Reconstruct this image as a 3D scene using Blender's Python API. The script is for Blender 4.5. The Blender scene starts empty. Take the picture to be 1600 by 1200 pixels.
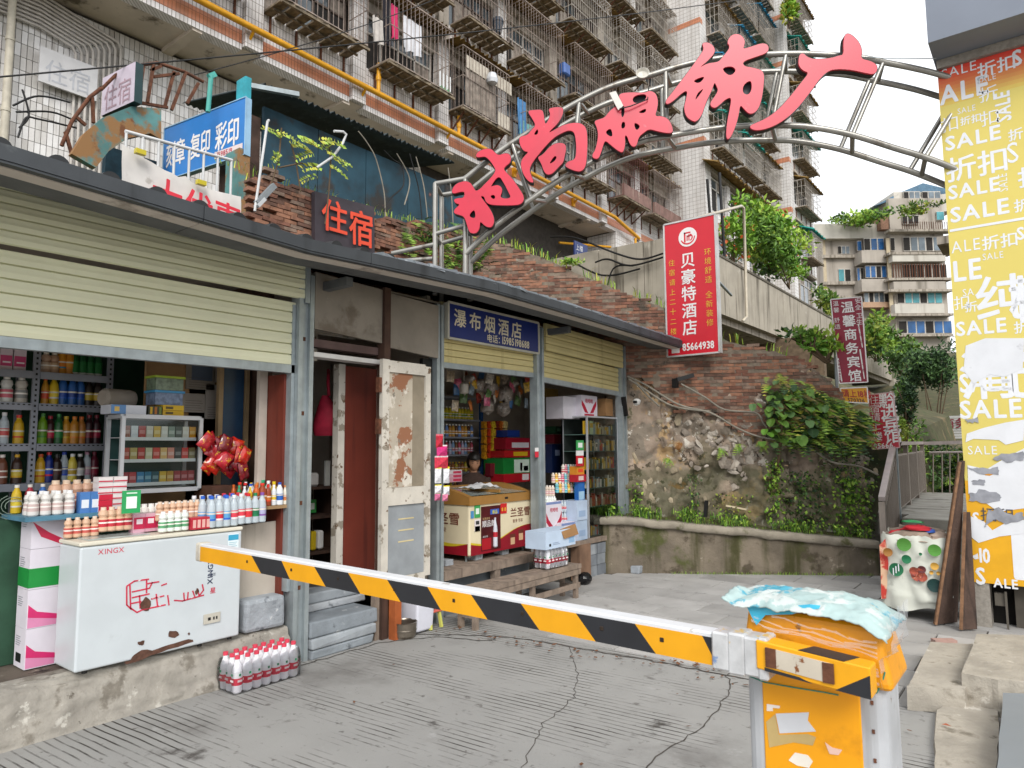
import bpy,math,random
import numpy as np
from mathutils import Vector as V,Matrix,noise as NZ
from mathutils.geometry import tessellate_polygon
random.seed(11)
R = random.random
def U(a,b): return a + (b - a) * R()
sc = bpy.context.scene
COL = sc.collection
# ------------------------------------------------------------ camera
FPX,YAW,PITCH,ROLL,EYE = 1080.0,math.radians(38),math.radians(5.3),math.radians(-0.4),1.5
_fw = V((-math.sin(YAW) * math.cos(PITCH),math.cos(YAW) * math.cos(PITCH),math.sin(PITCH)))
_r0 = V((math.cos(YAW),math.sin(YAW),0)); _u0 = _r0.cross(_fw)
_rt = math.cos(ROLL) * _r0 + math.sin(ROLL) * _u0
_up = -math.sin(ROLL) * _r0 + math.cos(ROLL) * _u0
cam = bpy.data.cameras.new('camera'); camo = bpy.data.objects.new('camera',cam); COL.objects.link(camo)
cam.sensor_width = 36; cam.lens = 36 * FPX / 1600; cam.clip_start = 0.05; cam.clip_end = 2000
camo.matrix_world = Matrix(((_rt.x,_up.x,-_fw.x,0),(_rt.y,_up.y,-_fw.y,0),(_rt.z,_up.z,-_fw.z,EYE),(0,0,0,1)))
sc.camera = camo
cam.dof.use_dof = True; cam.dof.focus_distance = 5.2; cam.dof.aperture_fstop = 9
# ------------------------------------------------------------ sky, sun, exposure
SUN_EL,SUN_AZ = math.radians(58),math.radians(205)
w = bpy.data.worlds.new('World'); sc.world = w; w.use_nodes = True
nt = w.node_tree; nt.nodes.clear()
_sky = nt.nodes.new('ShaderNodeTexSky'); _sky.sky_type = 'NISHITA'; _sky.sun_disc = False
_sky.sun_elevation = SUN_EL; _sky.sun_rotation = SUN_AZ
_mx = nt.nodes.new('ShaderNodeMix'); _mx.data_type = 'RGBA'; _mx.inputs[0].default_value = 0.9
_mx.inputs[7].default_value = (9.6,9.75,10.0,1)          # the even white cloud deck over the blue
_bg = nt.nodes.new('ShaderNodeBackground'); _bg.inputs[1].default_value = 0.1
_wo = nt.nodes.new('ShaderNodeOutputWorld')
nt.links.new(_sky.outputs[0],_mx.inputs[6]); nt.links.new(_mx.outputs[2],_bg.inputs[0]); nt.links.new(_bg.outputs[0],_wo.inputs[0])
sun = bpy.data.lights.new('sun','SUN'); sun.energy = 1.5; sun.angle = math.radians(25); sun.color = (1,.965,.91)
suno = bpy.data.objects.new('sun',sun); COL.objects.link(suno)
_sd = V((math.sin(SUN_AZ) * math.cos(SUN_EL),math.cos(SUN_AZ) * math.cos(SUN_EL),math.sin(SUN_EL)))
_sd = V((.56,-.52,.62)).normalized()
suno.rotation_euler = _sd.to_track_quat('Z','Y').to_euler()
_sky.sun_elevation = math.asin(_sd.z); _sky.sun_rotation = math.atan2(_sd.x,_sd.y)
sc.view_settings.view_transform = 'Standard'; sc.view_settings.look = 'None'
sc.view_settings.exposure = 0.72; sc.view_settings.gamma = 1; sc.view_settings.use_curve_mapping = False
sc.render.engine = 'CYCLES'
sc.cycles.max_bounces = 8; sc.cycles.diffuse_bounces = 4; sc.cycles.transparent_max_bounces = 12
sc.cycles.use_denoising = True
# ------------------------------------------------------------ measuring and building helpers
def ray(px,py): return _fw + (px - 800) / FPX * _rt + (600 - py) / FPX * _up
def P(px,py,x=None,y=None,z=None,d=None,pl=None):
 """where the line of sight through a point of the photograph meets a real plane of the street"""
 v = ray(px,py)
 if x is not None: t = x / v.x
 elif y is not None: t = y / v.y
 elif z is not None: t = (z - EYE) / v.z
 elif pl is not None:
  (a,b),(c,e) = pl; nx,ny = -(e - b),c - a
  t = (nx * a + ny * b) / (nx * v.x + ny * v.y)
 else: t = d
 return V((0,0,EYE)) + t * v
WM = {}
def wm(o): return WM.get(o.name,Matrix.Identity(4)) if o is not None else Matrix.Identity(4)
def tag(o,label=None,cat=None,group=None,kind=None):
 if label: o['label'] = label
 if cat: o['category'] = cat
 if group: o['group'] = group
 if kind: o['kind'] = kind
 return o
def thing(name,loc,label,cat,group=None,rz=0.0):
 o = bpy.data.objects.new(name,None); COL.objects.link(o); o.empty_display_size = .1
 o.location = loc; o.rotation_euler = (0,0,rz)
 WM[o.name] = Matrix.Translation(V(loc)) @ Matrix.Rotation(rz,4,'Z')
 return tag(o,label,cat,group)
def link(name,mesh,parent=None,loc=None,rz=0.0,rot=None,scale=None):
 o = bpy.data.objects.new(name,mesh); COL.objects.link(o)
 if loc is not None: o.location = loc
 if rot is not None: o.rotation_euler = rot
 elif rz: o.rotation_euler = (0,0,rz)
 if scale is not None: o.scale = scale
 if parent is not None: o.parent = parent
 return o
def kids(o): return KID.get(o.name,[])
KID = {}
def copy_tree(o,loc=None,rz=None,label=None,parent=None):
 c = o.copy(); COL.objects.link(c)
 if parent is not None: c.parent = parent
 if loc is not None: c.location = loc
 if rz is not None: c.rotation_euler = (0,0,rz)
 if label: c['label'] = label
 for ch in o.children: copy_tree(ch,parent=c)
 return c
class MB:
 def __init__(s): s.v = []; s.f = []; s.m = []; s.mats = []; s.sm = []
 def slot(s,m):
  if m not in s.mats: s.mats.append(m)
  return s.mats.index(m)
 def add(s,vs,fs,m,sm=False):
  b = len(s.v); k = s.slot(m)
  s.v += [tuple(p) for p in vs]
  for f in fs: s.f.append(tuple(b + i for i in f)); s.m.append(k); s.sm.append(sm)
  return s
 def bx(s,x0,x1,y0,y1,z0,z1,m):
  return s.hex([(x0,y0,z0),(x1,y0,z0),(x1,y1,z0),(x0,y1,z0),(x0,y0,z1),(x1,y0,z1),(x1,y1,z1),(x0,y1,z1)],m)
 def hex(s,p,m): return s.add(p,[(0,3,2,1),(4,5,6,7),(0,1,5,4),(1,2,6,5),(2,3,7,6),(3,0,4,7)],m)
 def box(s,c,sz,m,rz=0,mat=None):
  h = V(sz) * .5; T = mat if mat is not None else Matrix.Rotation(rz,3,'Z'); c = V(c)
  return s.hex([c + T @ V((a * h.x,b * h.y,d * h.z)) for d in (-1,1) for a,b in ((-1,-1),(1,-1),(1,1),(-1,1))],m)
 def bar(s,a,b,wd,th,m,up=(0,0,1)):
  a,b = V(a),V(b); d = (b - a).normalized(); up = V(up)
  if abs(d.dot(up)) > .98: up = V((1,0,0))
  x = d.cross(up).normalized(); y = x.cross(d)
  q = [(x * i * wd / 2 + y * j * th / 2) for i,j in ((-1,-1),(1,-1),(1,1),(-1,1))]
  return s.hex([a + k for k in q] + [b + k for k in q],m)
 def quad(s,a,b,c,d,m,sm=False): return s.add([a,b,c,d],[(0,1,2,3)],m,sm)
 def tube(s,pts,r,m,n=6,cap=True,sm=True):
  pts = [V(p) for p in pts]; vs = []; fs = []; k = len(pts); prev = None
  for i,p in enumerate(pts):
   d = ((pts[i] - pts[i - 1]) if i else (pts[1] - pts[0]))
   if 0 < i < k - 1: d = (pts[i + 1] - pts[i]).normalized() + d.normalized()
   if d.length < 1e-9: d = V((0,0,1))
   d.normalize()
   if prev is None:
    a = d.cross(V((0,0,1)) if abs(d.z) < .9 else V((1,0,0))).normalized()
   else:
    a = prev - d * prev.dot(d); a = a.normalized() if a.length > 1e-6 else d.orthogonal().normalized()
   prev = a; b = d.cross(a); rr = r[i] if isinstance(r,(list,tuple)) else r
   vs += [p + (a * math.cos(2 * math.pi * j / n) + b * math.sin(2 * math.pi * j / n)) * rr for j in range(n)]
  for i in range(k - 1):
   for j in range(n):
    j2 = (j + 1) % n; fs.append((i * n + j,i * n + j2,(i + 1) * n + j2,(i + 1) * n + j))
  s.add(vs,fs,m,sm)
  if cap and n > 2:
   s.add(vs[:n],[tuple(reversed(range(n)))],m); s.add(vs[-n:],[tuple(range(n))],m)
  return s
 def lathe(s,c,prof,m,n=10,sm=True,cap=True):
  """prof: (radius, height[, material]) - the material colours the band below that ring"""
  c = V(c); rings = [[(c.x + q[0] * math.cos(2 * math.pi * j / n),c.y + q[0] * math.sin(2 * math.pi * j / n),c.z + q[1]) for j in range(n)] for q in prof]
  for i in range(len(prof) - 1):
   mm = prof[i + 1][2] if len(prof[i + 1]) > 2 and prof[i + 1][2] else m
   s.add(rings[i] + rings[i + 1],[(j,(j + 1) % n,n + (j + 1) % n,n + j) for j in range(n)],mm,sm)
  if cap:
   s.add(rings[0],[tuple(reversed(range(n)))],prof[1][2] if len(prof[1]) > 2 and prof[1][2] else m)
   s.add(rings[-1],[tuple(range(n))],prof[-1][2] if len(prof[-1]) > 2 and prof[-1][2] else m)
  return s
 def poly(s,pts,dvec,m,holes=(),ms=None,back=True):
  """plate: flat outline (3-D points) with holes, thickened along dvec"""
  d = V(dvec); loops = [[V(p) for p in pts]] + [[V(p) for p in h] for h in holes]
  tris = tessellate_polygon(loops); flat = [p for l in loops for p in l]
  nrm = V((0,0,0))
  for t in tris: nrm += (flat[t[1]] - flat[t[0]]).cross(flat[t[2]] - flat[t[0]])
  tr = [tuple(t) for t in tris]
  # make every triangle face away from dvec
  o = []
  for t in tr:
   n_ = (flat[t[1]] - flat[t[0]]).cross(flat[t[2]] - flat[t[0]])
   o.append(t if n_.dot(d) < 0 else tuple(reversed(t)))
  s.add(flat,o,m)
  if back: s.add([p + d for p in flat],[tuple(reversed(t)) for t in o],ms or m)
  b = 0
  for l in loops:
   k = len(l); ring = l + [p + d for p in l]
   s.add(ring,[(i,(i + 1) % k,k + (i + 1) % k,k + i) for i in range(k)],ms or m)
  return s
 def mesh(s,name):
  me = bpy.data.meshes.new(name); me.from_pydata(s.v,[],s.f)
  for m in s.mats: me.materials.append(m)
  me.polygons.foreach_set('material_index',s.m); me.polygons.foreach_set('use_smooth',s.sm); me.update()
  return me
 def build(s,name,parent=None,bevel=0,seg=1,sub=0):
  if parent is not None:
   T = wm(parent).inverted(); s.v = [tuple(T @ V(p)) for p in s.v]
  o = link(name,s.mesh(name),parent)
  if parent is not None: WM[o.name] = wm(parent)
  if bevel:
   b = o.modifiers.new('bevel','BEVEL'); b.width = bevel; b.segments = seg; b.limit_method = 'ANGLE'
  if sub:
   b = o.modifiers.new('sub','SUBSURF'); b.levels = b.render_levels = sub
  return o
# ------------------------------------------------------------ materials
def lin(c):
 if isinstance(c,str):
  c = c.lstrip('#'); c = [int(c[i:i + 2],16) / 255 for i in (0,2,4)]
  c = [x / 12.92 if x <= .04045 else ((x + .055) / 1.055) ** 2.4 for x in c]
 return tuple(c[:3]) + (1.0,)
MATS = {}
def M(name,col='#808080',rough=.65,metal=0,var=.12,scale=6,bump=0,bscale=40,spots=(),streak=None,emis=0,spec=.4,trans=0,ior=1.45,alpha=1.0,two=None):
 if name in MATS: return MATS[name]
 m = bpy.data.materials.new(name); MATS[name] = m; m.use_nodes = True
 t = m.node_tree; N,L = t.nodes,t.links; b = N['Principled BSDF']
 b.inputs['Roughness'].default_value = rough; b.inputs['Metallic'].default_value = metal
 b.inputs['Specular IOR Level'].default_value = spec
 c = lin(col); b.inputs['Base Color'].default_value = c
 if trans: b.inputs['Transmission Weight'].default_value = trans; b.inputs['IOR'].default_value = ior
 if alpha < 1: b.inputs['Alpha'].default_value = alpha
 g = N.new('ShaderNodeNewGeometry')
 def noise(sc_,vec=None,det=4,dist=0,ro=.55):
  n = N.new('ShaderNodeTexNoise'); n.inputs['Scale'].default_value = sc_; n.inputs['Detail'].default_value = det
  n.inputs['Distortion'].default_value = dist; n.inputs['Roughness'].default_value = ro
  L.new(vec or g.outputs['Position'],n.inputs['Vector']); return n.outputs['Fac']
 def ramp(f,a,bb):
  n = N.new('ShaderNodeMapRange'); n.interpolation_type = 'SMOOTHSTEP'
  n.inputs['From Min'].default_value = a; n.inputs['From Max'].default_value = bb; L.new(f,n.inputs['Value']); return n.outputs['Result']
 def mix(f,A,B):
  n = N.new('ShaderNodeMix'); n.data_type = 'RGBA'
  L.new(f,n.inputs[0])
  for k,q in ((6,A),(7,B)):
   if isinstance(q,tuple): n.inputs[k].default_value = q
   else: L.new(q,n.inputs[k])
  return n.outputs[2]
 cur = None
 if var:
  f = ramp(noise(scale,det=5),.3,.7)
  c2 = lin(two) if two else tuple(min(1,x * (1 + var)) for x in c[:3]) + (1,)
  cur = mix(f,tuple(x * (1 - var) for x in c[:3]) + (1,) if not two else c,c2)
 for sp in spots:      # (colour, threshold, scale, softness)
  f = ramp(noise(sp[2],det=7,ro=.62),sp[1],sp[1] + sp[3]); cur = mix(f,cur or c,lin(sp[0]))
 if streak:            # (colour, threshold, scale, softness): runs of dirt down the surface
  mp = N.new('ShaderNodeMapping'); L.new(g.outputs['Position'],mp.inputs['Vector'])
  mp.inputs['Scale'].default_value = (streak[2],streak[2],streak[2] * .07)
  f = ramp(noise(1.0,mp.outputs[0],det=6),streak[1],streak[1] + streak[3]); cur = mix(f,cur or c,lin(streak[0]))
 if cur is not None: L.new(cur,b.inputs['Base Color'])
 if bump:
  n = N.new('ShaderNodeBump'); n.inputs['Strength'].default_value = bump; n.inputs['Distance'].default_value = .02
  L.new(noise(bscale,det=6,ro=.65),n.inputs['Height']); L.new(n.outputs[0],b.inputs['Normal'])
 if emis: b.inputs['Emission Color'].default_value = c; b.inputs['Emission Strength'].default_value = emis
 return m
def glass(name,tint='#ffffff',alpha=.18,rough=.05):
 """thin sheet: mostly clear with a reflection, built from transparent + glossy"""
 if name in MATS: return MATS[name]
 m = bpy.data.materials.new(name); MATS[name] = m; m.use_nodes = True
 t = m.node_tree; N,L = t.nodes,t.links; N.clear()
 tr = N.new('ShaderNodeBsdfTransparent'); tr.inputs[0].default_value = lin(tint)
 gl = N.new('ShaderNodeBsdfGlossy'); gl.inputs['Roughness'].default_value = rough; gl.inputs[0].default_value = (.9,.95,.95,1)
 fr = N.new('ShaderNodeFresnel'); fr.inputs[0].default_value = 1.5
 ad = N.new('ShaderNodeMath'); ad.operation = 'ADD'; ad.inputs[1].default_value = alpha * .35; L.new(fr.outputs[0],ad.inputs[0])
 mx = N.new('ShaderNodeMixShader'); L.new(ad.outputs[0],mx.inputs[0]); L.new(tr.outputs[0],mx.inputs[1]); L.new(gl.outputs[0],mx.inputs[2])
 o = N.new('ShaderNodeOutputMaterial'); L.new(mx.outputs[0],o.inputs[0]); return m
def plain(hexcol,rough=.5,var=.06): return M('paint ' + hexcol,hexcol,rough=rough,var=var)
def tilemat(name,col,grout,bw,bh,mort=.006,dirt=None,spots=()):
 if name in MATS: return MATS[name]
 m = M(name,col,rough=.35,var=0); t = m.node_tree; N,L = t.nodes,t.links; b = N['Principled BSDF']
 g = N.new('ShaderNodeNewGeometry'); sp = N.new('ShaderNodeSeparateXYZ'); L.new(g.outputs['Position'],sp.inputs[0])
 ad = N.new('ShaderNodeMath'); L.new(sp.outputs[0],ad.inputs[0]); L.new(sp.outputs[1],ad.inputs[1])
 cb = N.new('ShaderNodeCombineXYZ'); L.new(ad.outputs[0],cb.inputs[0]); L.new(sp.outputs[2],cb.inputs[1])
 br = N.new('ShaderNodeTexBrick'); br.offset = 0; L.new(cb.outputs[0],br.inputs['Vector'])
 c = lin(col)
 br.inputs['Color1'].default_value = c; br.inputs['Color2'].default_value = tuple(x * .88 for x in c[:3]) + (1,)
 br.inputs['Mortar'].default_value = lin(grout); br.inputs['Scale'].default_value = 1
 br.inputs['Brick Width'].default_value = bw; br.inputs['Row Height'].default_value = bh; br.inputs['Mortar Size'].default_value = mort
 br.inputs['Mortar Smooth'].default_value = .1
 mp = N.new('ShaderNodeMapping'); mp.inputs['Scale'].default_value = (1.6,1.6,.12); L.new(g.outputs['Position'],mp.inputs['Vector'])
 nz = N.new('ShaderNodeTexNoise'); nz.inputs['Scale'].default_value = 1.5; nz.inputs['Detail'].default_value = 7; L.new(mp.outputs[0],nz.inputs['Vector'])
 mr = N.new('ShaderNodeMapRange'); mr.interpolation_type = 'SMOOTHSTEP'; mr.inputs['From Min'].default_value = .46; mr.inputs['From Max'].default_value = .78; mr.inputs['To Max'].default_value = .6
 L.new(nz.outputs['Fac'],mr.inputs['Value'])
 mx = N.new('ShaderNodeMix'); mx.data_type = 'RGBA'; L.new(mr.outputs[0],mx.inputs[0]); L.new(br.outputs['Color'],mx.inputs[6]); mx.inputs[7].default_value = lin(dirt or '#5c544a')
 L.new(mx.outputs[2],b.inputs['Base Color'])
 bp = N.new('ShaderNodeBump'); bp.inputs['Strength'].default_value = .5; bp.inputs['Distance'].default_value = .01; bp.invert = True
 L.new(br.outputs['Fac'],bp.inputs['Height']); L.new(bp.outputs[0],b.inputs['Normal'])
 return m
# ------------------------------------------------------------ lettering (glyphs of the built-in font, laid out flat on the signs)
GL = {}
def prepare_glyphs(chars):
 todo = []
 for wt in (0.0,):
  for ch in sorted(set(chars)):
   if ch.isspace(): continue
   c = bpy.data.curves.new('g','FONT'); c.body = ch; c.size = 1; c.offset = wt; c.resolution_u = 2
   o = bpy.data.objects.new('g',c); COL.objects.link(o); todo.append((ch,wt,o,c))
 dg = bpy.context.evaluated_depsgraph_get()
 for ch,wt,o,c in todo:
  me = bpy.data.meshes.new_from_object(o.evaluated_get(dg))
  vs = [(q.co.x,q.co.y) for q in me.vertices]; fs = [tuple(p.vertices) for p in me.polygons]
  hi = max((x for x,_ in vs),default=.3)
  GL[ch,wt] = (vs,fs,1.0 if ord(ch) > 0x2e00 else hi + .09); bpy.data.meshes.remove(me)
 for ch,wt,o,c in todo: bpy.data.objects.remove(o); bpy.data.curves.remove(c)
def text_mb(mb,body,o,ux,uz,size,mat,wt=.03,sx=1.0,gap=0.0,vertical=False):
 o,ux,uz = V(o),V(ux).normalized(),V(uz).normalized(); cx = cy = 0.0
 for ch in body:
  if ch == ' ':
   if vertical: cy -= .5 * size
   else: cx += .35 * size
   continue
  vs,fs,adv = GL[ch,0.0]; nrm = ux.cross(uz); e = size * (.015 if ord(ch) > 0x2e00 else .024)
  for k,(ex,ey) in enumerate(((0,0),(e,0),(-e,0),(0,e),(0,-e),(e * .7,e * .7),(-e * .7,-e * .7),(e * .7,-e * .7),(-e * .7,e * .7)) if wt else ((0,0),)):
   vv = [o + ux * (cx + x * size * sx + ex) + uz * (cy + y * size + ey) - nrm * .00012 * k for x,y in vs]; out = []
   for f in fs:
    n_ = (vv[f[1]] - vv[f[0]]).cross(vv[f[2]] - vv[f[0]]); out.append(f if n_.dot(nrm) >= 0 else tuple(reversed(f)))
   mb.add(vv,out,mat)
  if vertical: cy -= (1.0 + gap) * size
  else: cx += (adv * sx + gap) * size
 return cx
def text_w(body,size,wt=.03,sx=1.0,gap=0.0):
 return sum(.35 * size if c == ' ' else (GL[c,0.0][2] * sx + gap) * size for c in body)
prepare_glyphs('时尚服饰广住宿请上二十二楼贝豪特酒店环境舒适全新装修瀑布烟电话：0123456789刻章复印彩温馨商务宾馆安全卫生舒适黔进安SALE折扣纯棉元起XINGX星兰圣雪香滑尽享受顺品郎哇哈农夫山泉英雄纯净水牛奶方便面价格表营业执照税务登记证正品清仓空调彩电热水入住钟点房招租旺铺出售折 大优惠 B 8 新鲜美味 元')
def smooth2(pts,it=1):
 for _ in range(it):
  o = []
  for i in range(len(pts)):
   a,b = pts[i],pts[(i + 1) % len(pts)]
   o += [(a[0] * .75 + b[0] * .25,a[1] * .75 + b[1] * .25),(a[0] * .25 + b[0] * .75,a[1] * .25 + b[1] * .75)]
  pts = o
 return pts
def fbm(x,y,z=0,o=4): return NZ.fractal(V((x,y,z)),.9,2.1,o)
# shared materials
STEEL = M('galvanised steel','#9aa3a6',rough=.42,metal=.35,var=.12,scale=9,spots=(('#6b5a4c',.72,7,.06),),streak=('#7d8584',.5,9,.3))
DARKST = M('painted dark steel','#3a302c',rough=.6,var=.2)
WHITEP = M('white plastic','#e9ecee',rough=.4,var=.04)
BLACK = M('black plastic','#161616',rough=.5,var=.1)
RUST = M('rusty iron','#5e3a28',rough=.85,var=.35,scale=20,bump=.3)
CONC = M('weathered concrete','#a29d93',rough=.9,var=.14,scale=3,bump=.25,bscale=25,spots=(('#6f6a60',.56,2.2,.2),),streak=('#5f5a50',.58,3,.25))
WOODG = M('grey weathered timber','#86776a',rough=.85,var=.22,scale=9,bump=.25,streak=('#5a4e44',.55,14,.2))
# ============================================================ ground, road, pavement, kerb
def road_mat():
 m = M('grooved concrete road','#93928f',rough=.85,var=.07,scale=1.3,spots=(('#757370',.52,1.1,.2),('#4d4946',.63,2.4,.1),('#6a6764',.6,14,.1),('#9d9c9a',.62,5,.12)),bump=.12,bscale=60)
 t = m.node_tree; N,L = t.nodes,t.links; b = N['Principled BSDF']
 old = b.inputs['Base Color'].links[0].from_socket
 g = N.new('ShaderNodeNewGeometry')
 mp = N.new('ShaderNodeMapping'); mp.inputs['Rotation'].default_value = (0,0,math.radians(-4)); L.new(g.outputs['Position'],mp.inputs[0])
 wv = N.new('ShaderNodeTexWave'); wv.wave_type = 'BANDS'; wv.bands_direction = 'Y'; wv.inputs['Scale'].default_value = 6.6
 wv.inputs['Distortion'].default_value = 1.1; wv.inputs['Detail'].default_value = 3; wv.inputs['Detail Scale'].default_value = .5; L.new(mp.outputs[0],wv.inputs[0])
 mr = N.new('ShaderNodeMapRange'); mr.interpolation_type = 'SMOOTHSTEP'; mr.inputs['From Min'].default_value = .84; mr.inputs['From Max'].default_value = .97; L.new(wv.outputs['Fac'],mr.inputs['Value'])
 ms = N.new('ShaderNodeMapping'); ms.inputs['Scale'].default_value = (.85,1.5,1); L.new(g.outputs['Position'],ms.inputs[0])
 nz = N.new('ShaderNodeTexNoise'); nz.inputs['Scale'].default_value = 1.25; nz.inputs['Detail'].default_value = 8; nz.inputs['Roughness'].default_value = .66; L.new(ms.outputs[0],nz.inputs[0])
 m2 = N.new('ShaderNodeMapRange'); m2.inputs['From Min'].default_value = .47; m2.inputs['From Max'].default_value = .60; L.new(nz.outputs['Fac'],m2.inputs['Value'])
 ml = N.new('ShaderNodeMath'); ml.operation = 'MULTIPLY'; L.new(mr.outputs[0],ml.inputs[0]); L.new(m2.outputs[0],ml.inputs[1])
 mx = N.new('ShaderNodeMix'); mx.data_type = 'RGBA'; L.new(ml.outputs[0],mx.inputs[0]); L.new(old,mx.inputs[6]); mx.inputs[7].default_value = lin('#3a3632')
 L.new(mx.outputs[2],b.inputs['Base Color'])
 bp = N.new('ShaderNodeBump'); bp.invert = True; bp.inputs['Strength'].default_value = .7; bp.inputs['Distance'].default_value = .006; L.new(ml.outputs[0],bp.inputs['Height'])
 pn = b.inputs['Normal'].links[0].from_socket; L.new(pn,bp.inputs['Normal']); L.new(bp.outputs[0],b.inputs['Normal'])
 return m
ROAD = road_mat()
mb = MB(); mb.quad((-400,-60,-.06),(400,-60,-.06),(400,600,-.06),(-400,600,-.06),M('bare earth','#6b6357',rough=.95,bump=.3,bscale=4))
tag(mb.build('ground'),kind='structure')
mb = MB(); mb.quad((-4.6,-8,0),(7,-8,0),(7,4.63,0),(-4.6,4.63,0),ROAD)
road = tag(mb.build('road'),kind='structure')
def crackline(pts,wd,seed):
 random.seed(seed); mb = MB(); cm = M('dirt in cracks','#4b4641',rough=.95,var=.2); q = []
 for a,b in zip(pts[:-1],pts[1:]):
  a,b = V(a),V(b); n = max(3,int((b - a).length / .05))
  for i in range(n): q.append(a.lerp(b,i / n) + V((U(-.014,.014),U(-.014,.014),0)))
 for i in range(len(q) - 1):
  d = (q[i + 1] - q[i]); d.normalize(); s_ = V((-d.y,d.x,0)) * wd
  w0,w1 = .35 + .65 * abs(math.sin(i * 1.7 + seed)),.35 + .65 * abs(math.sin((i + 1) * 1.7 + seed))
  mb.quad(q[i] - s_ * w0,q[i + 1] - s_ * w1,q[i + 1] + s_ * w1,q[i] + s_ * w0,cm)
 return mb.build('crack',road)
def G(px,py,z=.003): return tuple(P(px,py,z=z))
crackline([G(890,1012),G(905,1060),G(895,1090),G(850,1130),G(820,1190),G(790,1260)],.0028,1)
crackline([G(1136,1052),G(1141,1075),G(1122,1110),G(1090,1140),G(1050,1165),G(1015,1190),G(980,1240)],.0045,2)
crackline([G(1141,1070),G(1160,1062)],.004,3)
crackline([(-4.2,4.05,.003),(-3.6,4.42,.003),(-3.2,4.5,.003),(-2.4,4.55,.003),(-.9,4.62,.003)],.012,4)
crackline([(-4.24,3.0,.003),(-4.22,3.72,.003),(-4.0,4.1,.003),(-3.5,4.3,.003)],.008,5)
mb = MB(); lm = M('dry leaf litter','#6d4a33',rough=.9,var=.4,scale=60)
random.seed(3)
for i in range(150):
 if i < 100: x = U(-4.1,-1.2); y = 4.3 + .1 * (x + 4.1) + random.gauss(0,.09)
 else: x = U(-4.1,1); y = U(2,8)
 s_ = U(.008,.03); a = U(0,6.3); c = V((x,y,.012 + U(0,.01)))
 e1 = V((math.cos(a),math.sin(a),U(-.2,.2))) * s_; e2 = V((-math.sin(a),math.cos(a),U(-.2,.2))) * s_ * .55
 mb.add([c - e1,c + e2,c + e1,c - e2],[(0,1,2,3)],lm)
tag(mb.build('leaf_litter'),kind='stuff')
# pavement of separate slabs beyond the road joint
PM = [M('paving stone %d' % i,c,rough=.8,var=.1,scale=3,bump=.2,bscale=50,spots=(('#7c7976',.58,4,.15),('#5d5955',.68,9,.06))) for i,c in enumerate(('#a19f9c','#a9a7a4','#979592'))]
mb = MB(); mb.quad((-5.8,4.634,-.012),(7,4.634,-.012),(7,10.6,-.012),(-5.8,10.6,-.012),M('dark joint sand','#4a4640',rough=.95))
pave = tag(mb.build('pavement'),kind='structure')
pl_w,pl_l = .38,.62
pm_ = {}
for i,m in enumerate(PM):
 q = MB(); h = .012
 q.hex([(-pl_l / 2 + .005,-pl_w / 2 + .005,0),(pl_l / 2 - .005,-pl_w / 2 + .005,0),(pl_l / 2 - .005,pl_w / 2 - .005,0),(-pl_l / 2 + .005,pl_w / 2 - .005,0),
           (-pl_l / 2 + .008,-pl_w / 2 + .008,h),(pl_l / 2 - .008,-pl_w / 2 + .008,h),(pl_l / 2 - .008,pl_w / 2 - .008,h),(-pl_l / 2 + .008,pl_w / 2 - .008,h)],m)
 pm_[i] = q.mesh('paving_slab')
random.seed(5); k = 0
for j in range(15):
 for i in range(-10,12):
  x = i * pl_l + (j % 2) * pl_l / 2 + .1; y = 4.84 + j * pl_w
  if x < -4.5 or x > 2.2 or y > 7.5 + .62 * (x + 4.2) + .3: continue
  link('paving_slab',pm_[random.randrange(3)],pave,(x,y,-.012 + U(-.0015,.0025)),rot=(U(-.003,.003),U(-.003,.003),0))
# drain trench line of dark wet patches near the low wall is left to the stone's own stains
# raised shop floor with its rough cement kerb
KM = M('rough cement kerb','#9a958c',rough=.95,var=.16,scale=5,bump=.6,bscale=22,spots=(('#7b756b',.54,5,.1),('#b9b5ac',.6,7,.06),('#5c564d',.64,6,.06),('#4a443c',.68,15,.03)))
mb = MB(); vs = []; nI = 300; prof = [(-4.55,.262),(-4.42,.27),(-4.36,.262),(-4.325,.23),(-4.30,.16),(-4.275,.08),(-4.25,.02),(-4.235,-.01)]
prof = [V((*a,0)).lerp(V((*b,0)),k / 4)[:2] for a,b in zip(prof[:-1],prof[1:]) for k in range(4)] + [prof[-1]]
for i in range(nI + 1):
 y = -2 + i * (4.96 / nI)
 for j,(x,z) in enumerate(prof):
  k = .02 if 2 < j < 25 else .004
  f = fbm(y * 3,j * .14) + .6 * fbm(y * 9,j * .4,4) + .35 * abs(fbm(y * 22,j * .9,6))
  lo = max(0,(1.2 - y)) * .10       # the platform's lip wears down towards the camera
  vs.append((x + f * k + (.12 if y < 1.2 and j > 8 else 0) * min(1,max(0,(1.2 - y))),y,z * (1 - lo) + .6 * k * f))
nP = len(prof)
mb.add(vs,[(i * nP + j,i * nP + j + 1,(i + 1) * nP + j + 1,(i + 1) * nP + j) for i in range(nI) for j in range(nP - 1)],KM,True)
mb.quad((-4.55,2.96,.26),(-4.24,2.96,.0),(-4.55,2.96,-.01),(-4.6,2.96,0),KM)
tag(mb.build('kerb'),kind='structure')
mb = MB(); DIRT = M('trodden dirty floor','#5a5148',rough=.95,var=.25,scale=6,bump=.3,spots=(('#8d8578',.58,9,.08),('#2e2924',.6,5,.1)))
mb.quad((-6.0,-2,.256),(-4.5,-2,.256),(-4.5,3.0,.256),(-6.0,3.0,.256),DIRT)
mb.quad((-6.0,3.0,.40),(-4.62,3.0,.40),(-4.62,4.5,.40),(-6.0,4.5,.40),DIRT)
mb.quad((-5.8,4.5,.33),(-4.5,4.5,.33),(-4.5,7.0,.33),(-5.8,7.0,.33),DIRT)
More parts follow.
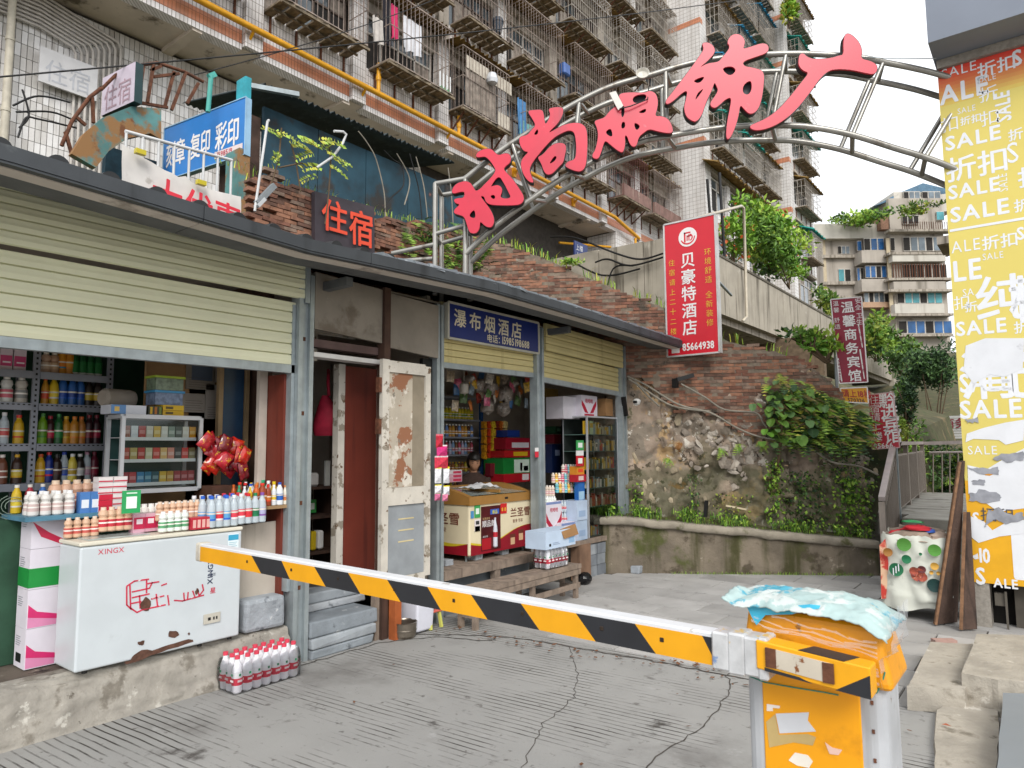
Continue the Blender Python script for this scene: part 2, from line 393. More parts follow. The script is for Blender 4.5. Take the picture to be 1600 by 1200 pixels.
tag(mb.build('shop_floor'),kind='structure')
# ============================================================ retaining walls
W1 = ((-4.2,7.45),(-1.7,9.05))
wd = V((2.5,1.6,0)).normalized(); wn = V((-wd.y,wd.x,0))           # along the wall / into the hill
W2 = ((-4.2 + wn.x * .5,7.45 + wn.y * .5),(-1.7 + wn.x * .5,9.05 + wn.y * .5))
def wallmat():
 m = M('old plaster over rubble','#a19080',rough=.95,var=.25,scale=3.2,bump=1.0,bscale=16,
          spots=(('#b89c76',.56,1.9,.05),('#8d8274',.52,2.7,.04),('#d3ccc0',.60,4.5,.03),('#574c40',.58,3.6,.04),('#8f6439',.64,2.6,.04),('#c9bfb0',.64,9,.03),('#3a332b',.63,7,.03),('#4f5630',.62,2.3,.08),('#6b5f52',.56,1.1,.2)),streak=('#4a4232',.60,4.0,.14))
 t = m.node_tree; N,L = t.nodes,t.links; b = N['Principled BSDF']; old = b.inputs['Base Color'].links[0].from_socket
 g = N.new('ShaderNodeNewGeometry'); sp = N.new('ShaderNodeSeparateXYZ'); L.new(g.outputs['Position'],sp.inputs[0])
 nz = N.new('ShaderNodeTexNoise'); nz.inputs['Scale'].default_value = 2.2; nz.inputs['Detail'].default_value = 7; L.new(g.outputs['Position'],nz.inputs[0])
 a = N.new('ShaderNodeMath'); a.operation = 'MULTIPLY_ADD'; a.inputs[1].default_value = -3.2; L.new(nz.outputs['Fac'],a.inputs[0]); L.new(sp.outputs[2],a.inputs[2])
 r = N.new('ShaderNodeMapRange'); r.interpolation_type = 'SMOOTHSTEP'; r.inputs['From Min'].default_value = .05; r.inputs['From Max'].default_value = -.75; r.inputs['To Max'].default_value = .6; L.new(a.outputs[0],r.inputs['Value'])
 x = N.new('ShaderNodeMix'); x.data_type = 'RGBA'; L.new(r.outputs[0],x.inputs[0]); L.new(old,x.inputs[6]); x.inputs[7].default_value = lin('#454a2c')
 L.new(x.outputs[2],b.inputs['Base Color']); return m
PLASTER = wallmat()
LOWM = M('mossy low wall render','#776d5f',rough=.95,var=.25,scale=3,bump=.8,bscale=18,spots=(('#a09585',.62,6,.05),('#544b3e',.54,3.5,.1),('#50542d',.53,2.4,.14)),streak=('#454329',.47,5.0,.2))
top_px = [(700,352),(770,374),(850,400),(900,424),(960,448),(1040,480),(1090,512),(1125,528),(1200,545),(1250,560),(1290,588),(1330,630),(1366,672)]
top_w = [P(x,y,pl=W2) for x,y in top_px]
def s_of(p): return (V((p[0],p[1],0)) - V((W2[0][0],W2[0][1],0))).dot(wd)
top_s = [(s_of(p),p.z) for p in top_w]
def top_at(s):
 if s <= top_s[0][0]: return top_s[0][1]
 for (a,za),(b,zb) in zip(top_s[:-1],top_s[1:]):
  if a <= s <= b: return za + (zb - za) * (s - a) / (b - a)
 return top_s[-1][1]
def W2p(s,z,off=0): return V((W2[0][0] + wd.x * s - wn.x * off,W2[0][1] + wd.y * s - wn.y * off,z))
RW = thing('retaining_wall',W2p(0,0),'tall crumbling wall of stained plaster and rubble topped with brick behind the low wall','wall')
S0,S1 = -2.6,3.06
mb = MB(); ni,nj = 190,100; vs = []
for i in range(ni + 1):
 s = S0 + (S1 - S0) * i / ni; zt = top_at(s) - .06 + .05 * fbm(s * 3,1)
 for j in range(nj + 1):
  zb_ = 2.75 if s < -.12 else -.05
  z = zb_ + (zt - zb_) * j / nj
  rg = min(1,max(0,(s - 1.2) / .5)); f = fbm(s * 1.3,z * 1.3) * .10 + rg * (.09 * abs(fbm(s * 4 + .5 * fbm(s * 2,z * 2),z * 1.1,12)) + .07 * abs(fbm(s * 9,z * 4,15))) + fbm(s * 4,z * 4,3) * .07 + fbm(s * 11,z * 11,7) * .035
  st = NZ.cell(V((s * 5 + fbm(s,z) * .6,z * 5.5,3.3))) if s > .6 and .9 < z < 2.4 else .5
  f += (st - .5) * .05
  vs.append(W2p(s,z,f + .04 - .10 * (z / 3)))
mb.add(vs,[(i * (nj + 1) + j,(i + 1) * (nj + 1) + j,(i + 1) * (nj + 1) + j + 1,i * (nj + 1) + j + 1) for i in range(ni) for j in range(nj)],PLASTER,True)
mb.build('wall_face',RW)
BR = [M('brick %d' % i,c,rough=.9,var=.25,scale=14,bump=.35,bscale=60,spots=(('#50483f',.58,3,.1),('#8d877c',.66,7,.05))) for i,c in enumerate(('#8a6350','#7b5546','#966c56','#6b5044','#857062'))]
def brick_meshes(L_,H_,D_):
 out = []
 for m in BR:
  for v_ in range(2):
   q = MB(); j = lambda: U(-.006,.006)
   q.hex([(a * L_ / 2 + j(),b * D_ / 2,d * H_ / 2 + j() * .6) for d in (-1,1) for a,b in ((-1,-1),(1,-1),(1,1),(-1,1))],m); out.append(q.mesh('brick'))
 return out
random.seed(17); SMS = []
for k,c in enumerate(('#b3aa9e','#a0968a','#8d8378','#a3967f','#6f665a')):
 q = MB(); n = 7; vs = []
 for a_,r_ in ((-.9,.35),(-.35,.95),(.35,.9),(.9,.4)):
  for j in range(n): b_ = 2 * math.pi * j / n; rr = r_ * U(.75,1.2); vs.append((rr * math.cos(b_),a_ * U(.8,1.1),rr * math.sin(b_)))
 q.add(vs,[(i * n + j,(i + 1) * n + j,(i + 1) * n + (j + 1) % n,i * n + (j + 1) % n) for i in range(3) for j in range(n)],M('rubble stone %d' % k,c,rough=.95,var=.25,scale=9,bump=.6,bscale=30)); q.add(vs[:n],[tuple(range(n))],q.mats[0]); q.add(vs[-n:],[tuple(reversed(range(n)))],q.mats[0]); SMS.append(q.mesh('stone'))
for k in range(230):
 if k < 150: px,py = random.gauss(1150,36),random.gauss(690,30)
 elif k < 205: px,py = U(1270,1368),U(690,800)
 else: px,py = U(990,1120),U(640,790)
 if not (985 < px < 1370 and 650 < py < 800): continue
 p = P(px,py,pl=W2); s = s_of(p); f = fbm(s * 1.3,p.z * 1.3) * .10 + fbm(s * 4,p.z * 4,3) * .07; sz = U(.018,.055)
 link('stone',SMS[(k * 7) % (3 if k < 150 else 5) if k < 205 else 3],RW,wm(RW).inverted() @ W2p(s,p.z,f + .036 - .1 * p.z / 3),rot=(U(-.4,.4),U(0,6),U(-.4,.4) + .57),scale=(sz * U(.8,1.7),sz * .45,sz * U(.6,1.1)))
random.seed(8); BM = brick_meshes(.152,.036,.09)
def lay_bricks(root,place,rz,s0,s1,zlo,zhi,near_key,gone,most=300):
 """running-bond courses; the largest in view are bricks of their own, the rest one piece"""
 cells = []
 c = 0; z = 0.9
 while z < 5:
  s = s0 + (c % 2) * .079
  while s < s1:
   if zlo(s) <= z <= zhi(s) - .02 and R() > gone(s,z): cells.append((s,z))
   s += .158
  z += .042; c += 1
 cells.sort(key=near_key); inv = wm(root).inverted(); rest = MB()
 for k,(s,z) in enumerate(cells):
  p = place(s,z,.03 + U(-.007,.007) - (.03 if R() < .05 else 0)); me = random.choice(BM)
  if k < most: link('brick',me,root,inv @ p,rot=(U(-.05,.05),U(-.03,.03),rz + U(-.05,.05)))
  else:
   T = Matrix.Translation(p) @ Matrix.Rotation(rz + U(-.05,.05),4,'Z')
   rest.add([T @ v.co for v in me.vertices],[tuple(f.vertices) for f in me.polygons],me.materials[0])
 if rest.v: tag(rest.build('brickwork',root),kind='stuff')
aw = math.atan2(wd.y,wd.x)
lo_px = [(700,460),(985,590),(1030,600),(1060,640),(1110,650),(1150,680),(1195,690),(1230,640),(1300,640),(1366,700)]
lo_s = [(s_of(P(x,y,pl=W2)),P(x,y,pl=W2).z) for x,y in lo_px]
def lo_at(s):
 for (a,za),(b,zb) in zip(lo_s[:-1],lo_s[1:]):
  if a <= s <= b: return za + (zb - za) * (s - a) / (b - a)
 return 2.6
lay_bricks(RW,lambda s,z,o: W2p(s,z,o + .055 - .03 * z),aw,-2.1,2.9,lambda s: lo_at(s) + .25 * fbm(s * 2.5,3),lambda s: top_at(s) + .06 * fbm(s * 6,9),
           lambda c: c[0] * .3 - c[1],lambda s,z: .03 + .5 * max(0,.25 - (z - lo_at(s))) + (.35 if z > top_at(s) - .1 else 0))
q = MB(); vs = []
for i in range(81):
 s = -2.1 + 5.0 * i / 80; a,b = lo_at(s) + .02 + .25 * fbm(s * 2.5,3),top_at(s) - .03 + .03 * fbm(s * 9,4)
 for j in range(9): z = a + (b - a) * j / 8; vs.append(W2p(s,z,.055 - .03 * z + .03 + .038 + .004 * fbm(s * 20,z * 20)))
q.add(vs,[(i * 9 + j,(i + 1) * 9 + j,(i + 1) * 9 + j + 1,i * 9 + j + 1) for i in range(80) for j in range(8)],M('grey brown mortar','#7d7163',rough=.95,var=.25,scale=12,bump=.5,bscale=60)); q.build('mortar_bed',RW)
# brick wall along the back of the shop roof
BW = thing('brick_wall',(-6.0,5,0),'ragged old brick wall rising behind the shop roof, overgrown at its top','wall')
btop = [(3.5,4.1),(3.75,4.3),(3.9,4.2),(4.6,4.2),(5.3,4.22),(6.0,4.3),(6.9,4.42)]
def btop_at(y):
 for (a,za),(b,zb) in zip(btop[:-1],btop[1:]):
  if a <= y <= b: return za + (zb - za) * (y - a) / (b - a)
 return 4.2
mb = MB(); vs = []; ni,nj = 60,16
for i in range(ni + 1):
 y = 3.55 + 3.3 * i / ni
 for j in range(nj + 1):
  z = 2.2 + (btop_at(y) - 2.26) * j / nj; vs.append((-6.03 + .03 * fbm(y * 5,z * 5),y,z))
mb.add(vs,[(i * (nj + 1) + j,(i + 1) * (nj + 1) + j,(i + 1) * (nj + 1) + j + 1,i * (nj + 1) + j + 1) for i in range(ni) for j in range(nj)],M('lime mortar core','#8a7a68',rough=.95,bump=.5,bscale=25,spots=(('#564a3e',.55,5,.1),)),True)
mb.bx(-6.4,-6.06,-2,6.6,-.05,3.6,CONC)
mb.build('wall_core',BW)
lay_bricks(BW,lambda s,z,o: V((-6.02 + o,s,z)),math.pi / 2,3.6,6.75,lambda s: 3.0,lambda s: btop_at(s) + .05 * fbm(s * 6,2),lambda c: c[0] * .5 - c[1],lambda s,z: .05)
# low wall with its coping
LW = thing('low_wall',(-4.2,7.45,0),'low mossy rendered wall with a worn coping along the back of the paved lane','wall')
def W1p(s,z,off=0): return V((W1[0][0] + wd.x * s - wn.x * off,W1[0][1] + wd.y * s - wn.y * off,z))
mb = MB(); cb = MB(); vs = []; vc = []; ni = 80; s0,s1 = -.3,2.98
for i in range(ni + 1):
 s = s0 + (s1 - s0) * i / ni; zt = .66 - .27 * max(0,s) / 2.97 + .012 * fbm(s * 3,5)
 for j in range(11):
  z = -.03 + (zt - .05) * j / 10; vs.append(W1p(s,z,.02 * fbm(s * 4,z * 6) - .03 * z))
 for (o,dz) in ((.02,-.085),(.045,-.07),(.045,-.01),(.03,.005),(-.14,.012),(-.15,-.1)):
  vc.append(W1p(s,zt + dz + .006 * fbm(s * 9,o * 30),o + .012 * fbm(s * 7,dz * 9)))
mb.add(vs,[(i * 11 + j,(i + 1) * 11 + j,(i + 1) * 11 + j + 1,i * 11 + j + 1) for i in range(ni) for j in range(10)],LOWM,True)
cb.add(vc,[(i * 6 + j,(i + 1) * 6 + j,(i + 1) * 6 + j + 1,i * 6 + j + 1) for i in range(ni) for j in range(5)],M('worn coping cement','#90887a',rough=.95,var=.2,bump=.5,bscale=25,spots=(('#5b5a3c',.55,4,.12),)),True)
mb.build('wall_face',LW); cb.build('coping',LW)
# planting bed between the two walls
mb = MB(); SOIL = M('mossy soil','#4b4a2b',rough=.95,var=.3,scale=9,bump=.5)
vs = []
for i in range(41):
 s = -.3 + 3.3 * i / 40; zt = .6 - .27 * max(0,s) / 2.97
 vs += [W1p(s,zt,-.13),W1p(s,zt + .06 + .03 * fbm(s * 5,0),-.35),W1p(s,zt + .12,-.62)]
mb.add(vs,[(i * 3 + j,(i + 1) * 3 + j,(i + 1) * 3 + j + 1,i * 3 + j + 1) for i in range(40) for j in range(2)],SOIL,True)
tag(mb.build('planting_bed'),kind='structure')
# hillside behind the walls
HILL = M('overgrown hillside soil','#4c4a30',rough=.95,var=.3,scale=3,bump=.5,bscale=8,spots=(('#6e6146',.55,2,.1),('#35401f',.52,3,.12)))
rows = [[],[],[],[],[]]
line = [(V((-6.2,y,3.7)),V((-1,0,0))) for y in (-4,0,3,5,6.4)] + [(W2p(s,top_at(s) - .15,-.15),V((-.75,.66,0))) for s in (-1.4,-.8,0,.8,1.6,2.3,3.0,3.6)] + [(V((-2.3,10.5,1.6)),V((-1,.1,0))),(V((-2.35,13.5,1.5)),V((-1,.1,0))),(V((-2.0,20,2.2)),V((-1,.1,0)))]
for p,n in line:
 for k,(d,dz) in enumerate(((0,0),(1.2,.25),(3,.7),(7,1.4),(24,3.0))): rows[k].append(p + n * d + V((0,0,dz * (1 if p.z > 3 else 1.8) + .12 * fbm(p.y,d))))
mb = MB(); n = len(line); vs = [p for r in rows for p in r]
mb.add(vs,[(k * n + i,k * n + i + 1,(k + 1) * n + i + 1,(k + 1) * n + i) for k in range(4) for i in range(n - 1)],HILL,True)
lo = [V((-2.0,9.35,-.05)),V((-2.05,10.5,.3)),V((-2.05,13.5,.5)),V((-1.7,20,.5))]; hi = [rows[0][-4],rows[0][-3],rows[0][-2],rows[0][-1]]
mb.add(lo + hi,[(i,i + 1,5 + i,4 + i) for i in range(3)],HILL,True)
tag(mb.build('hillside'),kind='structure')
mb = MB(); vs = []
for i in range(13):
 for j in range(9):
  x = -20 + 10 * i; y = 22 + 9 * j; vs.append((x,y,.2 + 9.5 * min(1,max(0,(y - 26) / 44)) + .8 * fbm(x * .1,y * .1)))
mb.add(vs,[(i * 9 + j,(i + 1) * 9 + j,(i + 1) * 9 + j + 1,i * 9 + j + 1) for i in range(12) for j in range(8)],HILL,True)
tag(mb.build('far_slope'),kind='structure')
# ============================================================ the long apartment block on the hill
TILE = tilemat('white wall tiles','#e2dedc','#7a7269',.085,.21,.007,'#9a9085')
TILE2 = tilemat('small grey wall tiles','#dbd8d5','#958c83',.19,.19,.008,'#958c82')
ORNG = tilemat('salmon wall tiles','#cf8a68','#8a5c46',.085,.21,.006,'#8d6a55')
GROUT = M('dark grout','#4c4640',rough=.95,var=.2)
SOFFIT = M('stained soffit plaster','#cbbfb1',rough=.95,var=.1,scale=1.2,bump=.2,bscale=8,spots=(('#6e6558',.56,1.5,.12),('#c3bdb2',.62,2.5,.1)))
SLAB = M('dirty slab edge','#a0978b',rough=.9,var=.2,scale=3,bump=.3,streak=('#5c554b',.5,5,.2))
DARKW = M('dark room behind window','#2b2826',rough=.9,var=.3,scale=2)
PANE = M('dusty window glass','#4c555a',rough=.12,var=.35,scale=1.5,spec=.8)
BOARD = M('grey boards','#8a8076',rough=.9,var=.3,scale=5,streak=('#5c544c',.5,9,.2))
FRM = M('brown window frames','#5d5048',rough=.7,var=.25)
FRW = M('pale window frames','#b9b4ac',rough=.6,var=.15)
BARS = {'rust': M('rusty cage bars','#93857c',rough=.8,var=.3,scale=5),'white': M('painted cage bars','#b3aca3',rough=.7,var=.2,scale=4),'red': M('red oxide cage bars','#6a4540',rough=.8,var=.25,scale=5)}
PLANK = M('cage floor planks','#776b5a',rough=.95,var=.45,scale=7,bump=.4)
YCAN = M('yellowed corrugated sheet','#7e6332',rough=.85,var=.3,scale=3,spots=(('#4d3d26',.55,4,.12),('#9c8a62',.62,3,.1)))
GCAN = M('green plastic awning','#1f8f83',rough=.5,var=.15)
BCAN = M('blue plastic awning','#2380a8',rough=.5,var=.15)
GAS = M('yellow gas pipe paint','#d79a1a',rough=.45,var=.1)
APT = thing('apartment_building',(-14,10,4.5),'long white tiled apartment block with barred balconies, seen from below above the shops','building')
def wall_parts():
 mb = MB()
 mb.bx(-24,-14.32,2.2,30.4,10.66,34,GROUT)
 mb.build('core',APT)
 so = MB()
 so.quad((-14.0,2.0,10.6),(-14.0,25.1,10.6),(-15.5,25.1,10.6),(-15.5,2.0,10.6),SOFFIT)
 for y in (6.9,10.9,14.9,18.9,22.9): so.bx(-15.45,-14.04,y,y + .22,10.5,10.6,SOFFIT)
 so.build('soffit',APT)
 return
wall_parts()
# tiled rear wall under the overhang, each tile near the camera its own piece
mb = MB()
mb.bx(-16.2,-15.44,0,25.1,4.5,10.58,M('rear wall render','#3f3a35',rough=.95,var=.2)); mb.build('rear_wall',APT)
tw,th = .104,.27; random.seed(21)
tms = []
for c in ('#d3d0cd','#c7c4c0','#bab6b1','#dad8d6'):
 q = MB(); q.bx(0,-.0 + .03,.006,tw - .006,.006,th - .006,M('rear wall tile ' + c,c,rough=.3,var=.05,streak=('#8a8178',.55,5,.2))); tms.append(q.mesh('tile'))
cells = [(3.4 + i * tw,6.2 + j * th) for i in range(112) for j in range(16)]
cells.sort(key=lambda c: abs(c[0] - 5.5) * .6 + abs(c[1] - 9)); rest = MB()
for k,(y,z) in enumerate(cells):
 me = random.choice(tms)
 if k < 300: link('tile',me,APT,V((-15.44,y,z)) - APT.location)
 else: rest.add([v.co + V((-15.44,y,z)) for v in me.vertices],[tuple(f.vertices) for f in me.polygons],me.materials[0])
tag(rest.build('tile_facing',APT),kind='stuff')
def corrugated(mb,a,b,outv,m,drop=.12,wave=.03,pitch=.16,th=.012,jg=.08):
 """sheet between points a-b, running out along outv and dropping"""
 a,b,o = V(a),V(b),V(outv); n = max(4,int((b - a).length / (pitch / 2))); vs = []
 for i in range(n + 1):
  p = a.lerp(b,i / n); h = wave * (1 if i % 2 else -1); jag = 1 + jg * math.sin(i * 2.3)
  vs += [p + V((0,0,h)),p + o * jag + V((0,0,h - drop))]
 mb.add(vs,[(2 * i,2 * i + 1,2 * i + 3,2 * i + 2) for i in range(n)],m)
 mb.add([v + V((0,0,-th)) for v in vs],[(2 * i,2 * i + 2,2 * i + 3,2 * i + 1) for i in range(n)],m)
def bracket_set(mb,x,out,y0,y1,z,m,n=4,tri=False):
 for i in range(n):
  y = y0 + .15 + (y1 - y0 - .3) * i / (n - 1)
  mb.bar((x + .04,y,z - .5),(x + .04,y,z - .02),.045,.045,m)
  if tri: mb.bar((x + .05,y,z - .48),(x + out * .85,y,z - .04),.04,.04,m)
def cage(x,out,y0,y1,z,h,col,floor_=True,pitch=.15,boards=None,name='window_cage',tri=False,rows=3,deco=False):
 m = BARS[col]; mb = MB(); xo = x + out; r = .011
 n = max(3,int((y1 - y0) / pitch))
 for i in range(n + 1):
  y = y0 + (y1 - y0) * i / n; j = U(-.01,.01)
  mb.tube([(xo,y,z),(xo + j,y,z + h)],r,m,n=3,cap=False,sm=False)
  if i % 1 == 0: mb.tube([(xo + j,y,z + h),(x,y,z + h + .02)],r,m,n=3,cap=False,sm=False)
 k = max(2,int(abs(out) / pitch))
 for i in range(1,k):
  xx = x + out * i / k
  for y in (y0,y1): mb.tube([(xx,y,z),(xx,y,z + h)],r,m,n=3,cap=False,sm=False)
 for j in range(rows + 1):
  zz = z + h * j / rows; w_ = .028 if j in (0,rows) else .018
  mb.bar((xo,y0,zz),(xo,y1,zz),w_,w_,m)
  for y in (y0,y1): mb.bar((x,y,zz),(xo,y,zz),w_,w_,m)
 if deco:
  for i in range(int((y1 - y0) / .42)):
   c = V((xo + .012,y0 + .3 + i * .42,z + h * .8))
   mb.tube([c + V((0,.15 * math.cos(a),.15 * math.sin(a))) for a in [k * math.pi / 4 for k in range(9)]],.012,m,n=3,cap=False)
 o = mb.build(name,APT)
 if floor_:
  fb = MB(); np_ = max(4,int((y1 - y0) / .3))
  for i in range(np_):
   ya = y0 - .04 + (y1 - y0 + .08) * i / np_; yb = ya + (y1 - y0 + .08) / np_ - U(.03,.08)
   fb.hex([(x,ya,z - .07 + U(-.02,.02)),(xo + U(-.02,.1),ya,z - .06 + U(-.02,.01)),(xo + U(-.02,.1),yb,z - .06 + U(-.02,.01)),(x,yb,z - .07),
     (x,ya,z - .035),(xo + .04,ya,z - .03),(xo + .04,yb,z - .03),(x,yb,z - .035)],PLANK)
  fb.bar((xo,y0 - .05,z - .1),(xo,y1 + .05,z - .1),.07,.06,PLANK); fb.bar((x + out * .5,y0,z - .11),(x + out * .5,y1,z - .11),.05,.05,PLANK)
  bracket_set(fb,x,out,y0,y1,z - .08,RUST,4 if y1 - y0 > 2 else 3,tri)
  fb.build('cage_floor',o)
 return o
def window(x,y0,y1,z0,z1,panes=4,fm=None,board=0.0):
 fm = fm or FRM; mb = MB(); xx = x - .05
 for y in (y0,y1): mb.bar((xx,y,z0),(xx,y,z1),.07,.07,fm)
 for z in (z0,z1): mb.bar((xx,y0,z),(xx,y1,z),.07,.07,fm)
 mb.bar((xx,y0,z0 + (z1 - z0) * .7),(xx,y1,z0 + (z1 - z0) * .7),.05,.05,fm)
 for i in range(1,panes): y = y0 + (y1 - y0) * i / panes; mb.bar((xx,y,z0),(xx,y,z1),.05,.05,fm)
 o = mb.build('window',APT)
 pb = MB()
 for i in range(panes):
  a = y0 + (y1 - y0) * i / panes + .03; b = y0 + (y1 - y0) * (i + 1) / panes - .03; mt = BOARD if R() < board else PANE if R() < .6 else DARKW
  pb.bx(xx - .02,xx - .012 + U(-.004,.004),a,b,z0 + .03,z0 + (z1 - z0) * .7 - .03,mt)
  pb.bx(xx - .02,xx - .012 + U(-.004,.004),a,b,z0 + (z1 - z0) * .7 + .03,z1 - .03,PANE if R() < .7 else BOARD)
 pb.build('pane',o)
 return o
random.seed(31)
# ---- street front: tiled parapets, piers, slabs, windows, cages
bays = [2.2,5.2,8.25,11.3,14.5,17.35,20.4,23.95,26.9,30.4]
A = -14.0; SH = 2.9
def blk(name,mats_boxes):
 q = MB()
 for bb in mats_boxes: q.bx(*bb)
 return q.build(name,APT)
for k in range(5):
 zb = 10.6 + SH * k; zs = zb + 1.15 if k == 0 else zb + 1.1
 for y0,y1 in zip(bays[:-1],bays[1:]):
  if k == 0:
   blk('parapet',[(-14.3,A,y0 + .23,y1 - .23,10.56,10.70,TILE),(-14.3,A,y0 + .23,y1 - .23,11.02,zs,TILE)])
   blk('salmon_band',[(-14.3,A + .002,y0 + .23,y1 - .231,10.70,11.02,ORNG)])
  else:
   blk('parapet',[(-14.3,A,y0 + .23,y1 - .23,zb + .36,zs,TILE)])
   blk('floor_slab',[(-14.3,A + .14,y0 + .002,y1 - .002,zb + .2,zb + .36,SLAB),(-14.28,A - .03,y0 + .002,y1 - .002,zb - .1,zb + .2,SLAB)])
 for y in bays: blk('pier',[(-14.1,A + .13,y - .22,y + .22,10.62 if k == 0 else zb + .361,zb + SH + .198,TILE if k < 1 else SLAB if (int(y * 3) % 2) else TILE2)])
# cages per (bay, storey): y from, y to, colour, out, boarded
for k in range(4):
 zb = 10.6 + SH * k; zc = zb + 1.17 if k == 0 else zb + 1.15
 for bi,(y0,y1) in enumerate(zip(bays[:-1],bays[1:])):
  if k >= 2 and bi < 2 or (k >= 3 and bi < 4): continue
  window(-14.12,y0 + .3,y1 - .3,zb + 1.2,zb + 2.75,panes=4 if bi % 2 else 5,fm=FRM if (bi + k) % 3 else FRW,board=.35)
  if k == 0 and bi == 7: col,tri = 'red',True
  elif k >= 2 and bi >= 6: col,tri = 'white',True
  elif k >= 3: col,tri = 'white',True
  else: col,tri = ('rust',False)
  hgt = 1.95 if (k,bi) not in ((0,4),(0,5)) else 1.9
  st = .45 if (k + bi) % 2 else .3
  cage(A,.8 if (k,bi) != (0,4) else .65,y0 + st,y1 - .3,zc,hgt,col,tri=tri or (k,bi) == (0,4),deco=(col == 'white' and bi % 2 == 0),rows=4 if col == 'white' else 2)
  cb = MB(); corrugated(cb,(A - .02,y0 + .02,zc + hgt + .27),(A - .02,y1 - .02,zc + hgt + .27),(.72,0,0),YCAN,drop=.14)
  cb.build('awning',APT)
# the boarded balcony of the second bay
mb = MB()
for i in range(9): mb.bx(A + .6,A + .625,14.95 + i * .16,15.09 + i * .16,11.85,13.0 + .02 * math.sin(i * 5),BOARD)
for i in range(2): mb.bx(A + .6,A + .63,15.0 + i * 1.15,16.05 + i * 1.15,13.05,13.45,M('cream board','#b8b0a2',rough=.8,var=.12,streak=('#857a6c',.55,6,.2)))
mb.bx(A + .6,A + .63,16.5,17.1,11.8,12.25,M('cream board'))
mb.build('balcony_boards',APT)
mb = MB()
for y in (24.4,27.2): mb.bx(A + .7,A + .82,y,y + 2.4 if y < 25 else 29.9,11.75,12.25,M('red oxide apron','#7c6058',rough=.85,var=.2,scale=4,streak=('#c3b5a8',.6,8,.15)))
mb.build('balcony_apron',APT)
# part below the overhang at the far end, with its barred openings
mb = MB(); mb.bx(-15.4,A,25.1,30.4,4.5,7.9,TILE2); mb.bx(-15.4,A,25.1,25.7,7.9,10.56,TILE2); mb.bx(-15.4,A,27.9,30.4,7.9,10.56,TILE2); mb.bx(-15.4,A,25.7,27.9,10.0,10.56,TILE2); mb.bx(-15.4,-14.5,25.7,27.9,7.9,10.0,DARKW)
mb.build('lower_wall',APT)
mb = MB()
for i in range(15): mb.tube([(A - .05,25.75 + i * .15,7.95),(A - .05,25.75 + i * .15,9.98)],.012,BARS['rust'],n=3,cap=False)
mb.build('window_bars',APT)
# ---- projecting block B and C
B,BY0,BY1 = -12.2,30.5,40.6
mb = MB(); mb.bx(-22,B - .32,BY0 + .3,BY1,5,38,GROUT); mb.bx(-22,-11.5,BY1 + .3,45.6,5,33,GROUT); mb.build('core',APT)
z = 5.0
for b0 in (10.0,15.92,21.88,27.8,33.7):
 blk('tower_wall',[(-14.6,B,BY0,BY0 + .3,z,b0,TILE2)]); blk('salmon_band',[(-14.4,B + .01,BY0 - .01,BY0 + .301,b0,b0 + .26,ORNG)]); z = b0 + .26
z = 5.0
for b0 in (15.0,18.0,21.0,23.9,26.8,29.7,32.6):
 blk('tower_wall',[(-12.6,-11.15,BY1,BY1 + .3,z,b0,TILE2)]); blk('salmon_band',[(-12.6,-11.14,BY1 - .01,BY1 + .301,b0,b0 + .3,ORNG)]); z = b0 + .3
for y in (30.8,33.3,35.8,38.3,40.13): blk('pier',[(-12.6,B,y,y + .45,5,38,TILE2)])
for y in (40.91,45.1): blk('pier',[(-11.6,-11.15,y,y + .45,5,34,TILE2)])
for k in range(9):
 zb = 9.3 + 2.9 * k
 blk('parapet',[(-12.55,B - .03,31.2,40.12,zb - .35,zb + .55,TILE2)]); blk('floor_slab',[(-12.5,B + .08,31.2,40.5,zb - .5,zb - .352,SLAB)])
 blk('parapet',[(-11.55,-11.18,41.37,45.09,zb - .25,zb + .65,TILE2)]); blk('floor_slab',[(-11.5,-11.05,41.3,45.2,zb - .4,zb - .252,SLAB)])
random.seed(77)
for k in range(7):
 zb = 9.3 + 2.9 * k + .6; zc = 15.8 + 2.9 * (k - 2)
 window(B - .1,31.4,35.6,zb + .05,zb + 1.7,5,FRW,.1); window(B - .1,36.2,40.2,zb + .05,zb + 1.7,5,FRW,.2); window(-11.28,41.5,45,zb + .1,zb + 1.7,4,FRW,.2)
 if k < 1: continue
 if k == 1:
  cb = MB(); corrugated(cb,(B - .05,30.3,zb + 2.2),(B - .05,41.2,zb + 2.2),(.75,0,0),YCAN,drop=.3); cb.build('awning',APT)
  cage(-11.2,.7,42.2,44.6,zb - .2,1.5,'white',rows=4)
  cb = MB(); corrugated(cb,(-11.2,42.0,zb + 1.75),(-11.2,44.8,zb + 1.75),(.85,0,0),GCAN,drop=.35); cb.build('awning',APT,)
  continue
 for (ya,yb) in ((31.3,33.9),(34.3,37.2),(37.5,40.3)):
  cage(B,.65,ya,yb,zc - .02,1.75,'white',rows=4,deco=(k + int(ya)) % 2 == 0,pitch=.17)
  c_ = (GCAN,YCAN,BCAN,GCAN,YCAN)[(k * 2 + int(ya)) % 5]
  cb = MB(); corrugated(cb,(B,ya - .1,zc + 2.0),(B,yb + .1,zc + 2.0),(.8,0,0),c_,drop=.32); cb.build('awning',APT)
 cage(-11.2,.65,41.5,44.9,zb - .2,1.6,'white',rows=4,pitch=.2)
 cb = MB(); corrugated(cb,(-11.2,41.4,zb + 1.75),(-11.2,45.1,zb + 1.75),(.8,0,0),GCAN if k % 2 else YCAN,drop=.32); cb.build('awning',APT)
# roof slab of the end block
mb = MB(); mb.bx(-13,-10.6,41,46.2,33,33.5,SLAB); mb.build('roof_slab',APT)
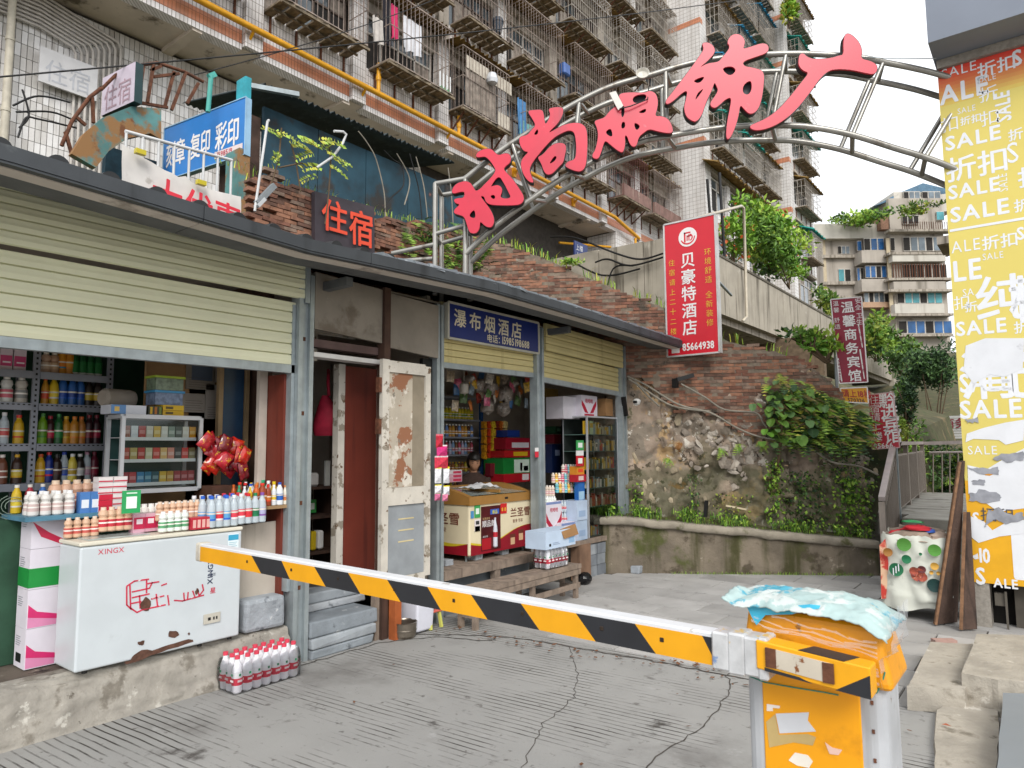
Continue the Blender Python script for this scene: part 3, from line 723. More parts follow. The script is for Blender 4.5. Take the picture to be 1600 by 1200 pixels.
# ---- yellow gas pipe along the front, and drops (fixed to the facade)
g = thing('gas_pipe',(-13.75,10,10.9),'yellow gas pipe running along the underside edge of the apartment front','pipe')
mb = MB(); pts = [(-13.72,y,11.02 - .003 * (y - 8)) for y in (2.5,8,14,20,24.5)] + [(-13.7,26.6,10.55)]
mb.tube(pts,.075,GAS,n=10); mb.build('main_pipe',g)
for y in (8.5,11.75,15.0,18.4,22.1):
 b_ = MB(); b_.bar((-14.0,y - .35,10.72),(-13.72,y - .35,10.98),.05,.05,GAS); b_.bx(-13.99,-13.9,y - .42,y - .28,10.7,11.02,GAS); b_.build('bracket',g)
for y,zt in ((11.82,11.85),(15.02,11.62),(26.3,10.5)):
 b_ = MB(); z0 = 11.0 if y < 20 else 9.6
 b_.tube([(-13.72,y,z0),(-13.72,y,zt)],.055,GAS,n=8); b_.lathe((-13.72,y,(z0 + zt) / 2),[(.075,-.06),(.075,.06)],GAS,8); b_.build('branch_pipe',g)
b_ = MB(); b_.tube([(-15.2,22.6,9.72),(-13.8,26.4,10.05)],.05,GAS,n=8); b_.build('branch_pipe',g)
# white drain pipe and the bent bundle of conduits on the rear wall
mb = MB(); mb.tube([(-15.15,3.98,6.6),(-15.15,3.98,10.55)],.07,M('old white drainpipe','#b9b2a2',rough=.5,var=.12),n=10)
for z in (7.9,9.3): mb.lathe((-15.15,3.98,z),[(.082,-.03),(.082,.03)],M('old white drainpipe'),10)
mb.build('drainpipe'); tag(bpy.data.objects['drainpipe'],'old white drainpipe down the tiled wall at the top left corner','pipe')
cm = M('grey conduit','#bdb7b0',rough=.5,var=.1)
for i in range(9):
 q = MB(); o = i * .085
 q.tube([(-15.33,3.2,9.88 + o),(-15.33,4.5,9.88 + o),(-15.33,5.08 + o * 1.25,9.74 + o * .75),(-15.33,5.15 + o * 1.25,9.62 + o * .75),(-15.33,5.17 + o * 1.25,7.0)],.031,cm,n=5)
 c_ = q.build('conduit')
 tag(c_,'%s conduit of the bundle bent round the tiled wall, counted from its inside' % ('first','second','third','fourth','fifth','sixth','seventh','eighth','ninth')[i],'conduit','conduits bent together on the tiled wall')
# laundry and things on the balconies
LAU = []
def cloth(name,label,y,z,w_,h_,m,x=A + .55,fold=.06):
 mb = MB(); n = 8; vs = []
 for i in range(n + 1):
  for j in range(5):
   t = j / 4; vs.append((x + fold * math.sin(i * 1.9 + t) * (.3 + t),y + (w_ * (.9 + .1 * t)) * (i / n - .5),z - h_ * t + .02 * math.sin(i * 2.4)))
 f = [(i * 5 + j,(i + 1) * 5 + j,(i + 1) * 5 + j + 1,i * 5 + j + 1) for i in range(n) for j in range(4)]
 mb.add(vs,f,m,True); mb.add([V(v) + V((-.012,0,0)) for v in vs],[tuple(reversed(q)) for q in f],m,True)
 mb.tube([(x,y - w_ * .3,z),(x,y,z + .12),(x,y + w_ * .3,z)],.01,BLACK,n=4)
 return tag(mb.build(name),label,'laundry','washing hung in the balcony cages')
cloth('hanging_shirt','white shirt drying in the first barred balcony cage',12.8,13.45,.75,.95,M('white cloth','#dcdde2',rough=.9,var=.05))
cloth('hanging_dress','bright pink garment drying beside the white shirt',12.12,13.55,.25,.95,M('pink cloth','#d23c6e',rough=.9))
cloth('hanging_trousers','black trousers drying beside the pink garment',11.85,13.6,.3,1.3,M('black cloth','#23222a',rough=.9))
cloth('hanging_towel','pale hanging towel near the black trousers',11.55,12.9,.4,.7,M('grey cloth','#b9b3ad',rough=.9))
cloth('hanging_jeans','blue washing hung in the cage above the first red character',17.85,13.2,.5,1.2,M('blue cloth','#4d7fae',rough=.9))
cloth('hanging_sheet','turquoise sheet along the cage bottom above the red characters',18.5,12.5,1.6,.7,M('turquoise cloth','#6fa8a4',rough=.9),fold=.02)
mb = MB(); mb.lathe((-13.25,16.05,12.95),[(.02,-.02),(.16,0),(.19,.12),(.14,.3),(.02,.34)],M('light metal bowl','#c9ccd0',rough=.3,metal=.3),14)
tag(mb.build('metal_bowl'),'pale round bowl hung on the boarded balcony','bowl')
mb = MB(); mb.bx(-13.7,-13.25,13.7,14.15,11.82,11.9,M('green rack plastic','#5b8f62'));
for i in range(4): mb.bar((-13.25,13.7 + i * .14,11.85),(-13.25,13.7 + i * .14,12.3),.03,.03,WHITEP)
tag(mb.build('plant_rack'),'small white and green plant rack on the end of the first balcony','rack')
mb = MB(); mb.lathe((-13.45,16.6,14.95),[(.12,0),(.18,.35),(.2,.36),(.16,.5)],M('blue black bucket','#2d3947',rough=.5),12)
tag(mb.build('balcony_bucket'),'dark bucket standing in a second storey balcony cage','bucket')
mb = MB(); mb.bx(-13.4,-13.1,20.0,20.4,15.0,15.45,M('blue plastic drum','#3f5f9c',rough=.5)); tag(mb.build('balcony_box',bevel=.05),'blue plastic box in a balcony cage above the second character','box')
# ============================================================ the row of kiosks: frame, roof, shutters
X0 = -4.35
SLATM = M('cream shutter slats','#d6d6b8',rough=.5,var=.04,scale=2,streak=('#b9b795',.62,2.2,.3))
SLATY = M('yellowed shutter slats','#cabd88',rough=.5,var=.06,scale=2,streak=('#94865a',.58,5,.2))
FASC = M('dark fascia sheet','#3a3e42',rough=.55,var=.12,scale=4,streak=('#26292c',.52,6,.2),spots=(('#55595b',.64,3,.1),))
SOFB = M('pale eave board','#c6bdb3',rough=.8,var=.1,scale=2,spots=(('#9a9087',.58,3,.1),))
EAVG = M('grey eave beam','#565859',rough=.7,var=.15)
RTILE = M('dark resin roof tile','#222426',rough=.5,var=.2)
RTILE2 = M('grey roof tile','#5f666b',rough=.5,var=.25,spots=(('#8d9398',.58,8,.1),))
SHADOWW = M('dim shop wall','#a1978a',rough=.95,var=.2,scale=2)
GREENW = M('dark green board','#2c4d3a',rough=.8,var=.2)
CEMB = M('stained cement board','#8b8378',rough=.9,var=.14,scale=2.5,bump=.15,bscale=30,spots=(('#b8b2a9',.66,3.2,.06),('#6d6357',.55,2.2,.12),('#7d5640',.72,3.5,.04)))
REDW = M('red brown board','#6e2f22',rough=.55,var=.12,scale=3,streak=('#57241b',.5,12,.2))
OLDW = M('peeling white door paint','#c5bfb4',rough=.8,var=.1,scale=5,bump=.2,spots=(('#8f8678',.56,9,.05),('#6e5a48',.63,12,.03)))
BROWN = M('dark brown timber','#4a352b',rough=.8,var=.25,scale=6,streak=('#33241d',.5,10,.2))
SHOP = thing('shop_building',(X0,3,0),'low row of kiosks with rolled-up cream shutters under a dark tiled lean-to roof','shop')
def part(name,*boxes,parent=None,bevel=0):
 q = MB()
 for bb in boxes: q.bx(*bb)
 return q.build(name,parent or SHOP,bevel=bevel)
# posts: galvanised channels
for y0,y1,zb,zt,m in ((2.98,3.11,.0,2.80,STEEL),(4.42,4.51,.0,2.80,STEEL),(5.94,6.07,.33,2.80,STEEL),(7.78,7.90,.0,2.80,STEEL)):
 mb = MB(); mb.bx(-4.40,-4.30,y0,y0 + .035,zb,zt,m); mb.bx(-4.40,-4.30,y1 - .035,y1,zb,zt,m); mb.bx(-4.40,-4.33,y0 + .035,y1 - .035,zb,zt,m)
 for z in (.5,1.1,1.75,2.3): mb.bx(-4.331,-4.327,(y0 + y1) / 2 - .012,(y0 + y1) / 2 + .012,z,z + .03,RUST)
 mb.build('post',SHOP)
part('post',(-4.36,-4.27,3.775,3.84,.0,2.83,BROWN))
# roof: sheet, tiles, fascia
mb = MB(); mb.hex([(-3.66,-1.2,2.83),(-3.66,8.2,2.80),(-6.0,8.0,3.36),(-6.0,-1.2,3.36),(-3.66,-1.2,2.85),(-3.66,8.2,2.82),(-6.0,8.0,3.38),(-6.0,-1.2,3.38)],FASC); mb.build('roof_sheet',SHOP)
fz = [(-1.2,2.885),(1,2.885),(2.6,2.835),(3.2,2.86),(4.5,2.905),(6,2.89),(8.22,2.845)]
def fzat(y):
 for (a,za),(b,zb) in zip(fz[:-1],fz[1:]):
  if a <= y <= b: return za + (zb - za) * (y - a) / (b - a)
 return 2.85
def strip(name,x0,x1,da,db,m,segs=None):
 ys = segs or [-1.2,.4,1.9,3.1,4.5,6.2,8.22]
 for ya,yb in zip(ys[:-1],ys[1:]):
  q = MB(); k = [ya] + [y for y,_ in fz if ya < y < yb] + [yb - .004]
  for a,b in zip(k[:-1],k[1:]):
   q.hex([(x0,a,fzat(a) + da),(x1,a,fzat(a) + da),(x1,b,fzat(b) + da),(x0,b,fzat(b) + da),(x0,a,fzat(a) + db),(x1,a,fzat(a) + db),(x1,b,fzat(b) + db),(x0,b,fzat(b) + db)],m)
  q.build(name,SHOP)
strip('fascia',-3.68,-3.65,-.075,.0,FASC)
strip('gutter_lip',-3.70,-3.655,-.088,-.077,FASC)
strip('eave_board',-3.81,-3.705,-.092,-.08,SOFB)
strip('eave_beam',-3.99,-3.815,-.090,-.07,EAVG)
random.seed(9)
q = MB(); n = 8
vs = [(0,.048 * math.cos(math.pi * i / n),.046 * math.sin(math.pi * i / n)) for i in range(n + 1)] + [(-.5,.045 * math.cos(math.pi * i / n),.044 * math.sin(math.pi * i / n) + .06) for i in range(n + 1)]
q.add(vs,[(i,n + 1 + i,n + 2 + i,i + 1) for i in range(n)],RTILE,True)
q.add(vs[:n + 1] + [(0,0.035,0),(0,-.035,0)],[tuple(range(n + 1))],RTILE); t1 = q.mesh('roof_tile')
q = MB(); q.hex([(0,-.075,0),(.03,-.06,-.015),(.03,.06,-.015),(0,.075,.0),(-.35,-.075,.06),(0,-.07,.028),(0,.07,.028),(-.35,.075,.06)],RTILE2); t2 = q.mesh('roof_tile')
y = .02
while y < 3.35:
 link('roof_tile',t1,SHOP,V((-3.69,y,fzat(y) - .003)) - SHOP.location,rot=(U(-.05,.05),0,U(-.08,.08))); y += .235
y = 3.3
while y < 8.2:
 link('roof_tile',t2,SHOP,V((-3.685 + U(-.01,.012),y,fzat(y) + .002)) - SHOP.location,rot=(U(-.12,.12),U(-.03,.03),U(-.15,.15))); y += .158
for y in (3.18,6.12): part('rafter',(-4.3,-4.02,y,y + .06,fzat(y) - .16,fzat(y) - .095,EAVG))
part('lintel',(-4.46,-4.36,-1.2,7.9,2.70,2.815,DARKST))
# shutters, slat by slat
def shutter(y0,y1,zlist,m,xo,bar=None,skew=0.0,box=False):
 sh = thing_part = bpy.data.objects.new('shutter',None); COL.objects.link(sh); sh.parent = SHOP; WM[sh.name] = wm(SHOP)
 for z0,z1,dx in zlist:
  q = MB(); x = xo + dx; h = z1 - z0; n = 5; vs = []
  for i in range(n + 1):
   t = (0,.06,.4,.62,.9,1)[i]; b = (-.004,.013,.017,.013,.012,-.008)[i]
   for yy,sk in ((y0,0),(y1,skew)): vs.append((x + b,yy,z0 + h * t + sk - .0015 * (t < .1)))
  q.add(vs,[(2 * i,2 * i + 1,2 * i + 3,2 * i + 2) for i in range(n)],m,False)
  q.hex([(x - .02,y0,z0),(x,y0,z0),(x,y1,z0 + skew),(x - .02,y1,z0 + skew),(x - .02,y0,z1 - .006),(x,y0,z1 - .006),(x,y1,z1 - .006 + skew),(x - .02,y1,z1 - .006 + skew)],m)
  q.build('slat',sh)
 if bar:
  q = MB(); q.hex([(xo - .03,y0,bar[0]),(xo + .02,y0,bar[0]),(xo + .02,y1,bar[0] + skew),(xo - .03,y1,bar[0] + skew),(xo - .03,y0,bar[1]),(xo + .02,y0,bar[1]),(xo + .02,y1,bar[1] + skew),(xo - .03,y1,bar[1] + skew)],STEEL); q.build('bottom_rail',sh)
 return sh
def zl(lo,hi,n,dx=0.0,tilt=0.0): return [(lo + (hi - lo) * i / n,lo + (hi - lo) * (i + 1) / n,dx) for i in range(n)]
shutter(-1.0,3.02,zl(2.58,2.945,5),SLATM,-4.31,skew=.03)
shutter(-1.0,2.985,zl(2.10,2.57,6),SLATM,-4.36,bar=(2.04,2.10),skew=.015)
shutter(4.52,5.935,zl(2.285,2.85,9),SLATY,-4.36,bar=(2.235,2.285),skew=.015)
shutter(6.09,7.80,zl(2.56,2.86,4),SLATY,-4.30,skew=-.05)
shutter(6.09,7.775,zl(2.27,2.57,5),SLATY,-4.36,bar=(2.215,2.27),skew=-.06)
part('shutter_guide',(-4.33,-4.285,3.02,3.06,2.58,2.96,STEEL)); part('shutter_guide',(-4.42,-4.34,2.95,2.978,.5,2.56,STEEL))
# interior walls
part('back_wall',(-6.0,-5.95,-1.2,3.05,.25,2.95,SHADOWW),(-5.9,-5.85,3.05,4.5,.3,2.95,SHADOWW),(-6.0,-5.95,4.5,8.0,.3,2.95,SHADOWW))
part('partition',(-5.95,-4.75,3.02,3.06,.25,2.9,BROWN)); part('partition',(-5.95,-4.45,4.44,4.48,.3,2.9,SHADOWW)); part('partition',(-5.95,-4.40,7.905,7.96,.3,2.8,SHADOWW))
part('green_board',(-5.93,-5.90,1.2,2.75,.3,2.3,GREENW))
part('ceiling',(-5.95,-4.36,-1.2,7.9,2.82,2.835,SHADOWW))
# plywood wall, posters and blue glazing at the right of the first kiosk
part('plywood_panel',(-5.2,-5.17,2.62,3.02,.5,2.5,M('plywood','#a07f5a',rough=.8,var=.15,scale=4)))
# door bay
for (y0,y1,z0,z1) in ((3.115,3.77,2.38,2.83),(3.845,4.43,2.32,2.80)):
 q = MB(); q.hex([(-4.33,y0,z0 + .02),(-4.30,y0,z0 + .02),(-4.295,y1,z0 - .015),(-4.33,y1,z0 - .015),(-4.33,y0,z1),(-4.30,y0,z1),(-4.295,y1,z1 - .02),(-4.33,y1,z1 - .02)],CEMB); q.build('cement_panel',SHOP)
part('transom',(-4.42,-4.34,3.115,3.77,2.27,2.33,M('purple brown timber','#5d4a46',rough=.8,var=.2)))
part('transom',(-4.42,-4.30,3.115,3.775,2.19,2.225,M('dirty white rail','#c8c6c2',rough=.6,var=.1)))
part('transom_window',(-4.60,-4.57,3.3,3.34,2.2,2.45,OLDW),(-4.60,-4.57,3.34,3.72,2.42,2.45,OLDW))
part('red_board',(-4.63,-4.60,3.64,3.99,.42,2.19,REDW))
part('door_frame',(-4.66,-4.59,3.57,3.635,.40,2.2,OLDW),(-4.598,-4.575,3.98,4.01,.42,2.19,OLDW))
part('red_board',(-4.62,-4.40,2.93,2.965,.26,2.05,REDW)); part('white_jamb',(-4.64,-4.60,2.86,2.925,.26,2.1,M('whitewashed jamb','#bdb3a8',rough=.9,var=.1)))
part('dark_leaf',(-4.4,-4.36,4.30,4.42,1.9,2.3,BLACK))
L_tape = M('yellowed tape','#c9b98c',rough=.6)
DOOR = bpy.data.objects.new('door',None); COL.objects.link(DOOR); DOOR.parent = SHOP; WM[DOOR.name] = wm(SHOP); DOOR['label'] = 'battered half glazed door leaf folded open'
q = MB(); x0,x1 = -4.23,-4.19
q.bx(x0,x1,3.69,3.76,.45,2.22,OLDW); q.bx(x0,x1,4.17,4.23,.45,2.20,OLDW); q.bx(x0,x1,3.76,4.17,2.12,2.215,OLDW); q.bx(x0,x1,3.76,4.17,1.05,1.19,OLDW); q.bx(x0,x1,3.76,4.17,.42,.48,OLDW)
q.build('door_frame',DOOR)
q = MB(); q.bx(x0 + .012,x0 + .024,3.762,4.03,1.192,2.118,M('flaking plywood pane','#b3a999',rough=.85,var=.12,scale=5,spots=(('#8f6248',.53,4,.03),('#cfc8bc',.56,7,.05),('#7e776c',.62,12,.05),('#6b5140',.66,9,.03))))
q.bx(x0 + .012,x0 + .022,4.032,4.168,1.192,2.118,M('dusty pane','#8a8070',rough=.25,var=.1)); q.build('upper_pane',DOOR)
q = MB(); q.bx(x0 + .01,x0 + .026,3.762,4.168,.482,1.048,M('grey sheet metal','#8f9498',rough=.55,var=.1,spots=(('#6b6f72',.64,6,.06),))); q.build('lower_panel',DOOR)
for k in range(3): q = MB(); q.bx(x0 + .0262,x0 + .0285,3.88,4.05,.93 - .09 * k,.94 - .09 * k,L_tape); q.build('tape_strip',DOOR)
q = MB(); q.lathe((0,0,0),[(.005,-.03),(.03,-.02),(.034,.01),(.02,.03)],STEEL,10); o_ = q.build('door_knob',DOOR); o_.rotation_euler = (0,math.pi / 2,0); o_.location = V((-4.165,4.2,1.13)) - SHOP.location
for z in (1.95,1.62): q = MB(); q.bx(-4.24,-4.2,3.66,3.70,z,z + .12,RUST); q.build('hinge',DOOR)
# timber step platform of the third and fourth kiosks
part('platform_front',(-4.36,-4.29,4.52,5.93,.34,.42,WOODG)); part('platform_post',(-4.36,-4.30,5.22,5.3,.0,.338,WOODG)); part('platform_deck',(-5.6,-4.362,4.52,5.93,.36,.415,WOODG))
part('platform_skirt',(-4.46,-4.42,4.52,5.93,.0,.335,M('peeling blue grey skirt','#6c7378',rough=.9,var=.2,scale=5,spots=(('#a7a39b',.62,6,.08),))))
# planked plinth under the glass cabinet
for i in range(4):
 for j in range(3): part('plank',(-4.40,-4.345 + .004 * ((i + j) % 2),6.98 + i * .2,7.17 + i * .2,.0 + j * .125,.12 + j * .125,M('blue grey plank %d' % ((i * 3 + j) % 4),('#84898e','#777c82','#91969a','#6c7177')[(i * 3 + j) % 4],rough=.85,var=.18,streak=('#565b60',.55,9,.2))))
part('sill',(-4.46,-4.33,6.85,7.78,.385,.44,WOODG)); part('sill_post',(-4.42,-4.30,6.72,6.96,.0,.40,M('brown weathered timber','#7a5f4c',rough=.85,var=.2,scale=6,streak=('#55402f',.52,11,.2))))
part('counter_shelf',(-4.62,-4.31,6.08,6.95,.395,.44,WOODG))
# ============================================================ goods of the first kiosk
ORD = ['first','second','third','fourth','fifth','sixth','seventh','eighth','ninth','tenth','eleventh','twelfth','thirteenth','fourteenth','fifteenth','sixteenth','seventeenth','eighteenth','nineteenth','twentieth']
def T(name,mb,label,cat,group=None,**k): return tag(mb.build(name,**k),label,cat,group)
CLEARW = M('clear bottle plastic','#d2dde4',rough=.08,var=.04,trans=.3,ior=1.2,spec=.6)
def L_(c): return plain(c,.35,.08)
BM_ = {}
PROF = {'pet': (.031,.215),'tea': (.033,.2),'milk': (.027,.125),'jug': (.04,.2),'can': (.028,.115),'slim': (.024,.19)}
def bottle_mesh(kind,liq,lab,cap,s=1.0,n=9):
 key = (kind,liq,lab,cap,round(s,2))
 if key in BM_: return BM_[key]
 r,h = PROF[kind]; r *= s; h *= s
 lm = CLEARW if liq == 'clear' else L_(liq); la = L_(lab); ca = L_(cap); q = MB()
 if kind == 'can': pr = [(r * .85,0),(r,.05 * h,lm),(r,.3 * h,lm),(r,.7 * h,la),(r,.93 * h,lm),(r * .85,h,ca)]
 elif kind == 'milk': pr = [(r * .8,0),(r,.05 * h,lm),(r,.2 * h,lm),(r * .99,.22 * h,la),(r * .99,.34 * h,la),(r * .99,.4 * h,L_('#efe9e2')),(r * .97,.5 * h,la),(r * .72,.58 * h,lm),(r * .95,.7 * h,lm),(r * .8,.84 * h,lm),(r * .5,.88 * h,lm),(r * .5,h,ca)]
 else: pr = [(r * .8,0),(r,.03 * h,lm),(r,.22 * h,lm),(r * 1.01,.225 * h,la),(r * 1.01,.28 * h,L_(cap)),(r * 1.01,.42 * h,la),(r * 1.01,.47 * h,L_('#d9d4c8')),(r * (.95 if kind == 'slim' else 1),.5 * h,la),(r * .97,.58 * h,lm),(r * .85,.72 * h,lm),(r * .45,.86 * h,lm),(r * .42,.9 * h,lm),(r * .48,.905 * h,ca),(r * .48,h,ca)]
 q.lathe((0,0,0),pr,lm,n); BM_[key] = q.mesh('bottle'); return BM_[key]
def put_bottle(kind,cols,loc,label,group,s=1.0,name='bottle'):
 return tag(link(name,bottle_mesh(kind,*cols,s=s),None,loc,rz=U(0,6)),label,'bottle',group)
random.seed(41)
# grey steel rack
RACKM = M('grey steel rack','#8c8f98',rough=.5,metal=.2,var=.1)
rk = thing('shelf_rack',(-5.4,1.6,.256),'grey perforated steel rack full of bottled drinks against the dark wall of the first kiosk','rack')
SHZ = [1.285,1.548,1.82,2.035]
for y in (1.19,1.685,2.15):
 for x in (-5.4,-5.72):
  q = MB(); q.bx(x - .02,x,y - .02,y + .02,.26,2.5,RACKM)
  if x > -5.5:
   for i in range(34): q.bx(x - .001,x + .0015,y - .006,y + .006,1.15 + i * .036,1.165 + i * .036,BLACK)
  q.build('post',rk)
for z in [.8] + SHZ:
 for ya,yb in ((1.21,1.665),(1.705,2.13)):
  q = MB(); q.bx(-5.72,-5.395,ya,yb,z - .006,z,RACKM); q.bx(-5.398,-5.386,ya,yb,z - .045,z + .004,RACKM)
  if z in SHZ[1:3]:
   for i in range(int((yb - ya) / .03)): q.bx(-5.387,-5.3845,ya + .01 + i * .03,ya + .024 + i * .03,z - .012,z - .004,BLACK)
  q.build('shelf',rk)
ROWS = {  # shelf index: (bay, [(kind, liquid, label, cap, words)])
 0: [(0,[('pet','clear','#2f7d4f','#e8e8e8','green labelled water'),('pet','clear','#cfd8d2','#e8e8e8','pale water'),('tea','#6f4330','#8a4a3a','#e0d8d0','brown drink'),('tea','#3e2a22','#c8b040','#d0a020','dark tea')]),
  (1,[('tea','#c89a20','#d8b030','#c05020','amber tea'),('pet','#1c2f7a','#2546b0','#d02030','blue cola'),('tea','#30201c','#50302c','#303030','dark drink'),('pet','clear','#5068a8','#3050c0','blue capped water'),('tea','#d8c450','#b89830','#e0e0e0','yellow juice'),('tea','#2a2420','#c0c0c0','#d8d8d8','black and silver drink'),('pet','clear','#d0a8b8','#c890a8','pinkish water'),('pet','#5a1828','#902038','#803040','dark red drink')])],
 1: [(0,[('tea','#d8b820','#e0c840','#d04030','yellow drink'),('slim','#e0d8a8','#d8c860','#e0c020','pale yellow drink'),('pet','clear','#c85050','#d8d8d8','clear drink'),('tea','#c8a020','#d0b030','#c83020','golden drink')]),
  (1,[('pet','#6f9c20','#5a8a20','#408030','light green drink'),('tea','#3a1c1c','#c02848','#a02030','crimson labelled drink'),('pet','#1f5a2c','#2f8040','#308040','green soda'),('tea','#c08828','#a87828','#c8a830','amber drink'),('tea','#b87c28','#d09a40','#d07828','orange tea'),('tea','#b87838','#d8a858','#e07030','orange drink'),('pet','#30151a','#70202c','#802028','cola'),('pet','#301018','#98203c','#782030','second cola')])],
 2: [(0,[('milk','#c8c4bc','#a8a49c','#d8d4cc','pale grey jar drink'),('milk','#bdb8b0','#c8b890','#d8d4cc','beige jar drink'),('milk','#d0d0cc','#c86070','#e0dcd4','white jar drink'),('milk','#c0bab0','#8a8a88','#d8d4cc','grey jar drink')]),
  (1,[('slim','#c08828','#c84828','#d04828','orange capped drink'),('tea','#d0b028','#e0c838','#d8d8d8','yellow tea'),('pet','#2a5a9a','#2048a0','#3060b8','blue water'),('pet','#2a5a9a','#1c3c88','#3060b8','deep blue water'),('pet','#3060a0','#2048a0','#3060b8','bright blue water'),('tea','#2c2420','#b8a030','#c0a020','black and yellow drink'),('tea','#2c2420','#c8a838','#c0a020','golden labelled dark')])],
 3: [(1,[('milk','#b89880','#c8b098','#d8d0c0','tan drink'),('milk','#b08c70','#c0a080','#d8d0c0','smaller tan drink'),('tea','#c88828','#d88028','#4090b0','orange drink'),('tea','#b87820','#d09030','#d08030','second orange drink')])]}
for si,rows in ROWS.items():
 for bay,items in rows:
  y0,y1 = ((1.33,1.66),(1.73,2.12))[bay]
  for k,(kind,a,b,c,wds) in enumerate(items):
   y = y0 + (y1 - y0) * (k + .5) / max(len(items),7 if bay and si != 3 else 4 if not bay else 8)
   put_bottle(kind,(a,b,c),(-5.46 + U(-.01,.01),y,SHZ[si]),"%s bottle, %s on the %s shelf %s the rack's middle post" % (wds,ORD[k],ORD[si],'beyond' if bay else 'before'),'drinks standing on the grey steel rack',s=(1.45 if kind == 'milk' and si == 2 else 1.2 if kind == 'milk' else .98))
for k in range(4):
 q = MB(); q.bx(-.02,.02,-.035,.035,0,.15,L_('#d8c8d0')); q.bx(.0205,.0215,-.033,.033,.03,.10,L_('#c84878')); q.bx(.0216,.0222,-.02,.025,.05,.06,L_('#f0e8ec'))
 T('drink_carton',q,'%s pink and white carton along the top shelf of the grey rack' % ORD[k],'carton','pink cartons on the top shelf').location = (-5.45,1.36 + k * .078,2.036)
for k in range(4):
 q = MB(); q.lathe((0,0,0),[(.02,0),(.033,.02,L_('#c8ccc4')),(.03,.10,L_('#1f6a34')),(.022,.15,L_('#184f28')),(.03,.17,L_('#18532a'))],L_('#1f6a34'),8)
 T('snack_pouch',q,'%s dark green pouch on the top shelf of the grey rack' % ORD[k],'pouch','green pouches on the top shelf').location = (-5.45,1.93 + k * .05,2.036)
# counter behind the freezer, with its dark green front
CT = thing('counter',(-4.72,1.7,.256),'dark green chalk scribbled counter behind the white chest freezer','counter')
q = MB(); q.bx(-5.15,-4.90,1.2,2.6,.26,1.10,GREENW); q.build('counter_body',CT)
q = MB(); q.bx(-5.0,-4.60,1.42,1.97,1.102,1.128,M('blue edged board','#4f7f96',rough=.6,var=.2)); q.build('counter_top',CT)
q = MB(); chalk = M('chalk line','#93a596',rough=.9)
for k in range(4):
 c = P(22,790,x=-4.895); rr = .05 + .022 * k
 q.tube([(-4.895,c.y + rr * math.cos(a) * .9,c.z + rr * math.sin(a) * .7) for a in [i * .45 + k for i in range(9)]],.0022,chalk,n=3)
q.build('chalk_scribble',CT)
# items on the counter (z 1.128)
random.seed(5)
for r_ in range(2):
 for k in range(4):
  put_bottle('milk',('#d9d6d2','#c9b2ae','#f0f0f0'),(-4.665 - r_ * .062,1.475 + k * .062,1.128),'%s white yoghurt bottle in the %s row at the end of the counter' % (ORD[k],('front','rear')[r_]),'white yoghurt bottles on the counter',s=1.12)
for k in range(2):
 q = MB(); q.bx(-.03,.03,-.028,.028,0,.125,L_('#4a7ab8')); q.bx(.0305,.0312,-.02,.02,.03,.08,L_('#dde4ec'))
 T('milk_carton',q,'%s blue milk carton between the yoghurt and the red boxes' % ('slim','second')[k],'carton','blue milk cartons').location = (-4.66,1.735 + k * .058,1.128)
for c in range(2):
 for k in range(6):
  q = MB(); q.bx(-.045,.045,-.04,.04,0,.034,L_('#dcd6d6')); q.bx(.0455,.0462,-.04,.04,.004,.012,L_('#c03048'))
  if c == 0 and k < 3: q.bx(.0465,.0472,-.04,.04,.0,.034,L_('#cc2a44'))
  o_ = T('flat_box',q,'%s flat red and white box up the %s stack on the counter' % (ORD[k],('crimson based','plain')[c]),'box','stacked red and white boxes'); o_.location = (-4.67,1.845 + c * .083,1.128 + k * .0355); o_.rotation_euler = (0,0,U(-.06,.06))
for k in range(7): put_bottle('tea',(('#d0b028','#a02838','#3a6ab0','#2f8040','#d8d4cc','#c07828','#6a3a20')[k],('#e0c840','#d8d4cc','#e0e4e8','#d8d820','#c03848','#d8a850','#b09050')[k],'#d8d4cc'),(-4.93,1.47 + k * .068,1.13),'%s mixed drink bottle standing at the back of the counter end' % ORD[k],'drinks at the back of the counter',s=.85)
for k in range(5):
 put_bottle('milk',('#cda58c','#c08070','#e0c8b0'),(-4.80,1.63 + k * .058,1.13),'%s tan milk drink standing behind the blue cartons' % ORD[k],'tan milk drinks on the counter',s=1.55)
# chest freezer
FZW = M('white freezer enamel','#c6cdd1',rough=.3,var=.03,spots=(('#b4babd',.64,3,.12),))
FZ = thing('chest_freezer',(-4.45,2.1,.30),'white chest freezer with worn red logo and rusted lower edge on the kerb','freezer')
q = MB(); q.bx(-4.60,-4.305,1.60,2.575,.287,.965,FZW); q.build('body',FZ,bevel=.012,seg=3)
q = MB(); q.bx(-4.605,-4.30,1.595,2.58,.968,.992,M('cream lid rim','#d8d3c2',rough=.4,var=.05)); q.build('lid',FZ,bevel=.006)
q = MB(); q.bx(-4.57,-4.36,1.66,2.0,.993,1.0,M('frosted lid glass','#a9b0ae',rough=.15,var=.2,scale=9)); q.build('lid_glass',FZ)
for y in (1.66,1.9,2.32,2.52):
 q = MB(); q.lathe((-4.33,y,.27),[(.015,0),(.015,.018)],BLACK,8); q.build('foot',FZ)
q = MB(); q.bx(-4.303,-4.296,2.325,2.435,.405,.465,M('socket plate','#bab6aa',rough=.5)); q.build('socket_plate',FZ)
q = MB()
for y in (2.352,2.386,2.405): q.lathe((0,0,0),[(.007,0),(.007,.003)],BLACK,8) if False else q.bx(-4.2965,-4.2945,y,y + (.018 if y < 2.36 else .01),.425,.443,BLACK)
q.build('socket_hole',FZ)
def FP(px,py,off=.0): v = P(px,py,x=-4.3035 + off); return v
RED = M('faded red print','#c8324c',rough=.6,var=.15,spots=(('#dfd5d5',.62,18,.04),))
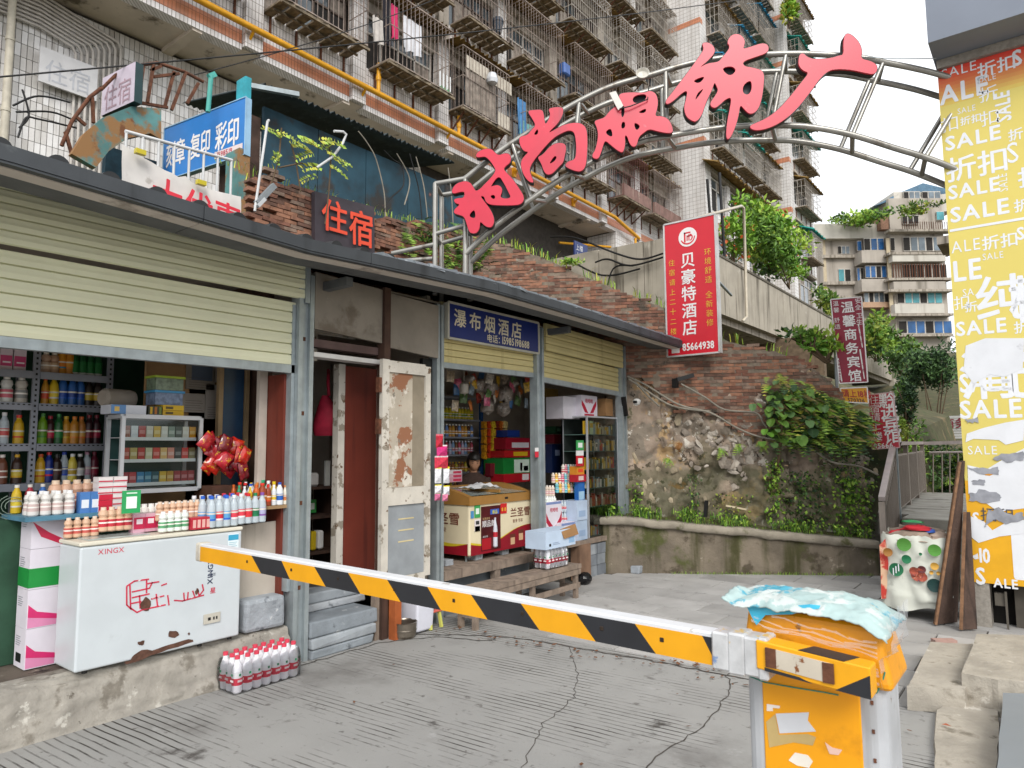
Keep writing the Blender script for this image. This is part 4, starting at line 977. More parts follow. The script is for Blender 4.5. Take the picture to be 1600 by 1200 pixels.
q = MB(); xs = (1,0,0)
def stroke(mb,pts,w_,m,off=.0):
 for a,b in zip(pts[:-1],pts[1:]):
  a,b = FP(*a,off=off),FP(*b,off=off); mb.bar(a,b + (b - a).normalized() * .003,w_,.002,m,up=(1,0,0))
for pts in ([(198,916),(198,945),(205,952)],[(203,914),(204,950),(214,957),(222,953)],[(198,916),(210,908),(232,905)],[(206,925),(234,919)],[(206,934),(233,928)],[(205,943),(220,940)],[(229,905),(229,926)],
   [(218,930),(219,950)],[(234,918),(238,910)],[(222,953),(258,945)],[(236,936),(256,931)],[(244,928),(246,946)],[(252,915),(260,912)],[(262,930),(264,945)],[(272,938),(285,939),(318,930)],[(287,926),(288,938)],
   [(294,925),(293,937)],[(301,923),(305,934)],[(309,920),(311,931)],[(316,913),(318,922),(312,930)],[(230,912),(248,909)]): stroke(q,pts,.008,RED)
q.build('logo',FZ); q = MB()
text_mb(q,'XINGX',FP(153,867),(0,1,0),(0,0,1),.042,RED,wt=0.0)
q.build('maker_name',FZ); q = MB(); text_mb(q,'星',FP(328,927),(0,1,0),(0,0,1),.04,RED); q.build('emblem',FZ); q = MB()
BLU = M('dark blue print','#27324f',rough=.6,var=.1,spots=(('#d8dcdf',.62,22,.03),))
text_mb(q,'XINGX',FP(332,912),(0,0,1),(0,-1,0),.048,BLU)
text_mb(q,'星兰',FP(328,900),(0,1,0),(0,0,1),.02,BLU)
q.build('side_lettering',FZ)
q = MB(); q.bx(-4.3035,-4.3015,2.475,2.55,.83,.95,L_('#dce8ec')); q.bx(-4.3014,-4.3004,2.477,2.548,.91,.945,L_('#3a9cc0'))
for k in range(5): q.bx(-4.3014,-4.3005,2.482,2.54 - .01 * (k % 2),.845 + k * .012,.849 + k * .012,L_('#9cc0cc'))
q.build('energy_label',FZ)
RST = M('rust patch','#5b3f33',rough=.9,var=.3,scale=30,bump=.3)
random.seed(12)
def blob(pts,seed=0,it=2):
 p3 = smooth2(pts,1); p3 = [(x + U(-1.2,1.2),y + U(-1.2,1.2)) for x,y in p3]
 q = MB(); q.poly([FP(x,y,.001) for x,y in p3],(-.0015,0,0),RST,back=False); q.build('rust_patch',FZ)
for pts in ([(222,940),(228,932),(235,936),(236,948),(232,955),(220,952),(218,946)],[(304,922),(310,918),(311,926),(306,930)],[(263,988),(272,984),(281,990),(276,997),(265,996)],[(214,1004),(222,1001),(228,1000),(224,1009),(219,1008)],[(293,990),(297,988),(296,995)],
   [(195,1034),(205,1030),(212,1020),(226,1014),(243,1016),(258,1008),(280,1003),(300,998),(304,1003),(270,1012),(240,1022),(215,1033),(197,1039)]): blob(pts)
# cartons stacked at the freezer's end
q0 = P(37,1048,z=.262); PK = L_('#cf2f6c'); GR = L_('#1f8a3c'); CW = M('white carton','#d9d3dc',rough=.7,var=.05)
CTX = [('pink and white carton lowest in the stack at the freezer end',0),('pink swoosh carton resting on the lowest carton of the stack',0),('white carton with a broad green band in the middle of the stack',1),('top carton of the stack with red swoosh and small print',2),('red carton showing at the far side of the stack',3)]
zc = .264
for k,(lab,st) in enumerate(CTX[:4]):
 h = (.222,.218,.228,.222)[k]; q = MB(); x0 = q0.x - .17; x1 = q0.x; y0 = q0.y; y1 = y0 + .16 if st != 2 else y0 + .17
 q.bx(x0,x1,y0,y1,zc,zc + h,CW)
 fc = x1 + .001
 if st == 0: q.poly([(fc,y0 + .005,zc + h * .62),(fc,y0 + .05,zc + h * .42),(fc,y1 - .01,zc + h * .3),(fc,y1 - .01,zc + h * .02),(fc,y0 + .005,zc + h * .02)],(-.001,0,0),L_('#d98ab0'),back=False); q.poly([(fc + .001,y0 + .005,zc + h * .62),(fc + .001,y0 + .05,zc + h * .42),(fc + .001,y1 - .005,zc + h * .28),(fc + .001,y1 - .005,zc + h * .16),(fc + .001,y0 + .005,zc + h * .3)],(-.001,0,0),PK,back=False)
 if st == 1: q.bx(x0 - .002,x1 + .002,y0 - .002,y1,zc + .01,zc + h * .52,GR)
 if st == 2: q.poly([(fc,y0 + .005,zc + h * .7),(fc,y0 + .09,zc + h * .4),(fc,y1 - .005,zc + h * .2),(fc,y1 - .005,zc + .01),(fc,y0 + .05,zc + h * .3)],(-.001,0,0),L_('#c83050'),back=False)
 for j in range(5): q.bx(x0 + .02,x0 + .08 + .01 * (j % 3),y0 - .0016,y0 - .0005,zc + h * .55 + j * .012,zc + h * .55 + j * .012 + .004,L_('#8a8a92'))
 if k == 0:
  for j in range(12): q.bx(x0 + .03 + j * .007,x0 + .034 + j * .007,y0 - .0016,y0 - .0005,zc + .03,zc + .08,BLACK)
 T('carton',q,lab,'carton','cartons stacked beside the freezer'); zc += h + .002
# goods along the freezer top
random.seed(23); zt = 1.0
for k in range(8): put_bottle('milk',('#d3ae92','#c05a50' if k < 4 else '#b8303c','#e3cdb8'),(-4.53 + .003 * k,1.615 + k * .045,zt + (0 if k < 4 else .02)),'%s tan milk drink of the row on the freezer lid' % ORD[k],'tan milk drinks on the freezer',s=.92 if k < 4 else 1.15)
for k in range(3):
 q = MB(); q.bx(-.03,.03,-.035,.035,0,.11,L_('#d8a8b8')); q.bx(.0305,.0312,-.033,.033,.02,.09,L_('#c42a50')); q.bx(.0315,.032,-.018,.018,.05,.08,L_('#f0dfe4'))
 T('drink_carton',q,'%s crimson drink carton on the freezer lid beside the tan drinks' % ORD[k],'carton','crimson cartons on the freezer').location = (-4.5,1.985 + k * .068,zt)
for k in range(8): put_bottle('milk',('#d3ae92','#c8a088','#e3cdb8'),(-4.46,2.19 + k * .025 if k < 0 else 2.10 + k * .04,zt + .06),'%s tan milk drink in the raised row behind the white bottles' % ORD[k],'tan milk drinks on the freezer',s=.95)
for k in range(4): put_bottle('milk',('#dfe4de','#5f9a70','#f2f2f0'),(-4.36,2.075 + k * .045,zt),'%s white bottle with green leaf label on the freezer front' % ORD[k],'white bottles with green labels',s=1.0)
q = MB(); q.bx(-4.40,-4.32,2.235,2.36,zt,zt + .075,L_('#b82a3c'))
for k in range(4): q.bx(-4.3195,-4.3185,2.245 + k * .03,2.265 + k * .03,zt + .01,zt + .06,L_('#e3b0a8'))
T('six_pack',q,'red printed multipack at the freezer edge before the water bottles','pack')
WL = [('#5f9fd0','#2a62c8','blue labelled'),('#d03040','#e6e6e6','red and white labelled'),('#5f9fd0','#2a62c8','blue capped'),('#d84050','#e8e8e8','red striped'),('#d84050','#e8e8e8','red banded'),('#d0303c','#d03030','red capped'),('#20704a','#208050','green labelled'),('#a8a8c8','#8050a0','violet capped')]
for k in range(9): put_bottle('milk',('#e4dfd8',('#d8a0a0','#a0b8d8')[k % 2],'#f0ece8'),(-4.585,2.02 + k * .042,1.0),'%s small white drink in the rearmost row on the freezer' % ORD[k],'small white drinks at the back of the freezer',s=1.3)
for r_ in range(3):
 for k in range(8):
  a,b,wds = WL[k]
  if r_: b = '#2a5fc4' if k < 5 and r_ == 1 else '#d63848' if k > 3 else '#e4e4ea'
  put_bottle('pet',('clear',a,b),(-4.34 - r_ * .075,2.375 + k * .052 - r_ * .02,zt if k < 4 else zt + .005),'%s water bottle, %s along the %s row on the freezer' % (wds,ORD[k],ORD[r_]),'water bottles on the freezer',s=.94)
# payment plaque (its code is left blank)
q = MB(); c = P(205,784,x=-4.4)
q.box((c.x,c.y,c.z),(.008,.105,.135),L_('#2f9e5c')); q.box((c.x + .005,c.y,c.z - .004),(.003,.06,.07),L_('#e8eeea')); q.box((c.x + .005,c.y,c.z + .052),(.003,.06,.008),L_('#cfe8d8'))
T('payment_plaque',q,'green plaque with a blank white square standing among the milk drinks','plaque')
# cigarette cabinet
CG = thing('display_cabinet',(-4.85,2.24,1.22),'small aluminium framed glass cabinet of cigarette packs above the freezer','cabinet')
ALU = M('aluminium frame','#b4b6ba',rough=.4,metal=.3,var=.06)
y0,y1,z0,z1,xf,xb = 1.98,2.50,1.235,1.725,-4.75,-4.97
q = MB()
for y in (y0,y1):
 for x in (xf,xb): q.bx(x - .012,x + .012,y - .012,y + .012,z0,z1,ALU)
for z in (z0,z1):
 for x in (xf,xb): q.bx(x - .011,x + .011,y0 + .012,y1 - .012,z - .014,z + .014,ALU)
 for y in (y0,y1): q.bx(xb + .012,xf - .012,y - .011,y + .011,z - .013,z + .013,ALU)
q.build('frame',CG)
q = MB(); q.bx(xb,xf - .012,y0 + .012,y1 - .012,z1 - .01,z1 - .004,ALU); q.bx(xb - .005,xb,y0,y1,z0,z1,M('teal cabinet back','#1d3c3a',rough=.5,var=.1)); q.bx(xb,xf - .01,y0 + .012,y1 - .012,z0 - .012,z0 - .004,ALU); q.build('panel',CG)
GLC = glass('cabinet glass','#f4faf8',.04)
q = MB(); q.quad((xf,y0 + .012,z0),(xf,y1 - .012,z0),(xf,y1 - .012,z1),(xf,y0 + .012,z1),GLC); q.build('glass_pane',CG)
CSH = [1.29,1.445,1.59]
for z in CSH:
 q = MB(); q.bx(xb,xf - .03,y0 + .015,y1 - .015,z - .006,z - .001,ALU); q.bx(xf - .03,xf - .026,y0 + .015,y1 - .015,z - .022,z + .0,L_('#d8dadc')); q.build('shelf',CG)
random.seed(71)
PC = [['#8a5040','#c9ced2','#a82c28','#c8c2b4','#d0aa48','#d8d4cc','#7f8e84','#4a5450','#d5cfc4','#d09020'],['#b04030','#b09a58','#b02824','#c8c4a0','#c84038','#d8b070','#d08878','#2c2e30','#d43a36','#8a8058'],['#a02838','#b03038','#2878a8','#1f6f90','#1c4f5c','#d8b038','#c09030','#98202c','#98202c','#98202c']]
for r_,z in enumerate(reversed(CSH)):
 for k,c in enumerate(PC[r_]):
  q = MB(); h = .075 if r_ < 2 else .07; q.bx(-.011,.011,-.022,.022,0,h,L_(c)); q.bx(.0112,.0118,-.018,.018,h * .3,h * .62,plain('#%02x%02x%02x' % tuple(min(255,int(int(c[i:i + 2],16) * .6 + 95)) for i in (1,3,5)),.4))
  T('cigarette_pack',q,'cigarette pack, %s on the %s shelf of the aluminium cabinet' % (ORD[k],('top','middle','lowest')[r_]),'cigarette pack','packs in the aluminium cabinet').location = (xf - .045,2.02 + k * .049,z)
# boxes on the cabinet
for (xa,xb_,ya,yb,za,zb,c,lab,nm) in ((-4.95,-4.79,1.92,2.14,1.742,1.80,'#c8cbd4','pale cardboard box with a blue printed end on the cabinet','flat_carton'),(-4.90,-4.8,2.16,2.25,1.742,1.80,'#383c2c','dark striped box between the pale and yellow boxes','striped_box'),(-4.92,-4.8,2.255,2.40,1.742,1.775,'#c8a018','lower yellow box on the cabinet','yellow_box'),(-4.92,-4.8,2.255,2.40,1.777,1.812,'#d0aa20','upper yellow box on the cabinet','yellow_box')):
 q = MB(); q.bx(xa,xb_,ya,yb,za,zb,L_(c))
 if nm == 'flat_carton': q.bx(xb_,xb_ + .002,ya,ya + .09,za,zb,L_('#5a86b8')); q.bx(xb_ + .002,xb_ + .003,ya + .02,ya + .05,za + .015,zb - .012,L_('#d0b060'))
 if nm == 'striped_box':
  for j in range(3): q.bx(xb_,xb_ + .002,ya + .01 + j * .03,ya + .025 + j * .03,za + .005,zb - .005,L_(('#c8a020','#b06820','#708030')[j]))
 if nm == 'yellow_box': q.bx(xb_,xb_ + .002,ya + .02,ya + .07,za + .008,zb - .01,L_('#5a4a20'))
 T(nm,q,lab,'box')
for k,(c,lid,lab) in enumerate((('#6f7f9a','#3f8fc0','clear plastic tub with a blue lid, under the green lidded tub'),('#70806a','#9fb83c','clear plastic tub with a green lid, above the blue lidded tub'))):
 t_ = thing('plastic_tub',(-4.9,2.30,1.815 + k * .102),lab,'tub','tubs stacked on the cabinet')
 q = MB(); q.bx(-4.97,-4.83,2.215,2.405,1.815 + k * .102,1.898 + k * .102,M('tub plastic %d' % k,c,rough=.2,var=.3,scale=30)); q.build('tub_body',t_)
 q = MB(); q.bx(-4.98,-4.82,2.205,2.415,1.899 + k * .102,1.914 + k * .102,L_(lid)); q.build('lid',t_)
q = MB(); q.lathe((0,0,0),[(.06,0),(.065,.02),(.065,.2),(.05,.22)],M('paper roll','#9a9186',rough=.9,var=.1),12); o_ = T('paper_roll',q,'grey paper roll lying behind the cabinet top','roll'); o_.rotation_euler = (math.pi / 2,0,.2); o_.location = (-5.1,2.18,1.86)
# certificates on the wall
for k,(pa,pb,c) in enumerate((((292,566),(335,610),'#8f877c'),((335,572),(347,598),'#b0a59c'),((286,614),(320,645),'#a39a90'),((322,600),(345,655),'#aea69e'))):
 a,b = P(*pa,x=-5.155),P(*pb,x=-5.155); q = MB(); q.bx(-5.165,-5.155,a.y,b.y,b.z,a.z,L_(c))
 if k == 0: q.bx(-5.1545,-5.1535,a.y + .04,b.y - .02,b.z + .07,a.z - .02,L_('#5d6878'))
 for j in range(5): q.bx(-5.1545,-5.1535,a.y + .02,b.y - .02 - .01 * (j % 3),b.z + .015 + j * .018,b.z + .018 + j * .018,L_('#6b625a'))
 T('certificate',q,('framed licence with a dark picture on the plywood wall','small notice with red heading beside the framed licence','typed sheet under the framed licence','tall pale notice right of the typed sheet')[k],'notice','papers on the kiosk wall')
part('plywood_panel',(-5.20,-5.17,2.3,2.9,1.1,2.5,M('plywood')))
part('blue_glazing',(-5.0,-4.98,2.78,2.96,1.1,2.3,M('blue price glass','#24415f',rough=.25,var=.3,scale=3)));
part('window_post',(-5.0,-4.96,2.745,2.78,1.1,2.3,M('tan timber','#9b8464',rough=.8,var=.15))); part('window_post',(-4.99,-4.95,2.965,2.99,1.1,2.3,M('tan timber')))
# side table with sauces
TB = thing('side_table',(-4.5,2.87,.27),'plywood topped side table of sauces beside the freezer, closed below by a pale board','table')
q = MB(); q.bx(-4.74,-4.36,2.66,3.0,1.085,1.108,M('worn ply edge','#9c7f5c',rough=.8,var=.2)); q.build('table_top',TB)
q = MB(); q.hex([(-4.47,2.64,.40),(-4.45,2.64,.40),(-4.45,2.96,.44),(-4.47,2.96,.44),(-4.47,2.64,.98),(-4.45,2.64,.98),(-4.46,2.95,.99),(-4.48,2.95,.99)],M('pale woodgrain board','#b5aca0',rough=.7,var=.08,scale=3,streak=('#93887a',.5,18,.25))); q.build('front_board',TB)
q = MB(); q.bx(-4.7,-4.66,2.68,2.72,.26,1.084,BROWN); q.bx(-4.7,-4.66,2.93,2.97,.26,1.084,BROWN); q.build('table_leg',TB)
random.seed(31); SC = [('#c8a818','#d8b820','#e0c020','yellow'),('#b8581c','#a83820','#d06020','orange'),('#8a3a18','#c07028','#d03020','brown'),('#d8dce0','#d8b830','#f0f0f0','clear'),('#e0e4e8','#2a62b8','#2a58b8','white and blue'),('#e0d8c8','#c87848','#d88838','white and orange'),('#1f8a5c','#2aa070','#30a878','green'),('#282018','#d0b028','#d02828','dark soy')]
for r_ in range(4):
 for k in range(7):
  a,b,c,wds = SC[(k + r_ * 3) % 8] if r_ else SC[(0,1,2,2,3,4,5)[k]]
  put_bottle(('slim','tea','jug','tea','slim','tea','slim')[k] if r_ == 0 else ('slim','tea')[k % 2],(a,b,c),(-4.385 - r_ * .07,2.675 + k * .046,1.108),'%s sauce bottle, %s along the %s row of the plywood side table' % (wds,ORD[k],ORD[r_]),'sauces on the side table',s=.72 + .04 * (k % 3) + .02 * r_)
# bags of red snacks above the table
random.seed(14)
def pillow(mb,c,w_,h_,d_,m,T_=None,n=7):
 vs = []; T_ = T_ or Matrix.Identity(3)
 for sd in (1,-1):
  for i in range(n + 1):
   for j in range(n + 1):
    u,v = i / n * 2 - 1,j / n * 2 - 1; e = max(0,(1 - abs(u) ** 2.5) * (1 - abs(v) ** 4)) ** .6
    vs.append(V(c) + T_ @ V((sd * (d_ * e + .003) + .006 * e * math.sin(i * 2.3 + j * 1.7 + c[1] * 90),w_ * u * (1 - .06 * abs(v)),h_ * v * (1 - .04 * math.cos(u * 3)))))
 N_ = (n + 1) ** 2
 f = [(i * (n + 1) + j,(i + 1) * (n + 1) + j,(i + 1) * (n + 1) + j + 1,i * (n + 1) + j + 1) for i in range(n) for j in range(n)]
 mb.add(vs,f + [tuple(N_ + k for k in reversed(q)) for q in f],m,True)
for k in range(17):
 c = P(322 + (k * 23 % 62),690 + (k // 5) * 14 + (k % 3) * 4,x=-4.66 - .03 * (k % 4)); q = MB()
 m = M('foil snack bag %d' % (k % 3),('#b3202c','#7a1420','#c02a1c')[k % 3],rough=.2,var=.3,scale=25,spec=.8,spots=(('#d8a028',.60,24,.02),('#3a0c10',.66,14,.03)))
 pillow(q,c,.05,.062,.024,m,Matrix.Rotation(U(-.9,.9),3,'X') @ Matrix.Rotation(U(-.5,.5),3,'Z'))
 T('snack_bag',q,'%s shiny red snack bag heaped between the cabinet and the sauces' % ORD[k],'snack bag','red snack bags')
q = MB(); q.bx(-4.85,-4.6,2.52,2.70,1.108,1.25,M('brown display box','#4b2f22',rough=.7,var=.3)); T('display_box',q,'brown box holding the red snack bags','box')
# shrink-wrapped water by the kerb, concrete block, floor pieces
def water_pack(loc,rz,nx,ny,label,group,s=1.06,loose=0):
 t_ = thing('water_pack',loc,label,'water pack',group,rz)
 key = 'wp'; r,h = .031 * s,.215 * s
 if key not in BM_:
  q = MB(); q.lathe((0,0,0),[(r * .75,0),(r * .98,.01),(r,.05),(r * .93,.055),(r,.06),(r * .93,.12),(r,.13),(r * .9,.155),(r * .5,.185),(r * .42,.205)],M('packed bottle plastic','#f0f2f6',rough=.12,var=.04,trans=.1,ior=1.2),10); BM_[key] = q.mesh('bottle')
  q = MB(); q.lathe((0,0,.05),[(r * 1.02,0),(r * 1.02,.042,L_('#d23a50')),(r * 1.02,.074,L_('#e3e6e8'))],L_('#e3e6e8'),10,cap=False); [(q.box((r * 1.03 * math.cos(a),r * 1.03 * math.sin(a),.112),(.004,.012,.013),L_('#2f8a60'),rz=a),q.box((r * 1.03 * math.cos(a),r * 1.03 * math.sin(a),.076),(.004,.03,.012),L_('#ecdcde'),rz=a)) for a in (0,1.57,3.14,4.71)]; BM_['wl'] = q.mesh('label')
  q = MB(); q.lathe((0,0,.203),[(r * .5,0),(r * .5,.02)],L_('#d8455a'),10); BM_['wc'] = q.mesh('cap')
 for i in range(nx):
  for j in range(ny):
   b = link('bottle',BM_['wp'],t_,((i - (nx - 1) / 2) * r * 2.02,(j - (ny - 1) / 2) * r * 2.02,.004),rot=(U(-.02,.02),U(-.02,.02),0))
   link('label',BM_['wl'],b); link('cap',BM_['wc'],b)
 q = MB(); W_,D_ = nx * r * 1.01 + .003,ny * r * 1.01 + .003; fm = glass('shrink film','#fdfbfc',.0,.2)
 vs = []
 k = 28
 for z,gr in ((.008,0),(.07,.002),(.14,.001),(.19,-.008)):
  for i in range(k):
   a = i / k * 4; sd = int(a); t = a - sd; cx = [(-1 + 2 * t,-1),(1,-1 + 2 * t),(1 - 2 * t,1),(-1,1 - 2 * t)][sd]
   vs.append((cx[0] * (W_ + gr) + U(-.002,.002),cx[1] * (D_ + gr) + U(-.002,.002),z))
 q.add(vs,[(l * k + i,l * k + (i + 1) % k,(l + 1) * k + (i + 1) % k,(l + 1) * k + i) for l in range(3) for i in range(k)],fm,True)
 o = link('film',q.mesh('film'),t_)
 return t_
water_pack((-4.155,2.64,0),math.radians(90),7,3,'shrink wrapped pack of red capped water on the road against the kerb','packs of bottled water')
water_pack((-3.98,5.70,.336),math.radians(88),6,3,'shrink wrapped pack of water on the timber bench under the open blue carton','packs of bottled water',s=.9)
STONE = M('grey dressed stone','#9aa0a6',rough=.9,var=.14,scale=6,bump=.5,bscale=35,spots=(('#6f747a',.58,8,.08),('#c3c6c8',.62,12,.05)))
def rough_block(name,x0,x1,y0,y1,z0,z1,m,label,cat,group=None,j=.008,bev=.012):
 q = MB(); c = [(x,y,z) for z in (z0,z1) for x,y in ((x0,y0),(x1,y0),(x1,y1),(x0,y1))]
 q.hex([(a + U(-j,j),b + U(-j,j),d + U(-j,j) * .5) for a,b,d in c],m)
 return T(name,q,label,cat,group,bevel=bev,seg=2)
random.seed(2)
rough_block('stone_block',-4.47,-4.325,2.625,2.94,.273,.49,STONE,'squared grey stone block on the kerb beside the freezer','block',bev=.025)
SL = [M('slab %d' % i,c,rough=.85,var=.15,scale=5,bump=.3,bscale=30,spots=(('#5d6267',.6,5,.1),('#a9adb0',.62,8,.06))) for i,c in enumerate(('#8b9298','#979da2','#7f868c','#a0a4a8','#8e9499'))]
for k,(x0,x1,y0,y1,z0,z1,lab) in enumerate(((-4.70,-4.275,3.125,3.70,.002,.062,'lowest grey stone slab of the doorstep'),(-4.70,-4.27,3.12,3.72,.066,.145,'second slab up of the grey stone doorstep'),(-4.70,-4.285,3.12,3.74,.149,.26,'thick third slab up of the doorstep'),
  (-4.82,-4.55,3.13,3.85,.264,.315,'thin recessed slab of the upper doorstep'),(-4.84,-4.56,3.13,3.84,.319,.40,'topmost slab of the upper doorstep'))):
 rough_block('step_slab',x0,x1,y0,y1,z0,z1,SL[k],lab,'step','stone slabs piled as a doorstep',j=.01)
q = MB(); q.bx(-4.35,-4.30,3.73,3.775,.0,.40,WOODG); T('step_stake',q,'short timber stake beside the doorstep','stake')
# ============================================================ the doorway between the kiosks
BP = thing('backpack',(-4.85,3.7,1.6),'red backpack with a dark patch hanging by its strap inside the doorway','backpack')
RB = M('crimson nylon','#b0243f',rough=.7,var=.15,scale=14);
c = P(507,655,x=-4.85); q = MB(); vs = []
for i in range(9):
 t = i / 8; w_ = .135 * (1 - .5 * t) * math.sin(math.pi * (.12 + .83 * t)) ** .5; d_ = .07 * math.sin(math.pi * (.1 + .8 * t)) ** .6
 for k in range(12): a = k / 12 * 2 * math.pi; vs.append(c + _r0 * (w_ * math.sin(a) + .02 * math.sin(t * 3)) + V((_r0.y,-_r0.x,0)) * d_ * math.cos(a) + V((0,0,.34 * t - .14)))
q.add(vs,[(i * 12 + k,i * 12 + (k + 1) % 12,(i + 1) * 12 + (k + 1) % 12,(i + 1) * 12 + k) for i in range(8) for k in range(12)],RB,True); q.add(vs[:12],[tuple(reversed(range(12)))],RB)
q.build('bag_body',BP)
q = MB(); q.tube([c + V((.03,.02,.2)),c + V((.04,.0,.32)),c + V((.0,.03,.42)),c + V((-.02,.05,.2))],.014,RB,n=5); q.build('strap',BP)
q = MB(); q.box(c + V((.065,.06,-.02)),(.02,.07,.1),BLACK,mat=Matrix.Rotation(.4,3,'X')); q.build('pocket',BP)
DK = thing('desk_shelf',(-5.2,3.9,.42),'dark brown desk with open shelves inside the doorway','desk')
a = P(487,758,x=-5.0); b = P(533,758,x=-5.0)
for z in (1.18,.93,.63): part('shelf',(-5.4,-5.0,a.y - .1,b.y,z - .02,z,BROWN),parent=DK)
part('side_panel',(-5.4,-4.99,b.y + .002,b.y + .03,.4,1.18,BROWN),parent=DK); part('back_panel',(-5.43,-5.405,a.y - .1,b.y,.4,1.18,BROWN),parent=DK)
q = MB(); q.bx(-5.2,-5.19,a.y + .1,a.y + .19,.945,1.06,L_('#2f9e4c')); q.bx(-5.189,-5.187,a.y + .12,a.y + .17,.975,1.03,L_('#e3ebe5')); T('payment_plaque',q,'green plaque with a blank white square on the desk shelf in the doorway','plaque')
q = MB(); q.bx(-5.15,-5.05,a.y + .12,a.y + .18,.64,.80,L_('#dcdcdc')); T('white_machine',q,'white rounded machine on the lower desk shelf in the doorway','machine',bevel=.015)
q = MB(); q.bx(-5.15,-5.05,a.y + .05,a.y + .1,.64,.80,L_('#d0b21c')); T('yellow_jug',q,'yellow container beside the white machine in the doorway','container',bevel=.01)
q = MB(); q.bx(-5.16,-5.05,a.y - .04,a.y + .06,.70,.83,M('blue grey cloth','#39434f',rough=.9)); T('cloth_bundle',q,'dark blue cloth bundle over the lower desk shelf','cloth',bevel=.03)
q = MB(); q.bx(-5.3,-5.02,a.y - .05,a.y + .1,1.182,1.30,L_('#c8c4c0')); T('paper_stack',q,'stack of pale papers on top of the desk in the doorway','papers',bevel=.02)
q = MB(); q.bx(-5.1,-5.08,a.y + .2,a.y + .25,1.182,1.40,L_('#c6c8c6')); T('white_board',q,'narrow white card standing on the desk','card')
q = MB(); pc = P(533,690,x=-4.75).y; q.bx(-4.75,-4.735,pc - .012,pc + .02,1.5,1.85,L_('#a07880')); q.bx(-4.75,-4.72,pc - .03,pc + .02,1.42,1.49,L_('#b86a80')); T('wall_dispenser',q,'pink plastic holder hung on the door frame','holder')
q = MB(); cw = P(526,845,x=-4.75); q.bx(-4.77,-4.745,cw.y - .02,cw.y + .025,cw.z + .02,cw.z + .16,L_('#c8c4bc')); q.tube([(-4.74,cw.y,cw.z + .03),(-4.73,cw.y - .04,cw.z - .05),(-4.73,cw.y - .02,cw.z - .1),(-4.73,cw.y + .03,cw.z - .06)],.006,L_('#c8c4bc'),n=4); T('power_strip',q,'white power strip with a looping lead by the door frame','power strip')
# outside the door: pot, bucket, stool
q = MB(); pc = V((-4.20,3.95,.0)); PAN = M('dull stainless steel','#8d8478',rough=.3,metal=.8,var=.2,spots=(('#5d5348',.56,8,.1),))
q.lathe(pc,[(.085,.002),(.095,.02),(.097,.055),(.101,.058),(.101,.064),(.098,.068),(.100,.118),(.106,.122),(.100,.124),(.095,.115),(.09,.02),(.0,.015)],PAN,22); T('steel_pot',q,'dull stainless steel pot standing on the road by the doorstep','pot')
BK = thing('plastic_bucket',(-4.27,4.15,.012),'white square plastic bucket beside the steel pot','bucket')
q = MB(); q.hex([(-4.36,4.05,.012),(-4.16,4.05,.012),(-4.16,4.24,.012),(-4.36,4.24,.012),(-4.37,4.04,.30),(-4.14,4.04,.30),(-4.14,4.25,.30),(-4.37,4.25,.30)],M('milky plastic','#d5d6e0',rough=.35,var=.04)); q.build('bucket_body',BK,bevel=.02,seg=3)
q = MB(); q.bx(-4.375,-4.135,4.035,4.255,.296,.312,M('milky plastic')); q.build('rim',BK,bevel=.005)
ST = thing('plastic_stool',(-4.1,4.52,.0),'small pink and yellow plastic stool beside the white bucket','stool')
sp = P(672,958,z=.12); sp = V((sp.x,sp.y,0)); q = MB(); q.box(sp + V((0,0,.145)),(.16,.15,.02),M('coral plastic','#d8685a',rough=.4,var=.05)); q.build('seat',ST,bevel=.008)
for i in (-1,1):
 for j in (-1,1): q = MB(); q.bar(sp + V((i * .07,j * .065,0.005)),sp + V((i * .055,j * .05,.134)),.02,.025,M('lime plastic','#d0cf6a',rough=.4,var=.05)); q.build('leg',ST)
q = MB(); q.bx(-4.25,-4.18,3.83,3.9,.0,.38,M('orange board','#9c5228',rough=.8,var=.2)); T('orange_board',q,'orange brown board standing behind the steel pot','board')
q = MB(); oc = P(662,940,x=-4.25); q.lathe(oc,[(.0,-.06),(.03,-.04),(.035,0),(.02,.05),(0,.055)],M('coral plastic'),8); T('pink_scoop',q,'coral coloured plastic scoop hung on the post by the door','scoop')
